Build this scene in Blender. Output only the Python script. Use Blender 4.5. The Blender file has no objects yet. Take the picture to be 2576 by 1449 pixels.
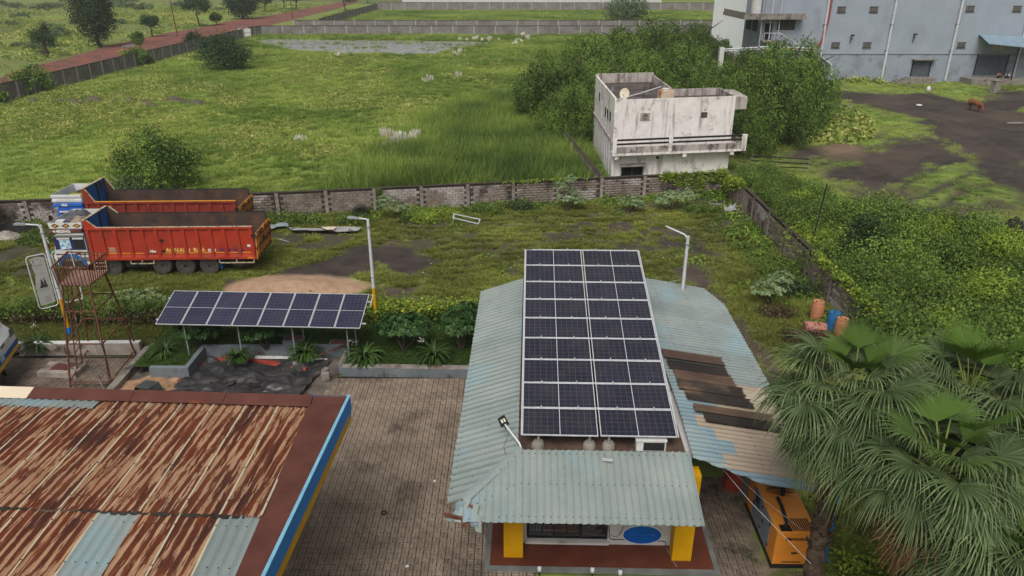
import bpy, bmesh, math, random
import numpy as np
from mathutils import Vector, Matrix

random.seed(11)
RNG = np.random.default_rng(11)
scene = bpy.context.scene
C = scene.collection
R = math.radians

# ------------------------------------------------------------------ camera
PITCH = R(23.8)
CAM_H = 15.0
cam_d = bpy.data.cameras.new('camera')
cam_d.sensor_width = 36.0
cam_d.lens = 36.0 * 1840 / 2576
cam_d.clip_start = 0.1
cam_d.clip_end = 6000
cam = bpy.data.objects.new('camera', cam_d)
C.objects.link(cam)
cam.location = (0, 0, CAM_H)
cam.rotation_euler = (math.pi / 2 - PITCH, 0, 0)
scene.camera = cam

# ------------------------------------------------------------------ sky, sun, exposure (overcast monsoon day)
SUN_EL, SUN_AZ = R(54), R(195)
world = bpy.data.worlds.new('World')
scene.world = world
world.use_nodes = True
wn = world.node_tree
for n in list(wn.nodes):
    wn.nodes.remove(n)
w_out = wn.nodes.new('ShaderNodeOutputWorld')
w_bg = wn.nodes.new('ShaderNodeBackground')
w_sky = wn.nodes.new('ShaderNodeTexSky')
w_hsv = wn.nodes.new('ShaderNodeHueSaturation')
w_sky.sky_type = 'NISHITA'
w_sky.sun_disc = False
w_sky.sun_elevation = SUN_EL
w_sky.sun_rotation = SUN_AZ
w_sky.air_density = 1.0
w_sky.dust_density = 6.0
w_sky.ozone_density = 1.0
w_hsv.inputs['Saturation'].default_value = 0.12
w_bg.inputs['Strength'].default_value = 0.08
wn.links.new(w_sky.outputs[0], w_hsv.inputs['Color'])
wn.links.new(w_hsv.outputs[0], w_bg.inputs['Color'])
wn.links.new(w_bg.outputs[0], w_out.inputs[0])

sun_d = bpy.data.lights.new('sun', 'SUN')
sun_d.energy = 1.5
sun_d.angle = R(35)
sun_d.color = (1.0, 0.96, 0.9)
sun = bpy.data.objects.new('sun', sun_d)
C.objects.link(sun)
# sun direction: from azimuth (Nishita: rotation measured from +Y towards +X)
sx, sy, sz = math.sin(SUN_AZ) * math.cos(SUN_EL), math.cos(SUN_AZ) * math.cos(SUN_EL), math.sin(SUN_EL)
sun.rotation_euler = Vector((sx, sy, sz)).to_track_quat('Z', 'Y').to_euler()
sun.location = (0, 0, 60)

vs = scene.view_settings
vs.view_transform = 'Standard'
vs.look = 'None'
vs.exposure = 0.22
vs.gamma = 1.0
vs.use_curve_mapping = False
scene.cycles.max_bounces = 5
scene.cycles.diffuse_bounces = 2
scene.cycles.glossy_bounces = 2
scene.cycles.transmission_bounces = 3
scene.cycles.transparent_max_bounces = 6
scene.cycles.volume_bounces = 0
scene.cycles.caustics_reflective = False
scene.cycles.caustics_refractive = False
scene.cycles.use_denoising = True

# ------------------------------------------------------------------ survey: where a sight line of the photo meets a level or a vertical plane
def ray(u, v):
    x, y = (u - 1288) / 1840, (v - 724.5) / 1840
    s, c = math.sin(PITCH), math.cos(PITCH)
    return x, c - y * s, -(s + y * c)
def P(u, v, z=0.0):
    d = ray(u, v); t = (z - CAM_H) / d[2]
    return Vector((d[0] * t, d[1] * t, z))
def Q(u, v, Y):
    d = ray(u, v); t = Y / d[1]
    return Vector((d[0] * t, Y, CAM_H + d[2] * t))

# ------------------------------------------------------------------ object helpers
def link(o, parent=None):
    C.objects.link(o)
    if parent is not None:
        o.parent = parent
    return o
def tag(o, label=None, cat=None, group=None, kind=None):
    if label: o['label'] = label
    if cat: o['category'] = cat
    if group: o['group'] = group
    if kind: o['kind'] = kind
    return o
def thing(name, label, cat, loc=(0, 0, 0), rz=0.0, group=None):
    o = bpy.data.objects.new(name, None)
    o.empty_display_size = 0.3
    C.objects.link(o)
    o.location = loc
    o.rotation_euler = (0, 0, rz)
    return tag(o, label, cat, group)
def copy_tree(root, parent=None, loc=None, rz=None, scale=None):
    c = root.copy(); C.objects.link(c)
    if parent is not None: c.parent = parent
    if loc is not None: c.location = loc
    if rz is not None: c.rotation_euler = (c.rotation_euler[0], c.rotation_euler[1], rz)
    if scale is not None: c.scale = scale if hasattr(scale, '__len__') else (scale,) * 3
    for ch in list(root.children):
        copy_tree(ch, c)
    return c

def np_mesh(name, V, F, mats, smooth=False, fmat=None, attrs=None):
    """V (n,3) array, F (m,k) int array (k = 3 or 4)"""
    V = np.asarray(V, dtype=np.float32); F = np.asarray(F, dtype=np.int32)
    me = bpy.data.meshes.new(name)
    n, (m, k) = len(V), F.shape
    me.vertices.add(n); me.vertices.foreach_set('co', V.ravel())
    me.loops.add(m * k); me.loops.foreach_set('vertex_index', F.ravel())
    me.polygons.add(m)
    me.polygons.foreach_set('loop_start', np.arange(0, m * k, k, dtype=np.int32))
    if smooth: me.polygons.foreach_set('use_smooth', np.ones(m, dtype=bool))
    if fmat is not None: me.polygons.foreach_set('material_index', np.asarray(fmat, dtype=np.int32))
    me.update(calc_edges=True)
    for a, (dom, arr) in (attrs or {}).items():
        at = me.attributes.new(a, 'FLOAT', dom)
        at.data.foreach_set('value', np.asarray(arr, dtype=np.float32))
    for mt in (mats if isinstance(mats, (list, tuple)) else [mats]):
        me.materials.append(mt)
    return me

class MB:
    """collects simple solids into one mesh"""
    def __init__(s):
        s.v, s.f, s.m = [], [], []
    def add(s, verts, faces, mi=0):
        b = len(s.v)
        s.v += [tuple(p) for p in verts]
        s.f += [tuple(b + i for i in f) for f in faces]
        s.m += [mi] * len(faces)
        return s
    def box(s, x0, x1, y0, y1, z0, z1, mi=0):
        return s.hexa([(x0, y0, z0), (x1, y0, z0), (x1, y1, z0), (x0, y1, z0), (x0, y0, z1), (x1, y0, z1), (x1, y1, z1), (x0, y1, z1)], mi)
    def hexa(s, p, mi=0):
        return s.add(p, [(3, 2, 1, 0), (4, 5, 6, 7), (0, 1, 5, 4), (1, 2, 6, 5), (2, 3, 7, 6), (3, 0, 4, 7)], mi)
    def prism(s, poly, z0, z1, mi=0):
        n = len(poly)
        v = [(p[0], p[1], z0) for p in poly] + [(p[0], p[1], z1) for p in poly]
        f = [tuple(range(n - 1, -1, -1)), tuple(range(n, 2 * n))] + [(i, (i + 1) % n, n + (i + 1) % n, n + i) for i in range(n)]
        return s.add(v, f, mi)
    def prism_y(s, poly, y0, y1, mi=0):
        """poly in (x, z), extruded along y"""
        n = len(poly)
        v = [(p[0], y0, p[1]) for p in poly] + [(p[0], y1, p[1]) for p in poly]
        f = [tuple(range(n)), tuple(range(2 * n - 1, n - 1, -1))] + [((i + 1) % n, i, n + i, n + (i + 1) % n) for i in range(n)]
        return s.add(v, f, mi)
    def prism_x(s, poly, x0, x1, mi=0):
        n = len(poly)
        v = [(x0, p[0], p[1]) for p in poly] + [(x1, p[0], p[1]) for p in poly]
        f = [tuple(range(n - 1, -1, -1)), tuple(range(n, 2 * n))] + [(i, (i + 1) % n, n + (i + 1) % n, n + i) for i in range(n)]
        return s.add(v, f, mi)
    def bar(s, p, q, w=0.05, h=None, mi=0):
        h = h or w
        p, q = Vector(p), Vector(q)
        d = (q - p)
        if d.length < 1e-6: return s
        d.normalize()
        up = Vector((0, 0, 1)) if abs(d.z) < 0.95 else Vector((1, 0, 0))
        a = d.cross(up).normalized() * (w / 2); b = a.cross(d).normalized() * (h / 2)
        return s.hexa([p - a - b, p + a - b, p + a + b, p - a + b, q - a - b, q + a - b, q + a + b, q - a + b], mi)
    def tube(s, pts, r, n=8, mi=0, cap=True):
        pts = [Vector(p) for p in pts]
        rs = r if hasattr(r, '__len__') else [r] * len(pts)
        rings = []
        prev = None
        for i, p in enumerate(pts):
            d = (pts[min(i + 1, len(pts) - 1)] - pts[max(i - 1, 0)]).normalized()
            if prev is None:
                ref = Vector((0, 0, 1)) if abs(d.z) < 0.9 else Vector((1, 0, 0))
                a = d.cross(ref).normalized()
            else:
                a = (prev - d * prev.dot(d)).normalized()
            prev = a
            b = d.cross(a)
            rings.append([p + (a * math.cos(t) + b * math.sin(t)) * rs[i] for t in [2 * math.pi * k / n for k in range(n)]])
        v = [q for rg in rings for q in rg]
        f = []
        for i in range(len(rings) - 1):
            for k in range(n):
                k2 = (k + 1) % n
                f.append((i * n + k, i * n + k2, (i + 1) * n + k2, (i + 1) * n + k))
        if cap:
            f.append(tuple(range(n - 1, -1, -1))); f.append(tuple(range((len(rings) - 1) * n, len(rings) * n)))
        return s.add(v, f, mi)
    def lathe(s, prof, c=(0, 0, 0), n=20, axis='z', mi=0):
        """prof: list of (r, h)"""
        v, f = [], []
        for r, h in prof:
            for k in range(n):
                t = 2 * math.pi * k / n
                if axis == 'z': v.append((c[0] + r * math.cos(t), c[1] + r * math.sin(t), c[2] + h))
                elif axis == 'y': v.append((c[0] + r * math.cos(t), c[1] + h, c[2] + r * math.sin(t)))
                else: v.append((c[0] + h, c[1] + r * math.cos(t), c[2] + r * math.sin(t)))
        for i in range(len(prof) - 1):
            for k in range(n):
                k2 = (k + 1) % n
                f.append((i * n + k, i * n + k2, (i + 1) * n + k2, (i + 1) * n + k))
        f.append(tuple(range(n - 1, -1, -1))); f.append(tuple(range((len(prof) - 1) * n, len(prof) * n)))
        return s.add(v, f, mi)
    def quad(s, a, b, c, d, mi=0):
        return s.add([a, b, c, d], [(0, 1, 2, 3)], mi)
    def mesh(s, name, mats, smooth=False):
        me = bpy.data.meshes.new(name)
        me.from_pydata(s.v, [], s.f)
        for mt in (mats if isinstance(mats, (list, tuple)) else [mats]):
            me.materials.append(mt)
        me.polygons.foreach_set('material_index', np.array(s.m, dtype=np.int32))
        bm = bmesh.new(); bm.from_mesh(me)
        bmesh.ops.recalc_face_normals(bm, faces=bm.faces[:])
        bm.to_mesh(me); bm.free()
        if smooth:
            me.polygons.foreach_set('use_smooth', np.ones(len(me.polygons), dtype=bool))
            me.set_sharp_from_angle(angle=R(40))
        me.update()
        return me
    def build(s, name, mats, parent=None, smooth=False, bevel=0.0, loc=None, rot=None):
        o = bpy.data.objects.new(name, s.mesh(name, mats, smooth))
        link(o, parent)
        if loc is not None: o.location = loc
        if rot is not None: o.rotation_euler = rot
        if bevel:
            b = o.modifiers.new('bevel', 'BEVEL'); b.width = bevel; b.segments = 1; b.limit_method = 'ANGLE'; b.angle_limit = R(35)
        return o
def obj(name, me, parent=None, loc=None, rot=None, scale=None):
    o = bpy.data.objects.new(name, me)
    link(o, parent)
    if loc is not None: o.location = loc
    if rot is not None: o.rotation_euler = rot
    if scale is not None: o.scale = scale if hasattr(scale, '__len__') else (scale,) * 3
    return o

def text_part(name, body, size, loc, rot, mat, parent, shear=0.0, extrude=0.004, offset=0.0, sx=1.0, align='LEFT'):
    cu = bpy.data.curves.new(name, 'FONT')
    cu.body = body; cu.size = size; cu.extrude = extrude; cu.shear = shear; cu.offset = offset
    cu.align_x = align; cu.resolution_u = 3
    cu.materials.append(mat)
    tmp = bpy.data.objects.new(name, cu); C.objects.link(tmp)
    me = bpy.data.meshes.new_from_object(tmp.evaluated_get(bpy.context.evaluated_depsgraph_get()))
    bpy.data.objects.remove(tmp); me.materials.clear(); me.materials.append(mat)
    o = bpy.data.objects.new(name, me)
    link(o, parent); o.location = loc; o.rotation_euler = rot; o.scale = (sx, 1, 1)
    return o

# ------------------------------------------------------------------ noise for terrain and scatter (numpy)
def _hash(ix, iy, seed):
    h = (ix.astype(np.int64) * 374761393 + iy.astype(np.int64) * 668265263 + seed * 1442695041) & 0x7fffffff
    h = (h ^ (h >> 13)) * 1274126177 & 0x7fffffff
    return ((h ^ (h >> 16)) & 0xffff) / 65535.0
def vnoise(x, y, seed=0):
    x = np.asarray(x, float); y = np.asarray(y, float)
    ix, iy = np.floor(x), np.floor(y)
    fx, fy = x - ix, y - iy
    fx, fy = fx * fx * (3 - 2 * fx), fy * fy * (3 - 2 * fy)
    a, b = _hash(ix, iy, seed), _hash(ix + 1, iy, seed)
    c, d = _hash(ix, iy + 1, seed), _hash(ix + 1, iy + 1, seed)
    return (a * (1 - fx) + b * fx) * (1 - fy) + (c * (1 - fx) + d * fx) * fy
def fbm(x, y, seed=0, octs=4):
    s, a, t = 0.0, 1.0, 0.0
    for i in range(octs):
        s = s + a * vnoise(x * 2 ** i, y * 2 ** i, seed + 17 * i); t += a; a *= 0.5
    return s / t
def poly_dist(x, y, poly):
    """signed distance to a polygon, positive inside"""
    x = np.asarray(x, float); y = np.asarray(y, float)
    n = len(poly); best = np.full(x.shape, 1e9); inside = np.zeros(x.shape, bool)
    for i in range(n):
        x0, y0 = poly[i][0], poly[i][1]; x1, y1 = poly[(i + 1) % n][0], poly[(i + 1) % n][1]
        dx, dy = x1 - x0, y1 - y0
        t = np.clip(((x - x0) * dx + (y - y0) * dy) / (dx * dx + dy * dy + 1e-9), 0, 1)
        best = np.minimum(best, np.hypot(x - x0 - t * dx, y - y0 - t * dy))
        cond = ((y0 > y) != (y1 > y))
        with np.errstate(divide='ignore', invalid='ignore'):
            xi = dx * (y - y0) / (dy if dy != 0 else 1e-9) + x0
        inside ^= cond & (x < xi)
    return np.where(inside, best, -best)
def gpoly(px):
    return [tuple(P(u, v)[:2]) for u, v in px]
def soft(d, w):
    return np.clip(d / w * 0.5 + 0.5, 0, 1)
# ------------------------------------------------------------------ materials
def S(r, g, b):
    f = lambda c: (c / 255 / 12.92) if c <= 10 else ((c / 255 + 0.055) / 1.055) ** 2.4
    return (f(r), f(g), f(b), 1.0)
class NT:
    def __init__(s, name):
        s.mat = bpy.data.materials.new(name); s.mat.use_nodes = True
        s.t = s.mat.node_tree
        for n in list(s.t.nodes): s.t.nodes.remove(n)
        s.out = s.n('ShaderNodeOutputMaterial')
    def n(s, typ, **kw):
        nd = s.t.nodes.new(typ)
        for k, v in kw.items():
            if k.startswith('i_'):
                key = k[2:]
                key = int(key) if key.isdigit() else key.replace('_', ' ')
                s.set(nd.inputs[key], v)
            else: setattr(nd, k, v)
        return nd
    def set(s, sock, v):
        if isinstance(v, bpy.types.NodeSocket): s.t.links.new(v, sock)
        else: sock.default_value = v
    def coord(s, kind='Object', scale=(1, 1, 1), rot=(0, 0, 0)):
        if kind == 'World':
            src = s.n('ShaderNodeNewGeometry').outputs['Position']
        else:
            src = s.n('ShaderNodeTexCoord').outputs[kind]
        mp = s.n('ShaderNodeMapping'); s.set(mp.inputs['Vector'], src)
        mp.inputs['Scale'].default_value = scale; mp.inputs['Rotation'].default_value = rot
        return mp.outputs[0]
    def noise(s, vec, scale=5, detail=5, rough=0.55, dist=0.0):
        nd = s.n('ShaderNodeTexNoise'); s.set(nd.inputs['Vector'], vec)
        nd.inputs['Scale'].default_value = scale; nd.inputs['Detail'].default_value = detail
        nd.inputs['Roughness'].default_value = rough; nd.inputs['Distortion'].default_value = dist
        return nd.outputs[0]
    def ramp(s, fac, a, b, c0=(0, 0, 0, 1), c1=(1, 1, 1, 1)):
        nd = s.n('ShaderNodeValToRGB'); s.set(nd.inputs[0], fac)
        e = nd.color_ramp.elements
        e[0].position = a; e[0].color = c0; e[1].position = b; e[1].color = c1
        return nd.outputs[0]
    def mix(s, fac, a, b, blend='MIX'):
        nd = s.n('ShaderNodeMix', data_type='RGBA', blend_type=blend)
        s.set(nd.inputs[0], fac); s.set(nd.inputs[6], a); s.set(nd.inputs[7], b)
        return nd.outputs[2]
    def math(s, op, a, b=0.0, clamp=False):
        nd = s.n('ShaderNodeMath', operation=op, use_clamp=clamp)
        s.set(nd.inputs[0], a); s.set(nd.inputs[1], b)
        return nd.outputs[0]
    def attr(s, name, typ='GEOMETRY'):
        nd = s.n('ShaderNodeAttribute', attribute_name=name, attribute_type=typ)
        return nd.outputs['Fac']
    def rnd(s):
        return s.n('ShaderNodeObjectInfo').outputs['Random']
    def bump(s, h, strength=0.3, dist=0.02):
        nd = s.n('ShaderNodeBump'); s.set(nd.inputs['Height'], h)
        nd.inputs['Strength'].default_value = strength; nd.inputs['Distance'].default_value = dist
        return nd.outputs[0]
    def bright(s, col, lo, hi, fac):
        """multiply a colour by lo..hi"""
        v = s.math('ADD', s.math('MULTIPLY', fac, hi - lo), lo)
        nd = s.n('ShaderNodeVectorMath', operation='SCALE'); s.set(nd.inputs[0], col); s.set(nd.inputs['Scale'], v)
        return nd.outputs[0]
    def principled(s, col, rough=0.8, spec=0.3, metal=0.0, normal=None, **kw):
        nd = s.n('ShaderNodeBsdfPrincipled')
        s.set(nd.inputs['Base Color'], col); s.set(nd.inputs['Roughness'], rough)
        s.set(nd.inputs['Metallic'], metal); nd.inputs['Specular IOR Level'].default_value = spec
        if normal is not None: s.set(nd.inputs['Normal'], normal)
        s.t.links.new(nd.outputs[0], s.out.inputs[0])
        return nd
    def done(s, sh=None):
        if sh is not None: s.t.links.new(sh, s.out.inputs[0])
        return s.mat

def pm(name, c1, c2=None, scale=3.0, rough=0.8, spec=0.3, bump=0.0, bscale=None, stretch=(1, 1, 1), lo=0.35, hi=0.65,
       stain=None, sscale=1.2, slo=0.52, shi=0.62, sstretch=(1, 1, 1), coord='Object', rnd=0.0, metal=0.0, fine=0.12):
    """painted / weathered surface: two tones of noise, optional stains with their own shape, fine grain"""
    t = NT(name)
    vec = t.coord(coord, stretch)
    col = t.mix(t.ramp(t.noise(vec, scale, 6, 0.6), lo, hi), c1, c2 or tuple(min(1, x * 0.82) for x in c1[:3]) + (1,))
    if stain is not None:
        sv = t.coord(coord, sstretch)
        col = t.mix(t.ramp(t.noise(sv, sscale, 8, 0.65), slo, shi), col, stain)
    if fine:
        col = t.bright(col, 1 - fine, 1 + fine, t.noise(t.coord(coord), (bscale or scale * 8), 3, 0.7))
    if rnd:
        col = t.bright(col, 1 - rnd, 1 + rnd, t.rnd())
    nrm = t.bump(t.noise(vec, bscale or scale * 4, 5, 0.6), bump, 0.02) if bump else None
    t.principled(col, rough, spec, metal, nrm)
    return t.mat

def leaf_mat(name, dark, light, tip=None, trans=0.3, instancer=False, rnd=0.12, rough=0.6):
    """leaf colour between two greens by a per-leaf / per-clump attribute"""
    t = NT(name)
    f = t.attr('tint', 'INSTANCER' if instancer else 'GEOMETRY')
    col = t.mix(f, dark, light)
    if tip is not None:
        col = t.mix(t.ramp(f, 0.86, 0.98), col, tip)
    col = t.bright(col, 1 - rnd, 1 + rnd, t.rnd())
    d = t.n('ShaderNodeBsdfPrincipled'); t.set(d.inputs['Base Color'], col); d.inputs['Roughness'].default_value = rough
    d.inputs['Specular IOR Level'].default_value = 0.25
    tr = t.n('ShaderNodeBsdfTranslucent'); t.set(tr.inputs[0], col)
    mx = t.n('ShaderNodeMixShader'); mx.inputs[0].default_value = trans
    t.t.links.new(d.outputs[0], mx.inputs[1]); t.t.links.new(tr.outputs[0], mx.inputs[2])
    return t.done(mx.outputs[0])

m_white = pm('white_paint', S(212, 212, 210), S(196, 194, 190), rough=0.5, stain=S(120, 110, 100), sscale=6, slo=0.62, shi=0.7)
m_white_metal = pm('white_metal', S(214, 216, 220), S(190, 192, 196), rough=0.4, spec=0.5, stain=S(140, 110, 90), sscale=8, slo=0.66, shi=0.72)
m_alu = pm('aluminium_frame', S(205, 207, 210), S(185, 187, 190), rough=0.35, spec=0.5, scale=8)
m_galv = pm('galvanised_steel', S(150, 152, 152), S(120, 122, 124), rough=0.45, spec=0.5, scale=6)
m_concrete = pm('weathered_concrete', S(150, 143, 134), S(118, 112, 104), scale=2.5, bump=0.4, stain=S(70, 66, 60), sscale=1.5, slo=0.55, shi=0.66)
m_post = pm('concrete_post', S(158, 150, 140), S(122, 114, 106), scale=4, bump=0.4, rnd=0.12, stain=S(72, 64, 58), sscale=2.0, slo=0.55, shi=0.68)
m_block = pm('concrete_block', S(142, 130, 120), S(114, 101, 92), scale=2.2, bump=0.5, bscale=25, rnd=0.14, coord='World', stain=S(72, 62, 54), sscale=0.55, slo=0.53, shi=0.64, sstretch=(1, 1, 0.7))
m_block2 = pm('pale_block', S(178, 170, 164), S(146, 136, 130), scale=1.8, bump=0.5, bscale=25, rnd=0.12, coord='World', stain=S(80, 68, 60), sscale=0.6, slo=0.5, shi=0.62)
m_mortar = pm('mortar_joint', S(70, 63, 57), S(58, 50, 45), scale=3, bump=0.3)
m_coping = pm('mossy_coping', S(80, 70, 60), S(58, 52, 44), scale=2, bump=0.5, stain=S(92, 96, 60), sscale=1.2, slo=0.6, shi=0.7)
m_black = pm('black_rubber', S(40, 39, 38), S(30, 30, 30), rough=0.85, scale=4)
m_tyre = pm('dusty_tyre', S(76, 72, 68), S(56, 53, 50), rough=0.9, scale=5, bump=0.3)
m_dark = pm('dark_metal', S(44, 43, 44), S(30, 30, 32), rough=0.7, scale=4)
m_rust_pole = pm('rusty_steel', S(120, 76, 58), S(84, 52, 42), rough=0.85, scale=9, stain=S(162, 140, 126), sscale=4, slo=0.6, shi=0.68, bump=0.2)
m_yellow = pm('yellow_paint', S(214, 158, 12), S(202, 146, 8), rough=0.5, scale=1.5, fine=0.04)
m_blue = pm('blue_fascia_paint', S(20, 126, 216), S(16, 116, 202), rough=0.45, scale=1.0, fine=0.03)
m_skyblue = pm('light_blue_trim', S(130, 184, 208), S(112, 168, 194), rough=0.5)

# solar cells: grid of busbars inside a frame; object coordinates, panel lies in its local XY
def solar_mat(name, nx, ny, w, h, base1, base2):
    t = NT(name)
    tc = t.n('ShaderNodeTexCoord').outputs['Object']
    sp = t.n('ShaderNodeSeparateXYZ'); t.set(sp.inputs[0], tc)
    def lines(axis, period, width):
        v = t.math('DIVIDE', axis, period)
        f = t.math('FRACT', v)
        d = t.math('ABSOLUTE', t.math('SUBTRACT', f, 0.5))
        return t.math('GREATER_THAN', d, 0.5 - width / period)
    lx = lines(sp.outputs[0], w / nx, 0.0045); ly = lines(sp.outputs[1], h / ny, 0.0045)
    bus = lines(sp.outputs[1], h / ny / 4, 0.0012)
    g = t.math('MAXIMUM', lx, ly)
    cell = t.mix(t.rnd(), base1, base2)
    cell = t.bright(cell, 0.85, 1.15, t.noise(t.coord('World'), 0.9, 3))
    col = t.mix(t.math('MULTIPLY', bus, 0.25), cell, S(120, 124, 130))
    col = t.mix(t.math('MULTIPLY', g, 0.3), col, S(140, 134, 126))
    dust = t.ramp(t.noise(t.coord('World'), 1.6, 6), 0.45, 0.8)
    col = t.mix(t.math('MULTIPLY', dust, 0.12), col, S(120, 112, 100))
    t.principled(col, 0.12, 0.45)
    return t.mat
m_cell = solar_mat('solar_cells', 12, 6, 1.96, 0.96, S(34, 36, 50), S(40, 42, 57))
m_cell2 = solar_mat('solar_cells_blue', 6, 12, 0.98, 1.96, S(36, 40, 62), S(43, 47, 70))
# ------------------------------------------------------------------ terrain
BACK_WALL = [(-33.5, 43.7), (-15.25, 45.75), (15.4, 50.9)]
RIGHT_WALL = [(15.4, 50.9), (15.5, 20.0)]
def back_y(x):
    x = np.asarray(x, float)
    return np.where(x < -15.25, 43.7 + (x + 33.5) * (2.05 / 18.25), 45.75 + (x + 15.25) * (5.15 / 30.65))

def ground_mat():
    t = NT('earth_and_grass')
    w = t.coord('World')
    n_big = t.noise(w, 0.12, 4); n_mid = t.noise(w, 0.7, 6, 0.6); n_fine = t.noise(w, 6.0, 5, 0.7)
    soil = t.mix(t.ramp(n_mid, 0.35, 0.65), S(74, 65, 59), S(54, 47, 43))
    soil = t.mix(t.ramp(n_big, 0.45, 0.65), soil, S(88, 76, 66))
    soil = t.bright(soil, 0.8, 1.2, n_fine)
    gr = t.mix(t.ramp(n_mid, 0.35, 0.65), S(118, 142, 60), S(138, 158, 76))
    gr = t.mix(t.ramp(n_big, 0.46, 0.62), gr, S(124, 132, 64))
    gr = t.bright(gr, 0.72, 1.28, n_fine)
    yel = t.mix(n_fine, S(150, 150, 78), S(122, 132, 60))
    gr = t.mix(t.attr('warm'), gr, yel)
    col = t.mix(t.attr('grass'), soil, gr)
    sand = t.mix(t.ramp(t.noise(w, 3.0, 6), 0.4, 0.7), S(178, 148, 122), S(156, 126, 102))
    col = t.mix(t.attr('sand'), col, t.bright(sand, 0.85, 1.15, t.noise(w, 14, 4)))
    red = t.mix(t.ramp(n_mid, 0.4, 0.6), S(128, 74, 58), S(98, 66, 58))
    col = t.mix(t.attr('red'), col, red)
    rough = t.math('SUBTRACT', 0.95, t.math('MULTIPLY', t.attr('wet'), 0.55))
    nrm = t.bump(t.noise(w, 9, 6, 0.7), 0.5, 0.05)
    t.principled(col, rough, 0.25, 0, nrm)
    return t.mat
m_ground = ground_mat()

def grid_patch(name, x0, x1, y0, y1, step, fn, keep=None):
    nx, ny = int((x1 - x0) / step) + 1, int((y1 - y0) / step) + 1
    X, Y = np.meshgrid(np.linspace(x0, x1, nx), np.linspace(y0, y1, ny))
    X, Y = X.ravel(), Y.ravel()
    Z, at = fn(X, Y)
    i = np.arange(nx * ny).reshape(ny, nx)
    F = np.stack([i[:-1, :-1], i[:-1, 1:], i[1:, 1:], i[1:, :-1]], -1).reshape(-1, 4)
    if keep is not None:
        k = keep(X, Y)
        F = F[k[F].any(axis=1)]
    for a in ('grass', 'warm', 'sand', 'red', 'wet'):
        at.setdefault(a, np.zeros_like(X))
    me = np_mesh(name, np.stack([X, Y, Z], -1), F, m_ground, True, attrs={a: ('POINT', v) for a, v in at.items()})
    o = obj(name, me)
    return tag(o, kind='structure')

# --- far ground, one sheet to the horizon
def far_fn(X, Y):
    g = np.clip(0.75 + (fbm(X / 40, Y / 40, 3) - 0.5) * 1.2, 0.35, 1)
    warm = np.clip((fbm(X / 25, Y / 25, 9) - 0.5) * 4, 0, 1) * (X < -60)
    return np.full_like(X, -0.12), dict(grass=g, warm=warm * 0.8)
# (left open where the meadow, the yard and the lot lie)
grid_patch('ground', -2400, 2400, -100, 4200, 20.0, far_fn, lambda X, Y: ~(((X >= 20) & (X <= 100) & (Y >= 20) & (Y <= 100)) | ((X >= -60) & (X <= 40) & (Y >= 60) & (Y <= 180)) | ((X >= -20) & (X <= 0) & (Y >= 20) & (Y <= 40))))

# --- the big meadow behind the back wall
TALL = gpoly([(930, 480), (985, 420), (1080, 330), (1190, 270), (1330, 250), (1440, 320), (1505, 460), (1490, 475)])
def tall_mask(X, Y):
    jx, jy = (fbm(X / 3, Y / 3, 5) - .5) * 5, (fbm(X / 3, Y / 3, 6) - .5) * 7
    return soft(poly_dist(X + jx, Y + jy, TALL), 3.0)
def yellow_mask(X, Y):
    n = fbm(X / 6.5, Y / 9, 21, 4)
    band = soft(58 - np.hypot((X + 30) * 0.8, (Y - 66) * 1.0), 30)
    return np.clip((n - 0.54) * 9, 0, 1) * (0.25 + 0.9 * band) * (X < -2)
POND = gpoly([(640, 104), (690, 97), (770, 99), (860, 101), (960, 101), (1060, 103), (1180, 104), (1240, 107), (1190, 116), (1130, 126), (1090, 137), (1020, 139), (960, 134), (880, 135), (800, 131), (740, 128), (690, 117)])
def field_fn(X, Y):
    Z = (fbm(X / 5, Y / 5, 2) - 0.5) * 0.35 + (fbm(X / 1.2, Y / 1.2, 4) - 0.5) * 0.14
    pd = poly_dist(X, Y, POND)
    Z = np.where(pd > -3, Z * np.clip(-pd / 3, 0, 1) - np.clip(pd + 0.4, 0, 1) * 0.3, Z)
    Z = Z * np.clip((Y - back_y(X)) / 4, 0, 1) - np.clip(1.0 - (Y - back_y(X)) / 2, 0, 1) * 0.02
    g = np.clip(0.8 + (fbm(X / 7, Y / 7, 8) - 0.45) * 1.6, 0.45, 1)
    soilp = np.clip((fbm(X / 4, Y / 2, 31) - 0.66) * 9, 0, 1)
    g = np.clip(g - soilp * 0.6, 0, 1) * np.clip(1 - np.clip(pd + 0.6, 0, 1), 0, 1)
    return Z, dict(grass=g, warm=yellow_mask(X, Y) * 0.8, wet=np.clip(pd + 1, 0, 1))
grid_patch('meadow', -60.6, 46, 42, 181, 0.6, field_fn, lambda X, Y: (Y > back_y(X) - 0.3) & ((X < 17) | (Y > 109)))
for nm, ys in (('plot', (181, 287)),):
    grid_patch('field', -66, 72, ys[0], ys[1], 1.5, lambda X, Y: ((fbm(X / 5, Y / 5, 2) - 0.5) * 0.2, dict(grass=np.clip(0.9 + (fbm(X / 12, Y / 12, 7) - .5), .4, 1), warm=np.clip((fbm(X / 9, Y / 9, 77) - 0.55) * 5, 0, .5))))

def water_mat():
    t = NT('murky_water_painted_sheen')
    w = t.coord('World')
    b = t.bump(t.noise(w, 2.5, 3), 0.06, 0.02)
    col = t.mix(t.ramp(t.noise(w, 0.5, 4), 0.45, 0.6), S(158, 158, 154), S(186, 186, 184))  # pale tones paint the mirrored sky into the murky water's base colour
    t.principled(col, 0.06, 0.5, 0, b)
    return t.mat
m_water = water_mat()
wb = MB(); wb.add([(x, y, -0.03) for x, y in POND], [tuple(range(len(POND)))])
tag(wb.build('water', m_water), kind='structure')

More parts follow.
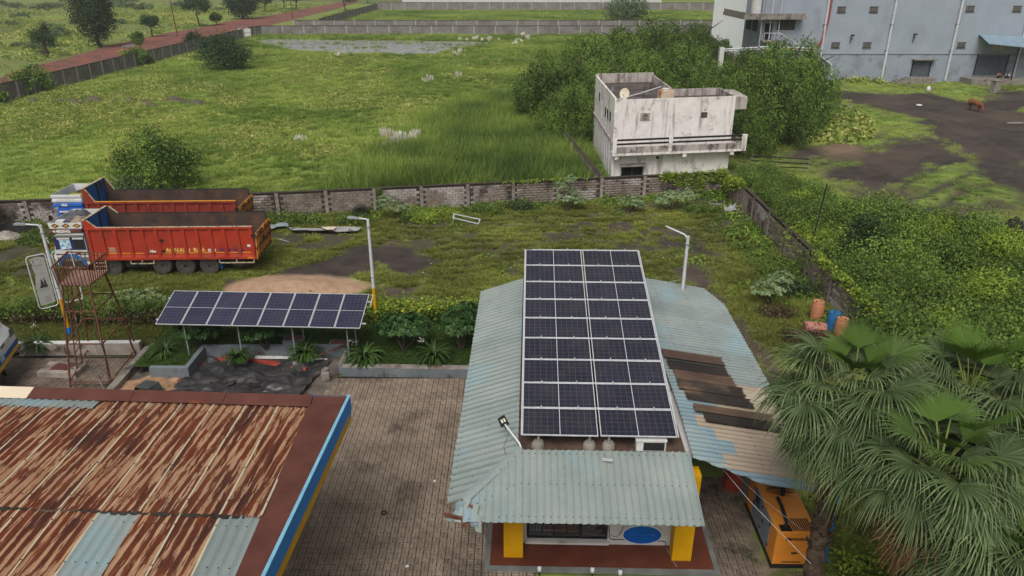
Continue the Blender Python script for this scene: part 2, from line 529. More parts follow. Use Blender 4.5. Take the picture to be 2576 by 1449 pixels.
# --- the yard inside the walls
MUD1 = gpoly([(560, 690), (640, 700), (700, 692), (790, 655), (880, 628), (960, 600), (1040, 610), (1085, 640), (1110, 662), (1030, 696), (960, 672), (890, 690), (850, 706), (800, 712), (700, 745), (600, 735), (520, 715)])
MUD2 = gpoly([(930, 728), (980, 722), (1040, 745), (1190, 758), (1215, 775), (1080, 772), (960, 755)])
MUD3 = gpoly([(1730, 640), (1790, 690), (1850, 770), (1920, 850), (1975, 930), (2040, 1010), (2100, 1180), (1900, 1200), (1900, 960), (1830, 830), (1760, 735), (1690, 680)])
MUD4 = gpoly([(1330, 545), (1450, 525), (1600, 545), (1720, 560), (1840, 600), (1900, 650), (1820, 665), (1700, 640), (1560, 620), (1420, 580)])
SANDP = P(740, 724)
def yard_masks(X, Y):
    jx, jy = (fbm(X / 1.3, Y / 1.3, 41) - .5) * 2.6, (fbm(X / 1.3, Y / 1.3, 42) - .5) * 2.6
    m = soft(poly_dist(X + jx, Y + jy, MUD1), 0.5)
    m = np.maximum(m, soft(poly_dist(X + jx, Y + jy, MUD2), 0.4))
    m = np.maximum(m, soft(poly_dist(X + jx * .6, Y + jy * .6, MUD3), 0.6))
    m4 = soft(poly_dist(X + jx, Y + jy, MUD4), 1.5) * np.clip((fbm(X / 0.9, Y / 0.9, 51) - 0.43) * 7, 0, 1)
    m = np.maximum(m, m4)
    patches = np.clip((fbm(X / 2.6, Y / 2.0, 61, 4) - 0.61) * 10, 0, 1) * (Y > 30) * 0.9
    m = np.maximum(m, patches)
    # wheel ruts: curved bands of thin lines between the mud patch and the back wall
    r = np.hypot(X + 6, (Y - 70) * 1.0)
    rut = np.clip(np.sin(r * 6.2 + fbm(X / 2, Y / 2, 71) * 7) * 2 - 0.5, 0, 1)
    zone = soft(6.4 - np.hypot((X + 1.0) * 0.52, (Y - 40.6) * 1.15), 2.2) * np.clip((fbm(X / 1.6, Y / 1.6, 81) - 0.3) * 5, 0, 1)
    r2 = Y - 0.13 * X + 0.6 * np.sin(X / 5)
    rut2 = np.clip(np.sin(r2 * 4.2) * 3 - 1.6, 0, 1)
    zone2 = soft(6 - np.hypot((X - 6.5) * 0.55, (Y - 42.5) * 1.2), 2.0)
    ruts = np.maximum(rut * zone, rut2 * zone2 * 0.9)
    sand = soft(1.0 - np.hypot((X - SANDP[0]) / 3.6, (Y - SANDP[1]) / 1.75) + (fbm(X, Y, 91) - .5) * 0.25, 0.12)
    return m, ruts, sand
def yard_fn(X, Y):
    m, ruts, sand = yard_masks(X, Y)
    Z = (fbm(X / 2.5, Y / 2.5, 12) - 0.5) * 0.12 + (fbm(X / 0.4, Y / 0.4, 13) - 0.5) * 0.05 - ruts * 0.05 - m * 0.02
    d = np.hypot((X - SANDP[0]) / 3.6, (Y - SANDP[1]) / 1.75)
    Z = Z + np.clip(1 - d, 0, 1) ** 1.2 * 0.45 + sand * (fbm(X / .5, Y / .5, 15) - .5) * 0.1
    low = (X < 6.5) & (Y < 31) & (X > -24)          # levelled under the station
    Z = np.where(low, np.minimum(Z, 0) - 0.06, Z)
    g = np.clip(1 - np.maximum(m, ruts) * 1.0, 0, 1) * np.clip(0.75 + (fbm(X / .8, Y / .8, 16) - .5) * 1.7, 0.3, 1)
    warm = np.clip((fbm(X / 4, Y / 4, 17) - 0.42) * 3, 0, 0.8)
    return Z, dict(grass=g, warm=warm * 0.6, sand=sand, wet=m * np.clip((fbm(X / 2, Y / 2, 18) - .5) * 5, 0, 1) * 0.6)
yard = grid_patch('yard', -36, 15.6, 8, 51.5, 0.16, yard_fn, lambda X, Y: Y < back_y(X) + 0.1)

# --- the muddy lot beyond the right wall
LOTM = [gpoly(p) for p in (
    [(2080, 226), (2200, 236), (2330, 232), (2420, 250), (2470, 250), (2600, 215), (2640, 560), (2520, 470), (2440, 425), (2400, 385), (2420, 372), (2370, 345), (2330, 330), (2310, 300), (2250, 280), (2170, 262), (2090, 246)],
    [(2200, 372), (2330, 345), (2420, 352), (2380, 378), (2420, 405), (2480, 415), (2400, 420), (2290, 440), (2240, 470), (2200, 500), (2225, 525), (2190, 520), (2180, 480), (2090, 455), (2030, 445), (2120, 405)],
    [(2035, 430), (2110, 420), (2170, 445), (2100, 462), (2060, 450)],
    [(2190, 520), (2230, 470), (2275, 510), (2400, 530), (2480, 560), (2540, 580), (2500, 600), (2380, 575), (2250, 550), (2215, 560)],
    [(2480, 545), (2560, 575), (2600, 640), (2520, 625), (2440, 600)],
    [(1960, 385), (2060, 360), (2180, 372), (2230, 390), (2150, 400), (2040, 398)])]
LOT_GRAVEL = gpoly([(2050, 372), (2110, 362), (2170, 372), (2165, 387), (2080, 388)])
def lot_mask(X, Y):
    jx, jy = (fbm(X / 2.2, Y / 2.2, 141) - .5) * 4.0, (fbm(X / 2.2, Y / 2.2, 142) - .5) * 5.0
    m = np.zeros_like(X)
    for p in LOTM:
        m = np.maximum(m, soft(poly_dist(X + jx, Y + jy, p), 0.8))
    m = np.maximum(m, np.clip((fbm(X / 4, Y / 4, 161) - 0.6) * 8, 0, .8))
    return m
LOT_TRACKS = [gpoly(p) for p in ([(2600, 325), (2450, 345), (2350, 395), (2270, 450), (2200, 500), (2215, 570)], [(2085, 238), (2250, 262), (2400, 305), (2600, 430)], [(2340, 343), (2200, 378), (2060, 405), (1960, 400)], [(2600, 380), (2480, 440), (2300, 520), (2240, 560)])]
def tracks(X, Y):
    t = np.zeros_like(X)
    for p in LOT_TRACKS:
        d = np.full_like(X, 1e9)
        for (x0, y0), (x1, y1) in zip(p[:-1], p[1:]):
            s = np.clip(((X - x0) * (x1 - x0) + (Y - y0) * (y1 - y0)) / ((x1 - x0) ** 2 + (y1 - y0) ** 2), 0, 1)
            d = np.minimum(d, np.hypot(X - x0 - s * (x1 - x0), Y - y0 - s * (y1 - y0)))
        d = d + (fbm(X / 3, Y / 3, 150) - .5) * 1.2
        t = np.maximum(t, np.exp(-((np.abs(d) - .9) / .42) ** 2))
    return t
def lot_fn(X, Y):
    tr = tracks(X, Y); m = np.maximum(lot_mask(X, Y), tr)
    grav = soft(poly_dist(X, Y, LOT_GRAVEL), 0.6)
    Z = (fbm(X / 4, Y / 4, 112) - 0.5) * 0.3 + (fbm(X / 1.0, Y / 1.0, 113) - 0.5) * 0.1 - m * 0.05 - tr * 0.09 + grav * 0.25
    g = np.clip(1 - m, 0, 1) * np.clip(0.75 + (fbm(X / 1.5, Y / 1.5, 116) - .5) * 1.4, 0.3, 1) * (1 - grav)
    return Z, dict(grass=g, warm=np.clip((fbm(X / 6, Y / 6, 117) - .5) * 3, 0, .5), wet=np.maximum(tr * .8, m * 0.45 * np.clip((fbm(X / 3, Y / 3, 118) - .45) * 4, 0, 1)), sand=grav * 0.35)
grid_patch('lot', 15.3, 100, 6, 110, 0.4, lot_fn)

# --- red dirt road along the left boundary wall
RD_A = [P(*p) for p in [(-60, 215), (0, 196), (55, 172), (165, 147), (255, 120), (350, 97), (440, 78), (500, 70), (570, 54), (700, 36), (800, 16), (858, 4)]]
RD_B = [P(*p) for p in [(-60, 290), (0, 262), (60, 225), (170, 188), (265, 160), (360, 135), (450, 112), (520, 98), (600, 80), (735, 52), (850, 20), (905, 4)]]
vs_, fs_ = [], []
NS = 9
for i, (a, b) in enumerate(zip(RD_A, RD_B)):
    for k in range(NS):
        p = a.lerp(b, k / (NS - 1)); vs_.append((p.x, p.y, -0.02))
for i in range(len(RD_A) - 1):
    for k in range(NS - 1):
        fs_.append((i * NS + k, (i + 1) * NS + k, (i + 1) * NS + k + 1, i * NS + k + 1))
def road_mat():
    t = NT('red_murram')
    w = t.coord('World')
    c = t.mix(t.ramp(t.noise(w, 0.18, 5), 0.4, 0.62), S(132, 80, 64), S(98, 72, 66))
    c = t.mix(t.ramp(t.noise(w, 0.9, 6), 0.5, 0.7), c, S(150, 98, 78))
    pud = t.ramp(t.noise(t.coord('World', (0.25, 0.06, 1)), 1.0, 3), 0.66, 0.69)
    c = t.mix(pud, c, S(150, 146, 142))
    t.principled(t.bright(c, 0.85, 1.15, t.noise(w, 4, 4)), t.mix(pud, (0.95,) * 3 + (1,), (0.08,) * 3 + (1,)), 0.3, 0, t.bump(t.noise(w, 3, 5), 0.4, 0.05))
    return t.mat
m_road = road_mat()
me = bpy.data.meshes.new('road'); me.from_pydata(vs_, [], fs_); me.materials.append(m_road)
tag(obj('road', me), kind='structure')
# ------------------------------------------------------------------ vegetation toolkit
def blades(n, h, w, spread, lean, seed, seg=2, hvar=0.35):
    """a tuft of tapering bent blades -> V, F"""
    r = np.random.default_rng(seed)
    V, F = [], []
    for i in range(n):
        a = r.uniform(0, 2 * math.pi); rad = spread * math.sqrt(r.uniform(0, 1))
        bx, by = rad * math.cos(a), rad * math.sin(a)
        la = a + r.normal(0, 0.7); hh = h * r.uniform(1 - hvar, 1 + hvar); ln = lean * r.uniform(0.4, 1.4) * hh
        px, py = -math.sin(la), math.cos(la)
        b = len(V)
        for s in range(seg + 1):
            f = s / seg
            cx, cy, cz = bx + math.cos(la) * ln * f * f, by + math.sin(la) * ln * f * f, hh * (f - 0.25 * lean * f * f)
            ww = w * 0.5 * (1 - 0.85 * f)
            V.append((cx - px * ww, cy - py * ww, cz)); V.append((cx + px * ww, cy + py * ww, cz))
        for s in range(seg):
            F.append((b + 2 * s, b + 2 * s + 1, b + 2 * s + 3, b + 2 * s + 2))
    return np.array(V), np.array(F)
def leaf_quads(cen, nrm_bias, size, r, up=0.3, aspect=0.55):
    """one bent diamond-ish quad per centre; returns V, F"""
    n = len(cen)
    nn = nrm_bias * 1.1 + r.normal(size=(n, 3)) * .55 + np.array([0, 0, up * .5]); nn /= np.linalg.norm(nn, axis=1, keepdims=True)
    d = r.normal(size=(n, 3)); d -= (d * nn).sum(1, keepdims=True) * nn; d /= np.linalg.norm(d, axis=1, keepdims=True)
    q = np.cross(nn, d)
    s = (size * r.uniform(0.65, 1.35, n))[:, None]
    e = q * s * aspect; l = d * s
    V = np.stack([cen - l * 0.5, cen + e * 0.5, cen + l * 0.5, cen - e * 0.5], 1).reshape(-1, 3)
    F = np.arange(4 * n).reshape(-1, 4)
    return V, F
def crown_mesh(name, lobes, n, size, seed, mat, shell=0.55, cl=14, clr=0.16, droop=0.0, flat=1.0):
    """crown of leaf clumps: lobes = [(cx,cy,cz, rx,ry,rz)]; leaves gather in small clumps towards each lobe's skin"""
    r = np.random.default_rng(seed)
    vol = np.array([l[3] * l[4] + l[4] * l[5] + l[3] * l[5] for l in lobes]); vol = vol / vol.sum()
    ncl = max(3, n // cl)
    li = r.choice(len(lobes), ncl, p=vol)
    L = np.array(lobes)[li]
    d = r.normal(size=(ncl, 3)); d /= np.linalg.norm(d, axis=1, keepdims=True)
    # uneven outline: radius from direction noise
    rr = shell + (1 - shell) * r.uniform(0, 1, ncl) ** 0.6
    rr *= 0.82 + 0.36 * vnoise(d[:, 0] * 2.3 + li * 5.1 + seed, d[:, 1] * 2.3 + d[:, 2] * 1.7, seed)
    cc = L[:, :3] + d * L[:, 3:6] * rr[:, None]
    tc = r.uniform(0, 1, ncl) ** 1.3
    k = r.poisson(cl, ncl).clip(3)
    cen = np.repeat(cc, k, 0); dd = np.repeat(d, k, 0)
    sc = np.repeat(np.minimum.reduce([L[:, 3], L[:, 4], L[:, 5]]) * clr + size * 0.6, k)[:, None]
    off = r.normal(size=cen.shape) * sc; off[:, 2] *= flat
    cen = cen + off
    cen[:, 2] -= droop * np.abs(r.normal(size=len(cen))) * 0.2
    cen[:, 2] = np.maximum(cen[:, 2], 0.04)
    V, F = leaf_quads(cen, dd, size, r)
    lo = r.uniform(-.22, .22, len(lobes))[li]
    tint = np.clip(np.repeat(tc * .62 + lo + .08, k) + r.uniform(0, 0.3, len(cen)), 0, 1)
    return np_mesh(name, V, F, mat, attrs={'tint': ('FACE', tint)})
def limbs(tb, base, top, r0, seed, n=5, spread=1.0, lift=0.6):
    """tapered trunk that splits into limbs"""
    r = random.Random(seed)
    base, top = Vector(base), Vector(top)
    mid = base.lerp(top, 0.5) + Vector((r.uniform(-.1, .1), r.uniform(-.1, .1), 0)) * (top - base).length
    tb.tube([base, base.lerp(mid, 0.5), mid, top], [r0 * 1.15, r0 * 0.9, r0 * 0.7, r0 * 0.35], 7)
    for i in range(n):
        a = 2 * math.pi * i / n + r.uniform(-.5, .5)
        st = base.lerp(top, r.uniform(0.3, 0.75))
        en = st + Vector((math.cos(a) * spread, math.sin(a) * spread, spread * lift * r.uniform(.6, 1.3)))
        md = st.lerp(en, 0.5) + Vector((0, 0, spread * 0.12))
        tb.tube([st, md, en], [r0 * 0.45, r0 * 0.3, r0 * 0.1], 5)
    return tb

m_bark = pm('bark', S(92, 78, 64), S(60, 50, 42), scale=6, bump=0.6, stretch=(1, 1, 0.3))
m_leaf = leaf_mat('scrub_leaf', S(54, 76, 34), S(126, 152, 66))
m_leaf_dark = leaf_mat('dark_leaf', S(40, 58, 36), S(84, 106, 60))
m_leaf_thick = leaf_mat('thicket_leaf', S(38, 58, 25), S(124, 152, 62), trans=.14, rnd=.26)
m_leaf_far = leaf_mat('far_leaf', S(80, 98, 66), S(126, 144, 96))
m_leaf_yel = leaf_mat('yellow_green_leaf', S(92, 122, 38), S(166, 184, 72))
m_leaf_pale = leaf_mat('milkweed_leaf', S(84, 108, 64), S(160, 178, 128), trans=0.2)
m_leaf_gloss = leaf_mat('glossy_leaf', S(40, 66, 34), S(78, 112, 56), trans=0.18, rough=0.35)
m_leaf_strap = leaf_mat('strap_leaf', S(42, 62, 28), S(80, 108, 48), trans=0.2, rough=0.4)
m_leaf_dry = leaf_mat('dry_twig', S(70, 58, 42), S(104, 90, 62), trans=0.1)
m_petal_w = leaf_mat('white_petal', S(205, 200, 190), S(240, 238, 230), trans=0.3)
m_petal_y = leaf_mat('yellow_petal', S(214, 206, 70), S(238, 232, 110), trans=0.3)
m_tuft = leaf_mat('grass_blade', S(106, 132, 52), S(184, 200, 100), instancer=True, trans=0.35)
m_tuft_y = leaf_mat('grass_blade_short', S(98, 106, 44), S(156, 162, 76), instancer=True, trans=0.35)
m_weed = leaf_mat('weed_leaf', S(124, 146, 62), S(204, 200, 118), instancer=True, trans=0.3)
m_weed_g = leaf_mat('weed_leaf_green', S(72, 100, 40), S(142, 168, 70), instancer=True, trans=0.3)
m_reed = leaf_mat('reed_blade', S(78, 106, 46), S(158, 178, 80), instancer=True, trans=0.35)
m_plume = leaf_mat('plume', S(226, 218, 200), S(248, 244, 234), instancer=True, trans=0.45)

proto_c = bpy.data.collections.new('scatter_prototypes')
def proto(name, V, F, mat):
    o = bpy.data.objects.new(name, np_mesh(name, V, F, mat)); proto_c.objects.link(o); return o
def clump_leaves(n, rad, h, size, seed):
    r = np.random.default_rng(seed)
    a = r.uniform(0, 2 * math.pi, n); q = np.sqrt(r.uniform(0, 1, n)) * rad
    z = h * (1 - (q / rad) ** 2) * r.uniform(0.4, 1.1, n) + 0.02
    c = np.stack([q * np.cos(a), q * np.sin(a), z], -1)
    nb = np.stack([np.cos(a) * .7, np.sin(a) * .7, np.full(n, .4)], -1)
    return leaf_quads(c, nb, size, r, 0.4, 0.8)

def scatter(name, protos, pts, rz, sc, tint, kind='stuff', label=None, cat=None):
    """uncountable ground cover: points carry rotation, size, tone and which tuft; geometry nodes place the tufts"""
    me = bpy.data.meshes.new(name)
    n = len(pts)
    me.vertices.add(n); me.vertices.foreach_set('co', np.asarray(pts, np.float32).ravel())
    r = np.random.default_rng(len(name) * 7 + n)
    for a, arr in (('rz', rz), ('sc', sc), ('tint', tint)):
        at = me.attributes.new(a, 'FLOAT', 'POINT'); at.data.foreach_set('value', np.asarray(arr, np.float32))
    at = me.attributes.new('idx', 'INT', 'POINT'); at.data.foreach_set('value', r.integers(0, len(protos), n).astype(np.int32))
    me.update()
    o = obj(name, me)
    col = bpy.data.collections.new(name + '_tufts')
    for p in protos: col.objects.link(p)
    ng = bpy.data.node_groups.new(name + '_nodes', 'GeometryNodeTree')
    ng.interface.new_socket('Geometry', in_out='INPUT', socket_type='NodeSocketGeometry')
    ng.interface.new_socket('Geometry', in_out='OUTPUT', socket_type='NodeSocketGeometry')
    N, Lk = ng.nodes, ng.links
    gi, go = N.new('NodeGroupInput'), N.new('NodeGroupOutput')
    ci = N.new('GeometryNodeCollectionInfo'); ci.inputs['Collection'].default_value = col
    ci.inputs['Separate Children'].default_value = True; ci.inputs['Reset Children'].default_value = True
    ip = N.new('GeometryNodeInstanceOnPoints'); ip.inputs['Pick Instance'].default_value = True
    def at_(nm, typ='FLOAT'):
        a = N.new('GeometryNodeInputNamedAttribute'); a.data_type = typ; a.inputs['Name'].default_value = nm; return a.outputs['Attribute']
    cx = N.new('ShaderNodeCombineXYZ'); Lk.new(at_('rz'), cx.inputs[2])
    er = N.new('FunctionNodeEulerToRotation'); Lk.new(cx.outputs[0], er.inputs[0])
    Lk.new(gi.outputs[0], ip.inputs['Points']); Lk.new(ci.outputs[0], ip.inputs['Instance'])
    Lk.new(at_('idx', 'INT'), ip.inputs['Instance Index']); Lk.new(er.outputs[0], ip.inputs['Rotation']); Lk.new(at_('sc'), ip.inputs['Scale'])
    Lk.new(ip.outputs[0], go.inputs[0])
    md = o.modifiers.new('scatter', 'NODES'); md.node_group = ng
    return tag(o, label, cat, kind=kind)

# --- meadow grass
def rand_in(n, x0, x1, y0, y1):
    return RNG.uniform(x0, x1, n), RNG.uniform(y0, y1, n)
def in_view(X, Y, m=60):
    """keep what the lens can see, with a margin for a step to the side"""
    z = Y * math.cos(PITCH) + CAM_H * math.sin(PITCH)
    return np.abs(X) / np.maximum(z, 1) * 1840 < 1288 + m * 4
g1 = [proto('tuft', *blades(34, 0.30, 0.035, 0.38, 0.7, s), m_tuft) for s in (1, 2, 3)]
X, Y = rand_in(110000, -60, 45, 44, 181)
near = np.clip(70 / Y, 0.25, 1.2)
k = (Y > back_y(X) + 0.4) & (poly_dist(X, Y, POND) < -0.3) & in_view(X, Y) & (RNG.uniform(0, 1, len(X)) < near) & ~((Y < 109) & (X > 16.5))
k &= RNG.uniform(0, 1, len(X)) < 0.35 + 0.9 * fbm(X / 2.5, Y / 2.5, 200)
X, Y = X[k], Y[k]
zf, _ = field_fn(X, Y)
sc = (0.55 + Y / 190) * RNG.uniform(0.6, 1.4, len(X))
tint = np.clip(fbm(X / 9, Y / 9, 201) * 1.5 - 0.3 + RNG.normal(0, 0.16, len(X)), 0, 1)
scatter('meadow_grass', g1, np.stack([X, Y, zf - 0.02], -1), RNG.uniform(0, 6.28, len(X)), sc, tint, label='short green grass covering the meadow behind the long block wall', cat='grass')
# yellow broad-leaved weeds in drifts
w1 = [proto('weed', *clump_leaves(40, 0.5, 0.34, 0.17, s), m_weed) for s in (4, 5, 6)]
X, Y = rand_in(80000, -60, 10, 44, 170)
k = (Y > back_y(X) + 0.6) & (poly_dist(X, Y, POND) < -1) & in_view(X, Y) & (RNG.uniform(0, 1, len(X)) < yellow_mask(X, Y) * 0.42 * np.clip(75 / Y, .3, 1)) 
X, Y = X[k], Y[k]; zf, _ = field_fn(X, Y)
scatter('meadow_weeds', w1, np.stack([X, Y, zf - 0.03], -1), RNG.uniform(0, 6.28, len(X)), (0.6 + Y / 200) * RNG.uniform(.6, 1.3, len(X)), np.clip(RNG.normal(.45, .28, len(X)), 0, 1), label='yellow green broad leaved weeds in drifts over the meadow', cat='weeds')
# tall dark reeds by the house
t1 = [proto('reed', *blades(26, 1.25, 0.045, 0.45, 0.45, s, 3), m_reed) for s in (7, 8, 9)]
X, Y = rand_in(30000, -14, 14, 48, 95)
k = (Y > back_y(X) + 0.7) & (RNG.uniform(0, 1, len(X)) < tall_mask(X, Y) * np.clip(60 / Y, .4, 1)) & ~((X > 6.2) & (Y > 51.5) & (Y < 69))
X, Y = X[k], Y[k]; zf, _ = field_fn(X, Y)
scatter('tall_grass', t1, np.stack([X, Y, zf - 0.03], -1), RNG.uniform(0, 6.28, len(X)), RNG.uniform(.6, 1.25, len(X)), np.clip(fbm(X / 5, Y / 5, 205) * 1.6 - .2 - .5 * soft(X - 2, 8) + RNG.normal(0, .15, len(X)), 0, 1), label='tall dark green reed grass beside the white house', cat='grass')
X, Y = rand_in(16000, -190, -61, 90, 330)
k = in_view(X, Y) & (RNG.uniform(0, 1, len(X)) < np.clip((fbm(X / 14, Y / 14, 215) - .42) * 4, .05, 1))
rdx = np.interp(Y, [a.y for a in RD_A], [a.x for a in RD_A]); k &= X < rdx - 1
X, Y = X[k], Y[k]
scatter('field_weeds', w1, np.stack([X, Y, np.full_like(X, -.1)], -1), RNG.uniform(0, 6.28, len(X)), RNG.uniform(1.2, 2.6, len(X)), np.clip(fbm(X / 10, Y / 10, 216) * 1.2 - .25 + RNG.normal(0, .2, len(X)), 0, 1), label='pale yellow green weeds over the open field beyond the red road', cat='weeds')
# darker tufts scattered over the meadow and round the pond
X, Y = rand_in(2600, -59, 30, 50, 180)
pd = poly_dist(X, Y, POND)
k = (Y > back_y(X) + 1) & (pd < -.2) & ((RNG.uniform(0, 1, len(X)) < 0.16) | ((pd > -6) & (RNG.uniform(0, 1, len(X)) < .45)) | ((Y > 176) & (RNG.uniform(0, 1, len(X)) < .9)))
X, Y = X[k], Y[k]
scatter('rank_grass', t1, np.stack([X, Y, np.zeros_like(X) - .05], -1), RNG.uniform(0, 6.28, len(X)), RNG.uniform(.35, .95, len(X)), np.clip(RNG.normal(.35, .25, len(X)), 0, 1), label='scattered darker grass tufts around the pond', cat='grass')
X, Y = rand_in(9000, -60, 66, 183, 284)
scatter('plot_grass', g1, np.stack([X, Y, np.zeros_like(X) - .05], -1), RNG.uniform(0, 6.28, len(X)), RNG.uniform(1, 2.2, len(X)), np.clip(fbm(X / 12, Y / 12, 217) * 1.4 - .3, 0, 1), label='grass on the far plots between the parallel boundary walls', cat='grass')
# water plants standing in the pond
X, Y = rand_in(3000, -60, 0, 140, 182)
pd = poly_dist(X, Y, POND)
k = (pd > 0.1) & (RNG.uniform(0, 1, len(X)) < np.clip((fbm(X / 7, Y / 3, 208) - .52) * 4, 0.0, .6) )
X, Y = X[k], Y[k]
scatter('pond_weeds', g1, np.stack([X, Y, np.zeros_like(X) - .05], -1), RNG.uniform(0, 6.28, len(X)), RNG.uniform(.7, 1.7, len(X)), np.clip(RNG.normal(.15, .15, len(X)), 0, 1), label='water weeds standing in the grey pond', cat='weeds')
# feathery white plumes of flowering grass
pv, pf = [], []
r_ = np.random.default_rng(77)
def plume_proto(seed):
    r = np.random.default_rng(seed)
    V, F = [], []
    for i in range(16):
        a, q = r.uniform(0, 6.28), r.uniform(0, 0.5)
        bx, by = q * math.cos(a), q * math.sin(a); h = r.uniform(1.3, 1.9); la = r.uniform(0, 6.28); ln = r.uniform(.05, .3)
        cx, cy = bx + ln * math.cos(la), by + ln * math.sin(la)
        for rot in (0, 1.57):
            px, py = math.cos(la + rot) * .085, math.sin(la + rot) * .085
            b = len(V)
            V += [(cx - px * .3, cy - py * .3, h - .5), (cx + px * .3, cy + py * .3, h - .5), (cx + px, cy + py, h - .2), (cx - px, cy - py, h - .2), (cx + ln * .4, cy, h + .06), (cx + ln * .4 + .01, cy, h + .06)]
            F += [(b, b + 1, b + 2, b + 3), (b + 3, b + 2, b + 5, b + 4)]
    return np.array(V), np.array(F)
pl = [proto('plume', *plume_proto(s), m_plume) for s in (1, 2)]
pts = []
for (u, v, du, dv, n) in [(990, 378, 30, 12, 13), (1040, 372, 22, 5, 4), (1070, 218, 16, 6, 3), (1155, 208, 10, 4, 2), (755, 372, 25, 5, 2), (1222, 112, 22, 5, 6), (1300, 118, 22, 5, 4), (1330, 105, 10, 4, 3), (850, 152, 16, 5, 4), (1155, 146, 14, 4, 4), (1180, 110, 24, 4, 3), (1312, 100, 10, 4, 2)]:
    for i in range(n):
        p = P(u + RNG.normal() * du * .6, v + RNG.normal() * dv * .6); pts.append((p.x, p.y, 0))
pts = np.array(pts)
scatter('grass_plumes', pl, pts, RNG.uniform(0, 6.28, len(pts)), RNG.uniform(.6, 1.0, len(pts)), RNG.uniform(0, 1, len(pts)), label='feathery white plumes of flowering grass in the meadow', cat='grass')

# --- yard grass
turf_p = [proto('turf', *blades(16, 0.11, 0.022, 0.14, 0.8, s), m_tuft_y) for s in (11, 12, 13)]
X, Y = rand_in(150000, -35, 15.2, 27, 51)
m, ruts, sand = yard_masks(X, Y)
g = np.clip(1 - np.maximum(m, ruts) * 1.15, 0, 1) * (sand < .3)
k = (Y < back_y(X) - 0.3) & in_view(X, Y) & (RNG.uniform(0, 1, len(X)) < g * np.clip(fbm(X / 1.1, Y / 1.1, 221) * 1.9 - .2, 0, 1)) & ~((X < 8.1) & (Y < 30.5)) 
X, Y = X[k], Y[k]; zf, _ = yard_fn(X, Y)
tint = np.clip(fbm(X / 3.5, Y / 3.5, 222) * 1.8 - .45 + RNG.normal(0, .15, len(X)), 0, 1)
scatter('yard_grass', turf_p, np.stack([X, Y, zf - .01], -1), RNG.uniform(0, 6.28, len(X)), RNG.uniform(.6, 1.6, len(X)), tint, label='patchy low grass growing over the muddy truck yard', cat='grass')
X, Y = rand_in(16000, 8, 15.2, 12, 32)
m, ruts, sand = yard_masks(X, Y)
k = RNG.uniform(0, 1, len(X)) < (1 - m) * .5
X, Y = X[k], Y[k]; zf, _ = yard_fn(X, Y)
scatter('side_grass', turf_p, np.stack([X, Y, zf - .01], -1), RNG.uniform(0, 6.28, len(X)), RNG.uniform(.6, 1.5, len(X)), np.clip(RNG.normal(.5, .25, len(X)), 0, 1), label='low grass on the strip between shed roof and side wall', cat='grass')
# weeds along the foot of the walls
w2 = [proto('leafy_weed', *clump_leaves(30, 0.3, 0.34, 0.11, s), m_weed_g) for s in (14, 15, 16)]
X, Y = rand_in(14000, -34, 15.2, 26, 51)
db = back_y(X) - Y; dr = 15.3 - X
edge = np.maximum(np.exp(-np.clip(db - .3, 0, 9) / .75), np.exp(-np.clip(dr - .2, 0, 9) / 1.1) * .8)
k = (db > .25) & (RNG.uniform(0, 1, len(X)) < edge * np.clip(fbm(X / 2, Y / 2, 231) * 2.2 - .4, .1, 1)) & ~((Y < 30) & (X < 9))
X, Y = X[k], Y[k]; zf, _ = yard_fn(X, Y)
scatter('wall_weeds', w2, np.stack([X, Y, zf - .02], -1), RNG.uniform(0, 6.28, len(X)), RNG.uniform(.7, 1.7, len(X)), np.clip(RNG.normal(.5, .28, len(X)), 0, 1), label='leafy weeds along the foot of the yard walls', cat='weeds')

# --- lot grass
X, Y = rand_in(60000, 15.8, 90, 14, 108)
k = in_view(X, Y) & (RNG.uniform(0, 1, len(X)) < (1 - lot_mask(X, Y)) * np.clip(fbm(X / 1.6, Y / 1.6, 241) * 2 - .3, 0, 1) * np.clip(45 / Y, .35, 1))
X, Y = X[k], Y[k]; zf, _ = lot_fn(X, Y)
scatter('lot_grass', g1, np.stack([X, Y, zf - .03], -1), RNG.uniform(0, 6.28, len(X)), (.35 + Y / 200) * RNG.uniform(.5, 1.2, len(X)), np.clip(fbm(X / 6, Y / 6, 242) * 1.6 - .4 + RNG.normal(0, .15, len(X)), 0, 1), label='green grass patches on the muddy lot before the warehouse', cat='grass')
pts = []
for poly, n in ((gpoly([(1960, 320), (2030, 280), (2140, 272), (2180, 320), (2160, 360), (2060, 358), (1960, 345)]), 320), (gpoly([(2110, 200), (2220, 198), (2220, 210), (2110, 212)]), 60)):
    a = np.array(poly); c = 0
    while c < n:
        x, y = RNG.uniform(a[:, 0].min(), a[:, 0].max()), RNG.uniform(a[:, 1].min(), a[:, 1].max())
        if poly_dist(np.array([x]), np.array([y]), poly)[0] > 0: pts.append((x, y, 0)); c += 1
pts = np.array(pts)
scatter('lot_creeper', w1 + w2, pts, RNG.uniform(0, 6.28, len(pts)), RNG.uniform(1.2, 3.0, len(pts)), np.clip(RNG.normal(.5, .3, len(pts)), 0, 1), label='yellow green creepers heaped beside the rubble on the lot', cat='weeds')
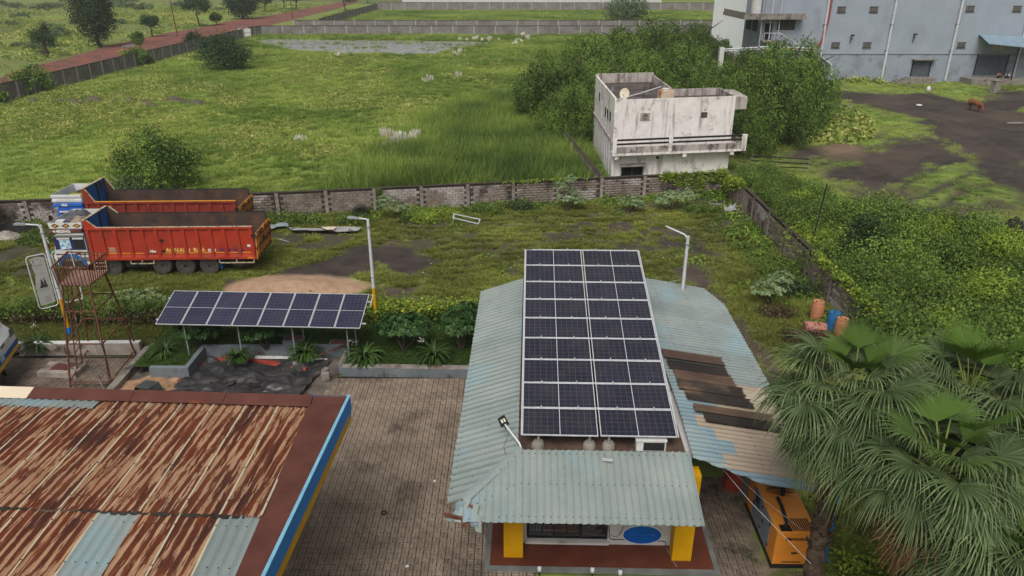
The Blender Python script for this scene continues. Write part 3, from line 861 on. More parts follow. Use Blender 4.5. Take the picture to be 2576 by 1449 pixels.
# ------------------------------------------------------------------ block walls round the yard
def block_mesh(name, L, H, D, mat, ch=0.012):
    """block with chamfered front arrises, set proud of its joint"""
    b = MB()
    for s in (-1, 1):
        y0, y1 = s * (D / 2 - 0.02), s * (D / 2)
        p = [(-L / 2, y0, 0), (L / 2, y0, 0), (L / 2, y0, H), (-L / 2, y0, H)]
        q = [(-L / 2 + ch, y1, ch), (L / 2 - ch, y1, ch), (L / 2 - ch, y1, H - ch), (-L / 2 + ch, y1, H - ch)]
        b.add(p + q, [(4, 5, 6, 7), (0, 1, 5, 4), (1, 2, 6, 5), (2, 3, 7, 6), (3, 0, 4, 7)])
    return b.mesh(name, mat)
def join_copies(name, base, spots, mats, parent):
    """many copies of one small mesh joined into one part"""
    nv = len(base.vertices); co = np.empty(nv * 3, np.float32); base.vertices.foreach_get('co', co); co = co.reshape(-1, 3)
    fl = [list(p.vertices) for p in base.polygons]
    k = len(fl[0]); F = np.array(fl)
    n = len(spots); S_ = np.array(spots, np.float32)      # x, y, z, rz, sx
    c, s = np.cos(S_[:, 3])[:, None], np.sin(S_[:, 3])[:, None]
    X = co[None, :, 0] * S_[:, 4][:, None]; Y = co[None, :, 1]
    V = np.stack([X * c - Y * s + S_[:, 0][:, None], X * s + Y * c + S_[:, 1][:, None], co[None, :, 2] + S_[:, 2][:, None]], -1).reshape(-1, 3)
    FF = (F[None] + (np.arange(n) * nv)[:, None, None]).reshape(-1, k)
    o = obj(name, np_mesh(name, V, FF, mats), parent)
    return o
BL, BH, BD = 0.385, 0.166, 0.17
def block_wall(name, label, A, B, H, near_from, near_to, posts=3.05, drop=None, seed=1):
    r = random.Random(seed)
    A, B = Vector((*A, 0)), Vector((*B, 0)); L = (B - A).length
    rz = math.atan2(B.y - A.y, B.x - A.x)
    w = thing(name, label, 'wall', A, rz)
    core = MB(); core.box(0, L, -0.062, 0.062, -0.15, H - 0.02)
    core.build('wall_core', m_mortar, w)
    npst = max(1, int(L / posts))
    px = [L * i / npst for i in range(npst + 1)]
    cop = MB()
    n = int(L / 0.8)
    for i in range(n):
        a, b2 = L * i / n, L * (i + 1) / n
        cop.box(a + .002, b2 - .002, -0.11 - r.uniform(0, .012), 0.11 + r.uniform(0, .012), H - 0.03, H + 0.02 + r.uniform(-.012, .015))
    cop.build('coping', m_coping, w)
    pb = MB()
    pb.box(-0.11, 0.11, -0.125, 0.125, -0.15, H - 0.005)
    pm_ = pb.mesh('post', m_post)
    for x in px[:-1] if name != 'side_wall' else px:
        o = obj('post', pm_, w, (x, 0, 0)); o.rotation_euler = (r.uniform(-.015, .015), 0, 0)
    meshes = [block_mesh('block', BL, BH, BD, m_block), block_mesh('block', BL, BH, BD, m_block2)]
    nc = int((H - 0.04) / 0.176)
    near, far = [], {0: [], 1: []}
    for ci in range(nc):
        z = 0.01 + ci * 0.176
        x = -0.2 if ci % 2 else 0.0
        while x < L:
            cx = x + 0.2
            if 0.05 < cx < L - 0.05 and all(abs(cx - p) > 0.2 for p in px):
                pale = fbm(np.array([cx / 4.0 + seed]), np.array([z / 1.5]), 300 + seed)[0] > 0.56
                (near if near_from <= cx <= near_to else far[int(pale)]).append((cx, 0, z, r.gauss(0, .006), 1.0, int(pale)))
            x += 0.4
    near.sort(key=lambda q: abs(q[0] - (near_from + near_to) / 2))
    for q in near[:300]:
        obj('block', meshes[q[5]], w, (q[0], r.uniform(-.006, .006), q[2]), (0, 0, q[3]))
    for q in near[300:]: far[q[5]].append(q)
    for k in (0, 1):
        if far[k]:
            tag(join_copies('block_courses', meshes[k], [q[:5] for q in far[k]], meshes[k].materials[0], w), kind='stuff')
    return w
block_wall('yard_wall', 'long weathered grey block wall between truck yard and meadow', BACK_WALL[1], BACK_WALL[2], 1.58, 0.3, 14.5, seed=1)
block_wall('yard_wall', 'dark stained block wall stretch behind the parked trucks', BACK_WALL[0], BACK_WALL[1], 1.58, 0, 7.5, seed=2)
block_wall('side_wall', 'block wall with concrete posts running beside the shrub thicket', RIGHT_WALL[0], RIGHT_WALL[1], 1.62, 6, 20.5, posts=2.9, seed=3)
# short wall behind the white house's left side
block_wall('lane_wall', 'low brown wall running back beside the white house and reeds', (6.3, 50.0), (4.6, 66), 1.5, 99, 99, seed=4)

# ------------------------------------------------------------------ far boundary walls: posts and rendered panels
def far_panel_mat():
    t = NT('far_blockwork')
    tc = t.n('ShaderNodeTexCoord').outputs['Object']
    sp = t.n('ShaderNodeSeparateXYZ'); t.set(sp.inputs[0], tc)
    cb = t.n('ShaderNodeCombineXYZ'); t.set(cb.inputs[0], sp.outputs[0]); t.set(cb.inputs[1], sp.outputs[2])
    br = t.n('ShaderNodeTexBrick'); t.set(br.inputs['Vector'], cb.outputs[0])
    br.inputs['Color1'].default_value = S(150, 146, 144); br.inputs['Color2'].default_value = S(128, 124, 122); br.inputs['Mortar'].default_value = S(100, 94, 92)
    br.inputs['Scale'].default_value = 1.0; br.inputs['Brick Width'].default_value = 0.42; br.inputs['Row Height'].default_value = 0.19; br.inputs['Mortar Size'].default_value = 0.012
    col = t.mix(t.ramp(t.noise(t.coord('World'), 0.5, 6), 0.45, 0.65), br.outputs['Color'], S(116, 108, 104))
    t.principled(t.bright(col, 0.85, 1.15, t.noise(t.coord('World'), 3, 4)), 0.95, 0.2)
    return t.mat
m_far_panel = far_panel_mat()
m_far_post = pm('pale_post', S(186, 180, 174), S(154, 148, 142), scale=1.5, coord='World')
m_hole = pm('dark_hole', S(26, 24, 24), S(20, 20, 20))
def far_wall(name, label, A, B, H, posts, holes=True, gap=None):
    A, B = Vector((*A, 0)), Vector((*B, 0)); L = (B - A).length
    w = thing(name, label, 'wall', A, math.atan2(B.y - A.y, B.x - A.x))
    n = max(1, round(L / posts)); st = L / n
    p = MB(); p.box(-0.13, 0.13, -0.16, 0.16, -0.2, H - 0.02); pme = p.mesh('post', m_far_post)
    b = MB(); b.box(0.13, st - 0.13, -0.09, 0.09, -0.2, H - 0.06)
    b.box(0.13, st - 0.13, -0.1, 0.1, 0.0, 0.28, 1)
    b.box(0.0, st, -0.15, 0.15, H - 0.06, H + 0.03, 2)
    if holes:
        for q in (0.42, 0.56):
            b.box(st * q, st * q + 0.16, -0.095, 0.095, H * 0.62, H * 0.62 + 0.14, 3)
    bme = b.mesh('wall_panel', [m_far_panel, m_concrete, m_coping, m_hole])
    for i in range(n + 1): obj('post', pme, w, (i * st, 0, 0))
    for i in range(n):
        if gap and gap[0] <= i < gap[1]: continue
        obj('wall_panel', bme, w, (i * st, 0, 0))
    return w
far_wall('boundary_wall', 'long grey boundary wall beside the red dirt road', (-60, 172), (-61.3, 86), 2.05, 3.3)
far_wall('boundary_wall', 'grey brown boundary wall straight behind the pond', (-58.8, 181.5), (46, 181.5), 2.1, 4.9, False)
far_wall('boundary_wall', 'second wall with white shrubs before it, behind the pond wall', (-56, 199), (64, 199), 2.2, 5.2, False)
far_wall('boundary_wall', 'far dark grey wall below the long white shed', (-50, 290), (75, 285), 2.6, 5.2)
far_wall('boundary_wall', 'slanting far wall between red road and the plots', (-51, 205), (-50, 290), 2.1, 4.5)
far_wall('boundary_wall', 'short return wall by the white gate at the pond corner', (-60.5, 176.8), (-58.8, 181.5), 2.1, 2.4, False)
far_wall('boundary_wall', 'dark wall stub running back beside the white cladded shed', (44, 160), (46, 181.5), 2.1, 5, False)

# white sheet gate at the corner of the boundary wall
g = thing('gate', 'white two leaf sheet metal gate at the corner of boundary walls', 'gate', (-62.0, 174.2, 0), R(14))
for i in range(2):
    b = MB(); b.box(i * 1.5 + .04, i * 1.5 + 1.46, -.02, .02, .15, 2.0)
    b.build('gate_leaf', m_white, g)
b = MB()
for x in (0, 1.5, 3.0): b.box(x - .05, x + .05, -.05, .05, 0, 2.15)
for z in (.12, 1.05, 2.02): b.box(0.051, 1.449, -.035, .035, z - .03, z + .03); b.box(1.551, 2.949, -.035, .035, z - .03, z + .03)
b.build('gate_frame', m_dark, g)

# long white shed beyond the far wall
sh = thing('white_shed', 'long white shed wall beyond the far boundary wall', 'shed', (-42, 300, 0))
for i in range(16):
    b = MB(); b.box(i * 6.2 + .03, i * 6.2 + 6.17, 0, .3, 0, 7); b.build('wall_panel', m_white, sh)
b = MB(); b.box(-.2, 99.6, -.4, 22, 7.01, 7.4); b.build('roof', m_galv, sh)
b = MB(); b.box(0, 99.2, .31, 20, 0, 7); b.build('shed_body', m_white, sh)
# ------------------------------------------------------------------ fuel station: paving
m_paver = pm('paver', S(146, 131, 115), S(119, 105, 91), scale=1.1, rough=0.85, bump=0.4, bscale=30, coord='World', rnd=0.12, stain=S(70, 59, 51), sscale=0.45, slo=0.54, shi=0.72)
m_paver2 = pm('paver_dusty', S(132, 116, 102), S(98, 86, 76), scale=1.3, rough=0.9, bump=0.4, bscale=30, coord='World', rnd=0.12, stain=S(66, 62, 46), sscale=0.8, slo=0.55, shi=0.66)
m_joint = pm('paver_joint', S(50, 43, 38), S(40, 35, 31), scale=4, coord='World')
def paver_mesh(name, mat, L=0.2, W=0.1, H=0.03, n=3):
    """zig-zag edged interlocking paver with chamfered top"""
    ch, am = 0.007, 0.007
    out = []
    zs = [0, am, 0, -am, 0]
    g = 0.006
    xs = np.linspace(-L / 2 + g, L / 2 - g, 5)
    out = [(x, -W / 2 + g + z) for x, z in zip(xs, zs)] + [(x, W / 2 - g + z) for x, z in zip(xs[::-1], zs[::-1])]
    inn = [(x * (1 - 2 * ch / L), y * (1 - 2 * ch / W)) for x, y in out]
    m = len(out)
    b = MB()
    v = [(x, y, 0) for x, y in out] + [(x, y, H - ch) for x, y in out] + [(x, y, H) for x, y in inn]
    f = [(i, (i + 1) % m, m + (i + 1) % m, m + i) for i in range(m)] + [(m + i, m + (i + 1) % m, 2 * m + (i + 1) % m, 2 * m + i) for i in range(m)] + [tuple(range(2 * m, 3 * m))]
    b.add(v, f)
    return b.mesh(name, mat)
def quadify(me):
    """replace the n-gon cap by quads so copies can be joined by arrays"""
    bm = bmesh.new(); bm.from_mesh(me)
    bmesh.ops.triangulate(bm, faces=bm.faces[:]); bm.to_mesh(me); bm.free()
    return me
def paving(name, x0, x1, y0, y1, rz, keep, view_c, mat, z=0.0):
    base = MB(); base.add([(x0, y0, z - .004), (x1, y0, z - .004), (x1, y1, z - .004), (x0, y1, z - .004)], [(0, 1, 2, 3)])
    root = base.build(name, m_joint); tag(root, kind='structure')
    me = quadify(paver_mesh('paver', mat))
    spots = []
    nx, ny = int((x1 - x0) / .205), int((y1 - y0) / .205)
    for j in range(ny):
        for i in range(nx):
            cx, cy = x0 + (i + .5) * .205, y0 + (j + .5) * .205
            if not keep(cx, cy): continue
            hor = (i + j) % 2 == 0
            for s in (-.05, .05):
                if hor: spots.append((cx, cy + s, z, 0.0))
                else: spots.append((cx + s, cy, z, math.pi / 2))
    r = random.Random(5)
    spots = [(a, b, c + r.uniform(-.003, .004), d + r.gauss(0, .012), 1.0) for a, b, c, d in spots]
    spots.sort(key=lambda q: (q[0] - view_c[0]) ** 2 + (q[1] - view_c[1]) ** 2)
    for q in spots[:300]: obj('paver', me, root, q[:3], (0, 0, q[3]))
    # the rest, in four tone batches so that the joined courses stay uneven
    tag(join_copies('paver_courses', me, spots[300:], mat, root), kind='stuff')
    return root
paving('forecourt', -15.18, 0.61, 7.05, 25.28, 0, lambda x, y: y > 12 and x > -8.8 and (x > -7.0 - (25 - y) * .12 or y < 20), (-2.6, 15.6), m_paver)
paving('tanker_yard', -24.5, -15.35, 21.8, 26.9, 0, lambda x, y: x < -14.9, (-17.2, 24.6), m_paver2)
paving('generator_alley', 5.35, 8.6, 12.0, 19.0, 0, lambda x, y: True, (6, 15.4), m_paver2)

# worn concrete apron between garden and canopy
m_apron = pm('stained_concrete', S(120, 110, 100), S(84, 76, 68), scale=1.5, bump=0.3, coord='World', stain=S(52, 46, 42), sscale=0.9, slo=0.5, shi=0.62)
b = MB(); b.add([(-15.3, 21.8, .006), (-6.95, 21.8, .006), (-6.95, 27, .006), (-15.3, 27, .006)], [(0, 1, 2, 3)])
tag(b.build('apron', m_apron), kind='structure')

# ------------------------------------------------------------------ corrugated roofing
def roof_mat(name, c1, c2, patch=None, pth=(0.6, 0.66), spot=S(80, 60, 50), rough=0.45, lap=None):
    t = NT(name)
    w = t.coord('World')
    c = t.mix(t.ramp(t.noise(w, 0.8, 5), 0.35, 0.65), c1, c2)
    if patch is not None:
        c = t.mix(t.ramp(t.noise(w, 0.55, 5), *pth), c, patch)
    c = t.mix(t.ramp(t.noise(w, 3.0, 8, 0.75), 0.69, 0.74), c, spot)
    c = t.bright(c, 0.9, 1.1, t.noise(w, 9, 4))
    c = t.bright(c, 0.94, 1.06, t.rnd())
    t.principled(c, rough, 0.35, 0.0, t.bump(t.noise(w, 1.2, 3), 0.12, 0.05))
    return t.mat
m_roof = roof_mat('pale_green_sheet', S(146, 155, 150), S(132, 142, 138), S(132, 156, 160), (0.56, 0.7))
m_roof_blue = roof_mat('faded_blue_sheet', S(146, 155, 152), S(130, 140, 138), S(134, 156, 162), (0.54, 0.7))
m_roof_blue2 = roof_mat('bright_blue_sheet', S(134, 154, 161), S(120, 143, 153), S(144, 158, 158), (0.48, 0.62))
m_roof_cream = roof_mat('chalky_cream_sheet', S(178, 162, 142), S(162, 146, 128), S(186, 172, 152), (0.5, 0.6), spot=S(120, 62, 40))
m_asb = roof_mat('blackened_fibre_sheet', S(64, 57, 52), S(42, 37, 34), S(104, 82, 68), (0.58, 0.68), spot=S(30, 26, 24), rough=0.95)
m_asb2 = roof_mat('brown_fibre_sheet', S(104, 84, 70), S(76, 60, 52), S(128, 100, 80), (0.56, 0.68), spot=S(40, 34, 30), rough=0.95)
m_screw = pm('screw_head', S(60, 58, 58), S(44, 42, 42))
def trap(x, pitch, top, slope):
    f = (x / pitch) % 1.0
    d = abs(f - 0.5) * pitch
    if d < top / 2: return 1.0
    if d < top / 2 + slope: return 1 - (d - top / 2) / slope
    return 0.0
def rib_sheet(name, parent, s0, s1, top, bot, pitch, h, mats, prof='trap', mat_fn=None, nseg=3, lift=0.0, rag=0.0, seed=0, screws=None, rtop=0.03, rslope=0.02):
    """ribbed sheet whose ribs run from top(s) to bot(s); s measures across the ribs in metres"""
    r = random.Random(seed)
    xs = [s0]
    if prof == 'trap':
        k = math.floor(s0 / pitch) - 1
        while k * pitch < s1 + pitch:
            for o in (-rtop / 2 - rslope, -rtop / 2, rtop / 2, rtop / 2 + rslope):
                x = (k + .5) * pitch + o
                if s0 < x < s1: xs.append(x)
            k += 1
    else:
        n = int((s1 - s0) / pitch * 8)
        xs += [s0 + (s1 - s0) * i / n for i in range(1, n)]
    xs.append(s1)
    V, F, M_ = [], [], []
    for x in xs:
        a, b = Vector(top(x)), Vector(bot(x))
        if rag: b = b + (b - a).normalized() * r.uniform(-rag, rag)
        e = 0.05
        dn = b - a; ac = (Vector(top(x + e)) - Vector(top(x - e)))
        ac2 = (Vector(bot(x + e)) - Vector(bot(x - e)))
        nrm = ac2.cross(dn).normalized()
        if nrm.z < 0: nrm = -nrm
        hh = trap(x, pitch, rtop, rslope) * h if prof == 'trap' else (0.5 + 0.5 * math.cos(2 * math.pi * x / pitch)) * h
        for i in range(nseg + 1):
            V.append(a.lerp(b, i / nseg) + nrm * (hh + lift))
    m = nseg + 1
    for j in range(len(xs) - 1):
        for i in range(nseg):
            F.append((j * m + i, j * m + i + 1, (j + 1) * m + i + 1, (j + 1) * m + i))
            M_.append(mat_fn((xs[j] + xs[j + 1]) / 2, (i + .5) / nseg) if mat_fn else 0)
    V = np.array([tuple(v) for v in V]); F = np.array(F)
    # thin underside
    n0 = len(V)
    V2 = V - np.array([0, 0, 0.006]); F2 = F[:, ::-1] + n0
    o = obj(name, np_mesh(name, np.vstack([V, V2]), np.vstack([F, F2]), mats, fmat=M_ + M_), parent)
    if screws:
        sb = MB()
        k = math.floor(s0 / pitch)
        while (k + .5) * pitch < s1:
            x = (k + .5) * pitch
            if x > s0 + .02:
                a, b = Vector(top(x)), Vector(bot(x))
                for t_ in screws:
                    if r.random() < .9:
                        p = a.lerp(b, t_) + Vector((0, 0, h + lift))
                        sb.box(p.x - .011, p.x + .011, p.y - .011, p.y + .011, p.z - .004, p.z + .012)
            k += 1
        if sb.v: tag(sb.build('screw_heads', m_screw, o), kind='stuff')
    return o

# ------------------------------------------------------------------ sales building
BYAW = -R(1.5)
bld = thing('sales_building', 'low shop building with pale green sheet awnings and yellow pillars', 'building', (0.16, 15.65, 0), BYAW)
m_shopwall = pm('shop_wall', S(205, 200, 198), S(186, 180, 176), scale=1.2, stain=S(120, 108, 98), sscale=1.4, slo=0.6, shi=0.7)
m_slab = pm('roof_slab', S(104, 82, 68), S(70, 54, 46), scale=1.2, bump=0.4, stain=S(44, 36, 32), sscale=1.0, slo=0.52, shi=0.64)
m_floor = pm('red_oxide_floor', S(104, 58, 42), S(88, 46, 34), scale=1.5, rough=0.5)
m_edge = pm('grey_edge', S(120, 122, 120), S(98, 100, 98), scale=2, bump=0.2)
SL, SW = 11.3, 4.3                      # slab length and width
b = MB(); b.box(0, SW, 0, SL, 3.3, 3.5); b.build('roof_slab', m_slab, bld)
b = MB()
b.box(-.1, .1, .35, SL - .1, 0, 3.29); b.box(SW + .1, SW + .3, .35, SL - .1, 0, 3.29); b.box(.101, SW + .099, SL - .3, SL - .1, 0, 3.29)
b.build('wall', m_shopwall, bld)
# front wall round the show window
b = MB()
b.box(.101, .24, .3, .45, .12, 3.29); b.box(2.5, 4.38, .3, .45, .12, 3.29); b.box(.241, 2.499, .3, .45, .12, .24); b.box(.241, 2.499, .3, .45, 2.5, 3.29)
b.build('front_wall', m_shopwall, bld)
b = MB(); b.box(-.75, 5.3, -.55, 2.2, 0.004, .13); b.build('plinth', m_floor, bld)
b = MB(); b.box(-.9, 5.45, -.68, -.551, 0.004, .11); b.box(-.9, -.751, -.55, 2.4, 0.004, .11); b.box(5.301, 5.45, -.55, 2.4, .004, .11); b.build('plinth_edge', m_edge, bld)
for x0 in (-.38, 4.2):
    b = MB(); b.box(x0, x0 + .53, -.28, .12, .131, 3.0); b.build('pillar', m_yellow, bld, bevel=.008)
# left awning: ribs run down the slope, cut along the hip at the near end
LE, EZ, RZ = -1.72, 2.92, 3.52
def hip_x(y): return y * 0.86            # plan line of the hip for y < 0
def left_top(y):
    return (0, y, RZ) if y >= 0 else (max(LE, hip_x(y)), y, RZ + (EZ - RZ) * min(1, hip_x(y) / LE))
def left_bot(y): return (LE, y, EZ)
s = -1.45; i = 0
while s < SL - .1:
    e = min(s + 1.06, SL)
    rib_sheet('roof_sheet', bld, s, e, left_top, left_bot, 0.265, 0.034, [m_roof], nseg=3, lift=.004 * (i % 2), rag=.012, seed=i, screws=(.06, .5, .93) , rtop=.05, rslope=.035)
    s = e - .03 if e < SL else SL; i += 1
# front awning
FE = -2.05
def front_top(x): return (x, 0, RZ) if x >= 0 else (x, x / 0.86 if x > -1.6 else FE, RZ + (EZ - RZ) * min(1, (x / 0.86) / FE))
def front_bot(x): return (x + .02, FE, EZ)
def front_edge(x): return front_bot(x)
s = -1.3; i = 0
while s < 4.4:
    e = min(s + 1.05, 4.42) if s > -1.2 else -.92
    rib_sheet('roof_sheet', bld, s, e, front_top, front_bot, 0.177, 0.03, [m_roof if s > -1.2 else m_roof_blue2], nseg=3, lift=.004 * (i % 2), rag=.01, seed=40 + i, screws=(.07, .5, .93), rtop=.035, rslope=.02)
    s = e - .02 if e < 4.42 else 9; i += 1
# hip flashing
b = MB()
h0, h1 = Vector((.06, .06, RZ + .05)), Vector((-1.28, -1.5, EZ + .24))
for k in range(2):
    a, c = h0.lerp(h1, k * .5), h0.lerp(h1, k * .5 + .52)
    n = Vector((.09, -.075, -.03)); 
    dz = Vector((0, 0, .012 * k))
    b.add([a - n + Vector((0, 0, -.05)) + dz, a + dz, a + n + Vector((0, 0, -.02)) + dz, c - n + Vector((0, 0, -.05)) + dz, c + dz, c + n + Vector((0, 0, -.02)) + dz], [(0, 1, 4, 3), (1, 2, 5, 4)])
b.build('hip_flashing', m_roof_blue, bld)
# torn corner of the awning: crumpled strips and a broken purlin end
r = random.Random(4)
for k in range(5):
    b = MB(); V = []
    p0 = Vector((-1.28 + k * .07, -1.5 - k * .05, EZ + .2)); d = Vector((-.32 + k * .12, -.3 - k * .05, -.38 + r.uniform(-.06, .06)))
    nrm = Vector((.09, -.05, .02))
    pts = [p0 + d * t + Vector((r.uniform(-.05, .05), r.uniform(-.05, .05), r.uniform(-.05, .05))) for t in (0, .25, .5, .75, 1)]
    v = []
    for q in pts: v += [q - nrm, q + nrm * r.uniform(.3, 1.4)]
    b.add(v, [(2 * i, 2 * i + 1, 2 * i + 3, 2 * i + 2) for i in range(4)])
    b.build('torn_sheet', [m_roof_blue2, m_roof, m_rust_pole][k % 3], bld)
b = MB(); b.bar((-1.75, -1.7, EZ - .08), (-1.0, -2.0, EZ - .05), .06, .09); b.build('purlin_end', m_rust_pole, bld)
b = MB(); b.bar((LE + .1, -.9, EZ - .05), (LE + .1, SL, EZ - .05), .05, .05); b.bar((-1.2, FE + .12, EZ - .05), (4.4, FE + .12, EZ - .05), .05, .05); b.build('purlin', m_dark, bld)
# right lean-to roof: patched sheets
RX, REZ = 3.5, 2.97
def right_top(y):
    f = max(0, (-.17 - y)) * 2.5 / RX
    return (SW + .18 + .04 * math.sin(y * .7) + f * (RX - .18), y, RZ - .04 + f * (REZ - RZ + .04))
def right_bot(y): return (SW + RX + (y > 10.2) * -(y - 10.2) * .3, y, REZ)
def rmat(yc):
    return m_roof_blue
secs = [(-.9, -.5, 'b2'), (-.5, .2, 'c'), (.2, 1.3, 'c'), (1.3, 2.2, 'c'), (2.2, 2.9, 'c'), (2.9, 4.0, 'c'), (4.0, 5.1, 'bl'), (5.1, 6.2, 'bl'), (6.2, 7.3, 'bl'), (7.3, 8.4, 'bl'), (8.4, 9.5, 'bl'), (9.5, 10.6, 'bl'), (10.6, 11.7, 'bl')]
for i, (a, e, kd) in enumerate(secs):
    fn = (lambda yc, t_: 1 if t_ < .25 + .1 * math.sin(yc * 3) else 0) if kd == 'c' else None
    mats = {'b2': [m_roof_blue2], 'c': [m_roof_cream, m_roof_blue2], 'bl': [m_roof_blue]}[kd]
    rib_sheet('roof_sheet', bld, a, e + .03, right_top, right_bot, .2, .03, mats, nseg=8, lift=.004 * (i % 2), rag=.02, seed=80 + i, mat_fn=fn, screws=(.2, .55, .92), rtop=.06, rslope=.03)
def rt(u0): return lambda y: tuple(Vector(right_top(y)).lerp(Vector(right_bot(y)), u0))
for i, (a, e, u0, u1) in enumerate([(4.95, 5.5, .03, .62), (4.3, 4.85, .04, .6), (3.72, 4.36, .07, .63), (3.1, 3.68, .06, .67), (2.6, 3.06, .1, .7), (1.95, 2.35, .13, .82), (1.5, 1.98, .2, .86)]):
    rib_sheet('fibre_sheet', bld, a, e, rt(u0), rt(u1), .19, .06, [m_asb2 if i in (0, 2, 5) else m_asb], prof='sine', nseg=2, lift=.05 + .03 * (i % 2), rag=.05, seed=120 + i)
for y in (1.2, 4.5, 8, 11):
    b = MB(); b.box(SW + RX - .35, SW + RX - .25, y - .05, y + .05, 0, 2.93); b.build('post', m_dark, bld)
# ------------------------------------------------------------------ shop front: window, goods, sign
m_glass = NT('shop_glass')
_g = m_glass.n('ShaderNodeBsdfGlossy'); _g.inputs['Roughness'].default_value = 0.03
_t = m_glass.n('ShaderNodeBsdfTransparent'); _t.inputs[0].default_value = (.75, .8, .8, 1)
_m = m_glass.n('ShaderNodeMixShader'); _m.inputs[0].default_value = 0.1
m_glass.t.links.new(_t.outputs[0], _m.inputs[1]); m_glass.t.links.new(_g.outputs[0], _m.inputs[2])
m_glass = m_glass.done(_m.outputs[0])
m_in = pm('shop_interior', S(70, 66, 60), S(52, 48, 44))
win = MB(); win.box(.25, 2.49, .9, .95, .24, 2.5); win.box(.25, .3, .46, .9, .24, 2.5); win.box(2.44, 2.49, .46, .9, .24, 2.5); win.box(.3, 2.44, .5, .9, .25, .3)
w_ = win.build('show_window', m_in, bld)
for i in range(3):
    x0 = .26 + i * .745
    p = MB(); p.box(x0 + .03, x0 + .715, .372, .378, .3, 2.48); p.build('pane', m_glass, w_)
    f = MB(); f.box(x0, x0 + .03, .36, .39, .26, 2.49); f.box(x0 + .715, x0 + .742, .36, .39, .26, 2.49); f.box(x0 + .031, x0 + .714, .36, .39, .26, .3)
    f.build('frame', m_dark, w_)
b = MB(); b.box(.2, 2.54, .2, .299, .18, .26); b.build('sill', m_shopwall, bld)
def bworld(x, y, z):
    return bld.matrix_world @ Vector((x, y, z))
bpy.context.view_layer.update()
def bottle_mesh(nm, c, cap):
    b = MB(); b.lathe([(.03, 0), (.033, .02), (.033, .15), (.012, .2), (.012, .22)], n=10); b.lathe([(.034, .05), (.034, .11)], n=10, mi=1); b.lathe([(.014, .221), (.014, .24)], n=8, mi=1)
    return b.mesh(nm, [c, cap], True)
m_pet = pm('clear_bottle', S(150, 165, 170), S(130, 145, 150), rough=.2); m_redb = pm('red_bottle', S(150, 40, 50), S(130, 30, 42), rough=.3)
m_bluep = pm('blue_plastic', S(50, 120, 190), S(40, 100, 170), rough=.4); m_navy = pm('navy_pack', S(44, 40, 60), S(34, 30, 44), rough=.4)
m_lblue = pm('pale_blue_pack', S(130, 170, 200), S(110, 150, 185), rough=.4)
ba, bb = bottle_mesh('water_bottle', m_pet, m_lblue), bottle_mesh('red_bottle', m_redb, m_white)
for i in range(9):
    o = obj('water_bottle', ba, None, bworld(.36 + (i % 4) * .085, .56 + (i // 4) * .09, .301)); tag(o, 'clear water bottle standing in the shop window beside red bottles', 'bottle', 'water bottles in the shop window')
for i in range(9):
    o = obj('drink_bottle', bb, None, bworld(.74 + (i % 5) * .08, .56 + (i // 5) * .09, .301)); tag(o, 'red drink bottle standing in the shop window', 'bottle', 'red bottles in the shop window')
pk = MB(); pk.prism_y([(-.05, 0), (.05, 0), (.055, .14), (.03, .2), (.03, .26), (-.03, .26), (-.03, .2), (-.055, .14)], -.02, .02); pk.prism_y([(-.051, .01), (.051, .01), (.051, .07), (-.051, .07)], -.022, .022, 1)
pk1 = pk.mesh('oil_pack', [m_navy, m_lblue]); pk2 = pk.mesh('oil_pack', [m_navy, m_redb])
for i, (x, k) in enumerate([(.42, 1), (.53, 1), (.66, 1), (.78, 1), (1.05, 0), (1.17, 0), (1.3, 0), (1.4, 0), (1.5, 0), (1.85, 0), (2.2, 0)]):
    o = obj('oil_pack', pk2 if k else pk1, None, bworld(x, .5, .78)); o.scale = (1, 1, 1.3)
    tag(o, 'dark pack with red label hanging in the shop window' if k else 'dark pack with pale blue label hanging in the shop window', 'pack', 'packs hanging in the shop window')
b = MB(); b.box(1.05, 1.35, .55, .75, .301, .42); b.box(1.4, 1.7, .55, .8, .301, .36); tag(b.build('carton', pm('carton', S(140, 120, 84), S(120, 100, 70)), None, loc=bworld(0, 0, 0) - Vector((0, 0, 0)), rot=(0, 0, BYAW)), 'low brown carton lying in the shop window', 'box')
b = MB(); b.box(1.78, 2.2, .52, .8, .301, .33); b.bar((1.8, .55, .34), (2.3, .75, .5), .2, .01); b.bar((2.1, .5, .335), (2.38, .6, .36), .15, .01)
tag(b.build('newspapers', pm('newsprint', S(150, 150, 150), S(110, 110, 112), scale=14), None, loc=bworld(0, 0, 0), rot=(0, 0, BYAW)), 'grey newspapers spread in the shop window', 'newspapers')
# oval sign
sg = thing('oval_sign', 'blue oval sign with white rim on the white shop wall', 'sign', bworld(3.43, .3, .62), BYAW)
def oval(b, rx, rz, y0, y1, mi=0, n=40):
    b.prism_y([(rx * math.cos(2 * math.pi * k / n), rz * math.sin(2 * math.pi * k / n)) for k in range(n)], y0, y1, mi)
b = MB(); oval(b, .56, .34, -.14, -.001); b.build('rim', m_white, sg)
m_signblue = pm('sign_blue', S(16, 88, 172), S(12, 78, 156), rough=.35, fine=.02)
b = MB(); oval(b, .525, .305, -.152, -.141); b.build('sign_face', m_signblue, sg)
m_signtxt = pm('sign_text', S(44, 104, 176), S(40, 98, 168))
b = MB(); rl = random.Random(3); x = -.39
while x < .38:
    w = rl.uniform(.012, .03); h = rl.choice((.03, .03, .045)); b.box(x, x + w, -.1535, -.152, -.015, -.015 + h); x += w + (.045 if rl.random() < .12 else .01)
b.build('faded_lettering', m_signtxt, sg)
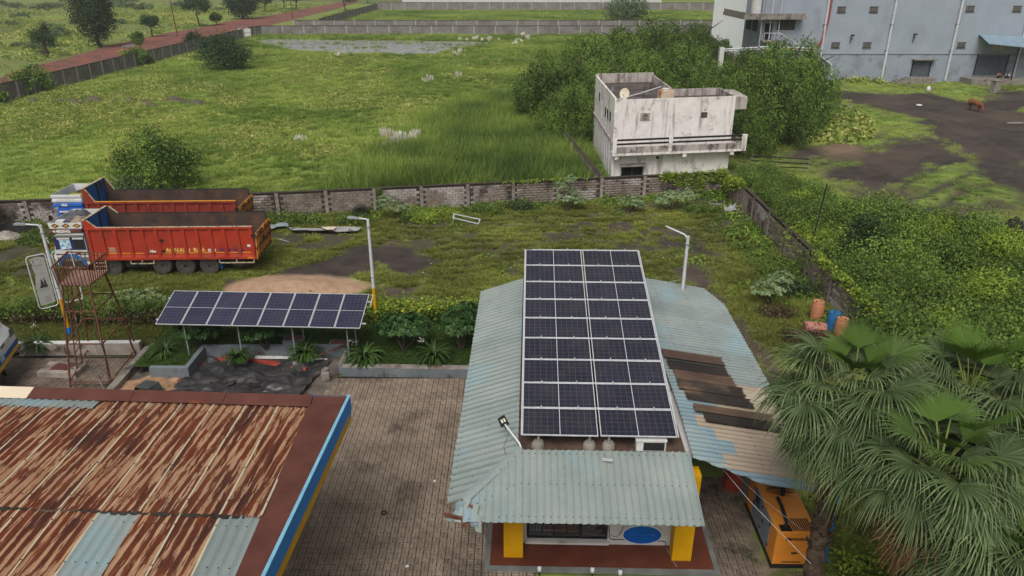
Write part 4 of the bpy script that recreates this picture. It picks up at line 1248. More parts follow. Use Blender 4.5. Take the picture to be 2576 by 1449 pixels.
# cables and conduit on the front wall
b = MB(); b.tube([(2.56, .29, 2.4), (2.52, .285, .9), (2.55, .285, .38), (2.62, .285, .33), (4.05, .285, .29), (4.12, .285, .27), (4.14, .285, .14)], .012, 6)
b.tube([(2.95, .29, 2.0), (2.92, .285, .8), (2.8, .285, .45), (2.68, .285, .42), (2.58, .285, .5)], .007, 5); b.build('cable', m_dark, bld)
b = MB(); b.tube([(4.14, .2, .14), (4.3, -.5, .14)], .012, 6); b.build('floor_pipe', m_galv, bld)
# small white bits of litter on the step: taps of a rail below the frame
for i, (u, v) in enumerate([(1357, 1438), (1490, 1441), (1560, 1447)]):
    p = P(u, v, .6); c = MB(); c.lathe([(.02, 0), (.05, .03), (.06, .1), (.05, .15), (.015, .17)], n=10); c.tube([(0, 0, .16), (0, .05, .2)], .012, 6, 1); c.tube([(0, 0, 0), (0, 0, -p.z)], .022, 8, 1)
    tag(c.build('bollard_light', [m_white_metal, m_dark], None, True, loc=p), ['white capped post light at the shop step, leftmost of three', 'white capped post light at the middle of the shop step', 'white capped post light nearest the second yellow pillar'][i], 'light', 'post lights along the shop step')

# air conditioner outdoor unit on the slab
ac = thing('air_conditioner', 'white air conditioner outdoor unit on the roof slab behind the front awning', 'air conditioner', bworld(3.42, .13, 3.5), BYAW)
b = MB(); b.box(-.38, .38, -.13, .14, .03, .33); b.build('casing', m_white, ac, bevel=.012)
b = MB(); b.box(-.2, .34, -.136, -.1305, .06, .3); b.build('grille', m_dark, ac)
b = MB(); b.box(-.4, .4, -.15, .16, .331, .36); b.build('lid', m_white, ac)
b = MB(); b.box(-.34, -.26, -.1, .12, 0, .029); b.build('foot', m_dark, ac); b = MB(); b.box(.26, .34, -.1, .12, 0, .029); b.build('foot', m_dark, ac)

# floodlight on a white arm at the hip
fl = thing('flood_lamp', 'black lamp head on a white arm over the awning hip', 'lamp', bworld(.12, .02, 3.52), BYAW)
hd = Vector((-.5, .62, .36))
b = MB(); b.tube([(0, 0, -.1), (-.1, .14, .1), hd], .028, 8); b.build('arm', m_white_metal, fl, True)
b = MB(); n = 8
b.hexa([(-.17, -.09, -.02), (.17, -.11, -.02), (.15, .3, -.02), (-.15, .28, -.02), (-.15, -.08, .05), (.15, -.09, .05), (.13, .27, .05), (-.13, .25, .05)])
b.box(-.06, .06, -.2, -.09, -.02, .04)
hdo = b.build('lamp_head', m_black, fl, loc=hd, rot=(R(50), R(-14), R(28)), bevel=.01); hdo.scale = (.72,) * 3
m_led = pm('led_panel', S(226, 222, 196), S(205, 202, 176), rough=.3)
for k in range(2):
    b = MB(); b.box(-.085 + k * .1, -.02 + k * .1, .05, .18, .0505, .056); b.build('led_panel', m_led, hdo)
b = MB(); b.tube([hd * .7, (-.5, .1, .0), (-.42, -.25, -.1)], .006, 5); b.build('cable', m_dark, fl)

# ------------------------------------------------------------------ rooftop solar array, an inclined table of 9 x 2 modules
AY0, AZ0, AY1, AZ1 = 0.05, 3.93, 8.72, 5.72           # near / far edge in the building's frame
tilt = math.atan2(AZ1 - AZ0, AY1 - AY0); rowlen = math.hypot(AY1 - AY0, AZ1 - AZ0) / 9
ar = thing('rooftop_solar_array', 'large dark solar array of nine rows tilted over the shop roof', 'solar array', bworld(.1, AY0, 3.5), BYAW)
def module_mesh(w, h, cell):
    """frame along local X (w) and Y (h), origin at a corner; cells flush inside a raised frame"""
    b = MB(); t_ = .022
    b.box(0, w, 0, t_, 0, .036); b.box(0, w, h - t_, h, 0, .036); b.box(0, t_, t_ + .0005, h - t_ - .0005, 0, .036); b.box(w - t_, w, t_ + .0005, h - t_ - .0005, 0, .036)
    return b.mesh('module_frame', m_alu)
MW, MH = 1.955, rowlen - .02
frame_me = module_mesh(MW, MH, m_cell)
def cell_mesh(w, h, mat, nx):
    b = MB(); t_ = .022
    hw = w / 2 if nx else w
    if nx:
        b.box(t_, w / 2 - .009, t_, h - t_, .022, .03); b.box(w / 2 + .009, w - t_, t_, h - t_, .022, .03)
        b.box(w / 2 - .0085, w / 2 + .0085, t_, h - t_, .02, .033, 1)
    else:
        b.box(t_, w - t_, t_, h / 2 - .009, .022, .03); b.box(t_, w - t_, h / 2 + .009, h - t_, .022, .03)
        b.box(t_, w - t_, h / 2 - .0085, h / 2 + .0085, .02, .033, 1)
    return b.mesh('cells', [mat, m_alu])
cell_me = cell_mesh(MW, MH, m_cell, True)
zoff = AZ0 - 3.5
r = random.Random(8)
for c in range(2):
    for k in range(9):
        y = math.cos(tilt) * rowlen * k; z = zoff + math.sin(tilt) * rowlen * k
        o = obj('solar_panel', frame_me, ar, (c * (MW + .06), y, z), (tilt + r.gauss(0, .003), r.gauss(0, .002), 0))
        obj('cells', cell_me, o)
        if k < 8:
            b = MB(); 
# rails across at every row joint and along both edges
for k in range(1, 10):
    y = math.cos(tilt) * rowlen * k - .012; z = zoff + math.sin(tilt) * rowlen * k + .032
    b = MB(); b.bar((.25 + r.uniform(-.05, .1), y, z), (2 * MW + .06, y, z), .042, .03); b.build('rail', m_alu, ar)
    for q in (.5, 1.5, 2.5, 3.5):
        b = MB(); x = q + r.uniform(-.03, .03); b.box(x - .012, x + .012, y - .05, y + .02, z + .014, z + .06); b.box(x - .02, x + .02, y - .02, y + .025, z + .014, z + .022); b.build('clamp', m_alu, ar)
for x in (-.02, 2 * MW + .09):
    b = MB(); b.bar((x, -.02, zoff + .03), (x, math.cos(tilt) * rowlen * 9 + .02, zoff + .03 + math.sin(tilt) * rowlen * 9), .03, .03); b.build('edge_rail', m_alu, ar)
for x in (.42, 1.75, 2.25, 3.6):
    for (fy, nm) in ((.12, 0), (4.4, 1), (8.3, 2)):
        top = zoff + math.tan(tilt) * fy - .02
        b = MB(); b.bar((x, fy, .1), (x, fy, top), .045, .06); b.build('leg', m_galv, ar)
        b = MB(); b.lathe([(.17, 0), (.17, .12), (.11, .2)], (x, fy, 0), 14); b.build('ballast', m_concrete, ar, True)
    b = MB(); b.bar((x, .1, zoff - .03), (x, 8.4, zoff - .03 + math.tan(tilt) * 8.3), .04, .06); b.build('girder', m_galv, ar)
b = MB(); b.bar((2.05, -.4, .02), (2.3, -.45, .03), .05, .05); tag(b.build('bracket_scrap', m_alu, None, loc=bworld(.1, AY0, 3.5), rot=(0, 0, BYAW)), 'short bent metal bracket lying on the roof slab', 'bracket')

# ------------------------------------------------------------------ free-standing solar array in the garden
A2 = thing('garden_solar_array', 'freestanding row of eight tilted solar panels on steel posts over the garden', 'solar array', (-14.08, 25.85, 0), R(-2.6))
tl2 = math.atan2(.62, 1.86); pw, ph = 1.0, 1.955
fm2 = module_mesh(pw, ph, m_cell2); cm2 = cell_mesh(pw, ph, m_cell2, False)
for k in range(8):
    o = obj('solar_panel', fm2, A2, (k * 1.022, 0, 2.02), (tl2 + r.gauss(0, .002), 0, 0)); obj('cells', cm2, o)
for f in (.18, .82):
    y, z = ph * f * math.cos(tl2), 2.0 + ph * f * math.sin(tl2)
    b = MB(); b.bar((-.12, y, z - .03), (8.32, y, z - .03), .04, .05); b.build('rail', m_alu, A2)
b = MB(); b.tube([(8.2, ph * math.cos(tl2) + .03, 2.62), (8.3, ph * math.cos(tl2) + .03, 2.62), (8.33, 1.2, 2.45)], .018, 6); b.build('conduit', m_white_metal, A2)
for x in (.9, 3.1, 5.3, 7.5):
    for y, zt in ((.4, 2.1), (1.55, 2.46)):
        b = MB(); b.tube([(x, y, 0), (x, y, zt - .06)], .032, 8); b.build('post', m_galv, A2)
        b = MB(); b.lathe([(.16, 0), (.17, .24), (.1, .3)], (x, y, .0), 10); b.build('footing', m_concrete, A2)

# ------------------------------------------------------------------ canopy with rusted sheet roof
cn = thing('canopy', 'fuel station canopy with rusted sheet roof and blue and yellow fascia', 'canopy', (-4.26, 13.0, 0), -R(3.0))
CZ = 5.0
def rust_mat(name, tan1, tan2, bare=0.5, seed=0.0):
    t = NT(name)
    v = t.coord('Object', (1, 0.07, 1))
    n1 = t.noise(v, 19, 8, 0.6); n2 = t.noise(t.coord('Object', (1, 0.2, 1)), 2.2, 5, 0.6)
    base = t.mix(t.ramp(t.noise(t.coord('Object', (1, .3, 1)), 3.0, 5), 0.35, 0.65), tan1, tan2)
    rust = t.mix(t.ramp(t.noise(v, 16, 6, 0.7), 0.35, 0.65), S(82, 42, 27), S(120, 61, 36))
    rust = t.mix(t.ramp(n2, 0.5, 0.66), rust, S(68, 38, 33))
    sp = t.n('ShaderNodeSeparateXYZ'); t.set(sp.inputs[0], t.coord('Object'))
    rib = t.math('SINE', t.math('MULTIPLY', sp.outputs[0], 2 * math.pi / .2075))
    mm = t.math('ADD', t.math('ADD', n1, t.math('MULTIPLY', t.math('SUBTRACT', n2, 0.5), 0.4)), t.math('MULTIPLY', rib, .09))
    mask = t.ramp(mm, bare - .012, bare + .012)
    col = t.mix(mask, base, rust)
    flake = t.ramp(t.noise(t.coord('Object', (1, .6, 1)), 9, 8, .8), 0.71, 0.73)
    col = t.mix(flake, col, S(204, 180, 158))
    col = t.bright(col, 0.86, 1.14, t.noise(t.coord('Object'), 24, 4))
    t.principled(col, 0.8, 0.25, 0, t.bump(t.noise(t.coord('Object'), 30, 4), .2, .01))
    return t.mat
m_rust = rust_mat('rusted_tan_sheet', S(174, 140, 110), S(158, 122, 92), 0.47)
m_flash = pm('brown_flashing', S(98, 58, 48), S(82, 46, 38), scale=1.4, rough=.7, stain=S(126, 66, 36), sscale=1.1, slo=.62, shi=.72, bump=.1)
m_flash_c = pm('cream_flashing', S(226, 210, 184), S(214, 198, 172), scale=1, rough=.6, stain=S(120, 100, 80), sscale=2.2, slo=.7, shi=.74, fine=.05)
m_ridgec = pm('cream_lap_rib', S(192, 186, 160), S(176, 168, 142), scale=2, rough=.6)
CX0, CX1, CY0, CY1 = -19.5, 0.0, -5.4, 2.9           # plan in the canopy's frame
WY = 2.62; SEAM = -1.55
def c_top(z): return lambda x: (x, WY, CZ + z)
SX1 = -0.92
def sheet_row(ytop, ybot, ztop, zbot, first, mats_for, seed):
    x = SX1; i = 0
    while x > CX0 + .3:
        x0 = max(x - .83, CX0 + .2)
        rm = mats_for(i)
        fn = (lambda xx, t_, x1=x: 1 if xx > x1 - .075 else 0)
        rib_sheet('roof_sheet', cn, x0, x, lambda s_: (s_ + (WY - ytop) * .068, ytop, CZ + ztop), lambda s_: (s_ + (WY - ybot) * .068, ybot, CZ + zbot), .2075, .04, [rm, m_ridgec if rm is m_rust and i % 1 == 0 else rm], nseg=4, lift=.003 * (i % 2), rag=.025, seed=seed + i, mat_fn=fn, screws=(.1, .37, .63, .9), rtop=.045, rslope=.03)
        x = x0; i += 1
blue_set = {3, 5}
sheet_row(WY, SEAM, -.20, -.06, SX1, lambda i: m_rust, 200)
sheet_row(SEAM + .12, CY0 + .1, -.10, -.22, SX1, lambda i: (m_roof_blue if i in (0, 3) else m_rust), 300)
# pale blue remnant strip along the top left
rib_sheet('roof_sheet', cn, -11.5, -6.35, lambda s_: (s_, WY + .02, CZ - .185), lambda s_: (s_, WY - .42, CZ - .17), .2075, .04, [m_roof_blue], nseg=2, lift=.012, rag=.03, seed=333, rtop=.045, rslope=.03)
# flashing along the far edge and the right edge
for (x0, x1, m) in [(CX0, -10.9, m_rust), (-10.9, -8.3, m_flash_c), (-8.3, -5.6, m_flash), (-5.6, -3.2, m_flash), (-3.2, -.95, m_flash)]:
    b = MB(); b.hexa([(x0 + .01, WY - .08, CZ - .13), (x1 - .005, WY - .08, CZ - .13), (x1 - .005, CY1, CZ - .02), (x0 + .01, CY1, CZ - .02), (x0 + .01, WY - .08, CZ - .12), (x1 - .005, WY - .08, CZ - .12), (x1 - .005, CY1, CZ - .01), (x0 + .01, CY1, CZ - .01)])
    b.build('flashing', m, cn)
for (y0, y1) in [(CY0, -3.2), (-3.2, -.8), (-.8, 1.5), (1.5, WY - .09)]:
    b = MB(); i0, i1 = SX1 - .03 + (WY - y0) * .068, SX1 - .03 + (WY - y1) * .068
    b.hexa([(i0, y0 + .004, CZ - .075), (-.03, y0 + .004, CZ - .035), (-.03, y1 - .004, CZ - .035), (i1, y1 - .004, CZ - .075), (i0, y0 + .004, CZ - .06), (-.03, y0 + .004, CZ - .02), (-.03, y1 - .004, CZ - .02), (i1, y1 - .004, CZ - .06)])
    b.hexa([(i0 - .004, y0 + .004, CZ - .3), (i0 + .01, y0 + .004, CZ - .3), (i1 + .01, y1 - .004, CZ - .3), (i1 - .004, y1 - .004, CZ - .3), (i0 - .004, y0 + .004, CZ - .0605), (i0 + .01, y0 + .004, CZ - .0605), (i1 + .01, y1 - .004, CZ - .0605), (i1 - .004, y1 - .004, CZ - .0605)])
    b.build('flashing', m_flash, cn)
b = MB(); b.hexa([(-.93, WY - .085, CZ - .12), (-.03, WY - .085, CZ - .06), (-.03, CY1, CZ - .03), (-.93, CY1, CZ - .03), (-.93, WY - .085, CZ - .105), (-.03, WY - .085, CZ - .045), (-.03, CY1, CZ - .015), (-.93, CY1, CZ - .015)]); b.build('corner_flashing', m_flash, cn)
b = MB(); b.box(-.028, .0, CY0, CY1, CZ - .42, CZ + .0); b.build('fascia', m_blue, cn)
b = MB(); b.box(-.06, .012, CY0, CY1, CZ + .001, CZ + .03); b.build('fascia_trim', m_skyblue, cn)
b = MB(); b.box(-.12, -.04, CY0, CY1, CZ - .74, CZ - .4); b.build('yellow_band', m_yellow, cn)
b = MB(); b.box(CX0, -.029, CY1 - .03, CY1, CZ - .7, CZ - .021); b.build('rear_fascia', m_blue, cn)
b = MB(); b.box(CX0, -.15, CY0, CY1 - .05, CZ - .72, CZ - .68); b.build('soffit', m_white, cn)
for x in (-3.5, -11):
    b = MB(); b.box(x - .25, x + .25, -2.2, -1.7, 0, CZ - .72); b.build('column', m_white, cn)
b = MB()
for i in range(60):
    x = CX0 + .5 + i * (SX1 - CX0 - .6) / 60
    b.box(x, x + (SX1 - CX0 - .6) / 60 + .002, SEAM - .01 - random.uniform(0, .05), SEAM + .03, CZ - .085, CZ - .058 + random.uniform(-.01, .01))
b.build('seam_lap', m_asb, cn)
# ------------------------------------------------------------------ garden strip and low walls
m_lawn = pm('lawn', S(46, 66, 26), S(62, 84, 32), scale=2.0, rough=.95, bump=.6, bscale=60, coord='World', stain=S(70, 62, 44), sscale=.8, slo=.62, shi=.72)
m_planter = pm('blue_grey_planter', S(118, 126, 130), S(100, 107, 112), scale=1.4, coord='World', stain=S(78, 76, 72), sscale=1.8, slo=.56, shi=.66, bump=.2)
m_kerbtop = pm('worn_kerb_top', S(152, 146, 140), S(120, 112, 106), scale=2.5, coord='World', stain=S(104, 88, 78), sscale=1.6, slo=.55, shi=.65)
def kerb(name, label, pts, w, z1, mat, topmat=None, cat='kerb'):
    """low wall along a polyline: one mesh per straight run, as parts"""
    root = thing(name, label, cat, (pts[0][0], pts[0][1], 0))
    for i in range(len(pts) - 1):
        a, c = Vector((*pts[i], 0)) - Vector((*pts[0], 0)), Vector((*pts[i + 1], 0)) - Vector((*pts[0], 0))
        d = (c - a).normalized(); n = Vector((-d.y, d.x, 0)) * w / 2
        a = a - d * (w / 2 * .98 if i else 0); dz = .0015 * i
        nseg = max(1, int((c - a).length / 1.6))
        for k in range(nseg):
            p, q = a.lerp(c, k / nseg), a.lerp(c, (k + 1) / nseg) - d * .004
            b = MB(); b.hexa([p - n, q - n, q + n, p + n, p - n + Vector((0, 0, z1 + dz)), q - n + Vector((0, 0, z1 + dz)), q + n + Vector((0, 0, z1 + dz)), p + n + Vector((0, 0, z1 + dz))])
            b.build('kerb_stone', mat, root, bevel=.01)
            if topmat:
                u = Vector((0, 0, z1 + dz + .002)); n2 = n * 1.02
                b = MB(); b.hexa([p - n2 + u, q - n2 + u, q + n2 + u, p + n2 + u, p - n2 + u * 1 + Vector((0, 0, .03)), q - n2 + u + Vector((0, 0, .03)), q + n2 + u + Vector((0, 0, .03)), p + n2 + u + Vector((0, 0, .03))]); b.build('kerb_top', topmat, root)
    return root
KA = [P(*p, .4)[:2] for p in [(866, 938), (1172, 940)]]
kerb('garden_kerb', 'grey garden kerb between the lawn and the paved forecourt', [(-6.75, 25.4), (-1.6, 25.25)], .3, .4, m_planter, m_kerbtop)
kerb('garden_kerb', 'short return kerb beside the stained concrete apron', [(-6.82, 27.1), (-6.82, 25.45)], .22, .395, m_planter, m_kerbtop)
kerb('planter_wall', 'blue grey planter wall with a notch behind the black tarpaulin', [(-14.3, 25.15), (-12.85, 25.15), (-12.85, 26.9), (-6.95, 26.95)], .2, .52, m_planter)
kerb('dividing_kerb', 'rough white washed kerb running diagonally by the scaffold tower', [(-15.35, 27.6), (-15.25, 23.2)], .3, .3, m_concrete)
m_dirtywhite = pm('dirty_white_plaster', S(176, 166, 156), S(140, 128, 118), scale=1.8, coord='World', stain=S(66, 60, 54), sscale=1.1, slo=.5, shi=.6)
kerb('low_wall', 'low dirty white wall behind the paved tanker yard', [(-24.5, 26.95), (-15.6, 27.15)], .25, .55, m_dirtywhite, m_white)
b = MB(); b.add([(-15.1, 25.3, .44), (-12.97, 25.3, .44), (-12.97, 27.05, .44), (-6.7, 27.05, .44), (-6.7, 25.56, .36), (-1.2, 25.4, .36), (-1.2, 31.0, .44), (-15.1, 31.0, .44)], [(0, 1, 2, 3, 6, 7), (3, 4, 5, 6)])
tag(b.build('lawn', m_lawn), kind='structure')
b = MB(); b.add([(-26, 27.08, .3), (-15.5, 27.28, .3), (-15.2, 31.0, .3), (-26, 31.0, .3)], [(0, 1, 2, 3)])
tag(b.build('garden_bed', m_ground), kind='structure')
# fine turf on the lawn
lt = [proto('lawn_tuft', *blades(14, 0.05, 0.012, 0.09, 0.6, s), leaf_mat('lawn_blade%d' % s, S(50, 70, 26), S(86, 112, 44), instancer=True)) for s in (21, 22)]
X, Y = rand_in(30000, -15, -1.3, 25.4, 30.5)
k = ~((X > -12.9) & (X < -6.8) & (Y < 27.1)) & (RNG.uniform(0, 1, len(X)) < .6)
X, Y = X[k], Y[k]
scatter('lawn_grass', lt, np.stack([X, Y, np.where((X > -6.7) & (Y < 27), .36 + (Y - 25.5) / 1.5 * .08, .44)], -1), RNG.uniform(0, 6.28, len(X)), RNG.uniform(.7, 1.4, len(X)), RNG.uniform(0, 1, len(X)), label='dark mown lawn in the garden strip behind the kerb', cat='grass')
X, Y = rand_in(6000, -25, -15.3, 27.3, 30.9)
scatter('bed_grass', turf_p, np.stack([X, Y, np.full_like(X, .3)], -1), RNG.uniform(0, 6.28, len(X)), RNG.uniform(.5, 1.1, len(X)), np.clip(RNG.normal(.2, .2, len(X)), 0, 1), label='thin grass on the bed behind the low white wall', cat='grass')

# black tarpaulin with puddles, sand heap, bent metal sheet
def tarp():
    x0, x1, y0, y1 = -13.0, -8.0, 21.9, 26.4
    nx, ny = 90, 80
    X, Y = np.meshgrid(np.linspace(0, 1, nx), np.linspace(0, 1, ny)); X, Y = X.ravel(), Y.ravel()
    wx = x0 + (x1 - x0) * X + (fbm(X * 3, Y * 3, 400) - .5) * .5 + (Y - .5) * .9; wy = y0 + (y1 - y0) * Y + (fbm(X * 3, Y * 3, 401) - .5) * .5
    fold = np.abs(fbm(X * 4 + Y * 2, Y * 5 - X, 402, 5) - .5) * .9 + np.abs(np.sin(X * 9 + Y * 5 + fbm(X * 3, Y * 3, 403) * 6)) * .06
    Z = .02 + fold * 1.1 - .03
    Z = np.maximum(Z, .012)
    i = np.arange(nx * ny).reshape(ny, nx)
    F = np.stack([i[:-1, :-1], i[:-1, 1:], i[1:, 1:], i[1:, :-1]], -1).reshape(-1, 4)
    t = NT('black_tarpaulin'); w = t.coord('World')
    c = t.mix(t.ramp(t.noise(w, 1.2, 6), .4, .65), S(44, 43, 45), S(66, 63, 62))
    t.principled(t.bright(c, .8, 1.2, t.noise(w, 8, 4)), t.ramp(t.noise(w, .9, 3), .35, .6, (.2, .2, .2, 1), (.7, .7, .7, 1)), .45, 0, t.bump(t.noise(w, 6, 5), .4, .03))
    o = obj('tarpaulin', np_mesh('tarpaulin', np.stack([wx, wy, Z], -1), F, t.mat, True))
    return tag(o, 'crumpled black tarpaulin spread on the ground below the planter wall', 'tarpaulin')
tarp()
def puddle(name, label, c, rx, ry, z, mat):
    pts = []
    for k in range(28):
        a = 2 * math.pi * k / 28; q = .75 + .5 * vnoise(np.array([math.cos(a) * 1.5 + c[0]]), np.array([math.sin(a) * 1.5 + c[1]]), 9)[0]
        pts.append((c[0] + rx * q * math.cos(a), c[1] + ry * q * math.sin(a), z))
    b = MB(); b.add(pts, [tuple(range(28))])
    return tag(b.build(name, mat), label, 'puddle')
m_puddle = pm('dark_puddle', S(60, 52, 46), S(48, 42, 38), rough=.02, spec=1.0, fine=0)
puddle('puddle', 'dark rain puddle near the middle of the black tarpaulin', (-11.3, 24.7), .5, .36, .1, m_puddle)
puddle('puddle', 'small rain puddle at the right side of the black tarpaulin', (-9.9, 24.55), .35, .3, .1, m_puddle)
puddle('puddle', 'sky reflecting puddle at the near edge of the black tarpaulin', (-10.5, 24.0), .42, .25, .1, m_puddle)
m_redtarp = pm('red_sheet', S(150, 58, 44), S(120, 44, 36), scale=2.5, rough=.6)
def ribbon(name, label, pts, w, mat, cat, h=.05):
    b = MB(); rr = random.Random(len(name)); v = []
    P_ = [Vector(p) for p in pts]
    for i, p in enumerate(P_):
        d = (P_[min(i + 1, len(P_) - 1)] - P_[max(i - 1, 0)]).normalized(); n = Vector((-d.y, d.x, 0)) * w * rr.uniform(.6, 1.2)
        v += [p - n, p + Vector((0, 0, h * rr.uniform(.4, 1.5))), p + n]
    f = []
    for i in range(len(P_) - 1): f += [(3 * i, 3 * i + 1, 3 * i + 4, 3 * i + 3), (3 * i + 1, 3 * i + 2, 3 * i + 5, 3 * i + 4)]
    b.add(v, f); return tag(b.build(name, mat), label, cat)
ribbon('red_sheet', 'torn red plastic strip along the far edge of the tarpaulin', [(-12.6, 26.5, .03), (-11.7, 26.6, .04), (-10.8, 26.45, .05), (-9.9, 26.3, .05), (-9.0, 26.0, .04), (-8.3, 25.75, .03)], .18, m_redtarp, 'plastic sheet', .12)
ribbon('red_sheet', 'red plastic strip down the left side of the tarpaulin by the sand', [(-12.7, 26.3, .03), (-13.0, 25.3, .03), (-13.3, 24.4, .03), (-13.6, 23.4, .03)], .07, m_redtarp, 'plastic sheet', .05)
ribbon('white_banner', 'white plastic banner lying along the planter wall foot', [(-10.7, 26.72, .05), (-9.6, 26.72, .06), (-8.4, 26.6, .05), (-7.6, 26.45, .04)], .13, m_white, 'banner', .08)
def heap(name, label, c, rx, ry, h, mat, cat, seed, n=46, bump=.06):
    X, Y = np.meshgrid(np.linspace(-1.1, 1.1, n), np.linspace(-1.1, 1.1, n)); X, Y = X.ravel(), Y.ravel()
    d = np.hypot(X, Y) + (fbm(X * 2 + seed, Y * 2, seed) - .5) * .5
    Z = np.clip(1 - d, 0, 1) ** .8 * h + (fbm(X * 7, Y * 7, seed + 1) - .5) * bump * np.clip((1 - d) * 6, 0, 1) + .008
    i = np.arange(n * n).reshape(n, n); F = np.stack([i[:-1, :-1], i[:-1, 1:], i[1:, 1:], i[1:, :-1]], -1).reshape(-1, 4)
    kk = (d < 1.02)[F].all(1)
    o = obj(name, np_mesh(name, np.stack([X * rx, Y * ry, Z], -1), F[kk], mat, True), None, c)
    return tag(o, label, cat)
m_sand = pm('damp_sand', S(182, 146, 114), S(150, 116, 88), scale=2, bump=.6, bscale=20, coord='World', stain=S(120, 88, 66), sscale=3, slo=.55, shi=.65)
heap('sand_heap', 'heap of brown sand in the corner beside the black tarpaulin', (-14.0, 23.9, 0), 1.55, 1.6, .28, m_sand, 'sand heap', 31, bump=.16)
bs = thing('bent_sheet', 'bent dark metal sheet standing like a tent on the sand', 'metal sheet', (-13.75, 23.75, .22), R(-18))
m_bent = pm('dark_sheet', S(76, 80, 80), S(54, 54, 54), scale=3, rough=.5, stain=S(92, 66, 52), sscale=2, slo=.55, shi=.65)
b = MB(); prof = [(-.5, 0), (-.32, .3), (.28, .32), (.46, -.02)]
for i in range(3):
    p, q = prof[i], prof[i + 1]
    b.hexa([(p[0], -.28, p[1]), (q[0], -.28, q[1]), (q[0], .28, q[1]), (p[0], .28, p[1]), (p[0], -.28, p[1] + .02), (q[0], -.28, q[1] + .02), (q[0], .28, q[1] + .02), (p[0], .28, p[1] + .02)])
b.build('folded_plate', m_bent, bs)
# concrete paver stump and pipe at the apron
st = thing('block_stump', 'pale hollow block with a broken pipe end beside the kerb', 'block', (-7.35, 25.0, 0), .2)
b = MB(); b.box(-.16, .16, -.16, .16, .007, .4); b.build('block_body', m_concrete, st, bevel=.02)
b = MB(); b.lathe([(.1, .4), (.12, .52), (.1, .525), (.08, .42)], (.02, 0, 0), 12); b.build('pipe_end', m_concrete, st, True)
b = MB(); b.tube([(-9.0, 25.75, .1), (-6.9, 26.85, .62)], .035, 8); tag(b.build('steel_pipe', m_rust_pole, None, True), 'brown steel pipe leaning on the planter wall end', 'pipe')
b = MB(); b.tube([(-11.2, 28.4, 1.0), (-9.4, 28.7, 1.3)], .03, 6); tag(b.build('white_pipe', m_white_metal, None, True), 'thin white pipe under the garden solar array', 'pipe')
for i, (x, lab) in enumerate([(-9.1, 'small concrete pillar block on the planter wall beside the strap leaved plants'), (-7.2, 'brown tile slab on the planter wall end near the kerb')]):
    b = MB(); b.box(x - .42, x + .42, 26.85, 27.3, .525, .78 if i == 0 else .6); b.box(x - .36, x + .36, 26.9, 27.25, .781 if i == 0 else .601, .8 if i == 0 else .62, 1)
    tag(b.build('coping_block', [m_planter, m_flash]), lab, 'block')
# manhole box in the tanker yard
mh = thing('manhole', 'low whitewashed manhole box with dark lid on the tanker yard paving', 'manhole', (-18.05, 25.55, 0), R(-4))
b = MB(); b.box(-.8, .8, -.42, .42, 0, .26); b.build('kerb_box', m_dirtywhite, mh, bevel=.02)
b = MB(); b.box(-.36, .4, -.22, .22, .262, .275); b.build('lid', m_flash, mh)
# thin slab posts leaning at the dividing kerb
for i, (x, y, z, lab) in enumerate([(-15.2, 23.55, 1.0, 'grey stake leaning at the near end of the dividing kerb'), (-15.55, 26.6, 1.15, 'rusty stake wound with dry vine at the far end of the dividing kerb')]):
    b = MB(); b.bar((x, y, 0), (x - .18, y + .02, z), .07, .05); tag(b.build('stake', [m_post, m_rust_pole][i]), lab, 'stake')

# ------------------------------------------------------------------ garden plants
def strap_plant(loc, s, seed, label, flowers=0):
    r = np.random.default_rng(seed)
    root = thing('strap_leaf_plant', label, 'plant', loc, r.uniform(0, 6.28), 'strap leaved garden plants')
    root.scale = (s,) * 3
    V, F, T = [], [], []
    for i in range(92):
        a = r.uniform(0, 6.28); L = r.uniform(.65, 1.05); el = r.uniform(.45, 1.35); w = r.uniform(.035, .06)
        px, py = -math.sin(a), math.cos(a); b0 = len(V); x = z = 0.0; e = el; tt = r.uniform(0, 1)
        for k in range(7):
            f = k / 6; ww = w * (1 - .9 * f ** 2.5) * (.6 + .4 * min(1, f * 4))
            V += [(math.cos(a) * x - px * ww, math.sin(a) * x - py * ww, z + .012), (math.cos(a) * x, math.sin(a) * x, z), (math.cos(a) * x + px * ww, math.sin(a) * x + py * ww, z + .012)]
            x += L / 6 * math.cos(e); z = max(.02, z + L / 6 * math.sin(e)); e -= .42 * (1.1 - .3 * el)
        for k in range(6):
            for q in (0, 1): F.append((b0 + 3 * k + q, b0 + 3 * k + q + 1, b0 + 3 * k + q + 4, b0 + 3 * k + q + 3)); T.append(tt)
    obj('leaves', np_mesh('leaves', np.array(V), np.array(F), m_leaf_strap, True, attrs={'tint': ('FACE', T)}), root)
    for q in range(flowers):
        a = r.uniform(-2.6, -.6); h = r.uniform(.75, .95)
        c = Vector((math.cos(a) * .45, math.sin(a) * .45, h)); b = MB(); b.tube([(0, 0, .1), c * .6 + Vector((0, 0, .3)), c], .012, 5); b.build('stalk', m_leaf_strap, root)
        cen = np.array([c + Vector((random.gauss(0, .06), random.gauss(0, .06), random.gauss(0, .05))) for _ in range(16)])
        v, f = leaf_quads(cen, np.zeros_like(cen), .11, r, .4, .25)
        obj('flower', np_mesh('flower', v, f, m_petal_w, attrs={'tint': ('FACE', r.uniform(0, 1, len(f)))}), root)
    return root
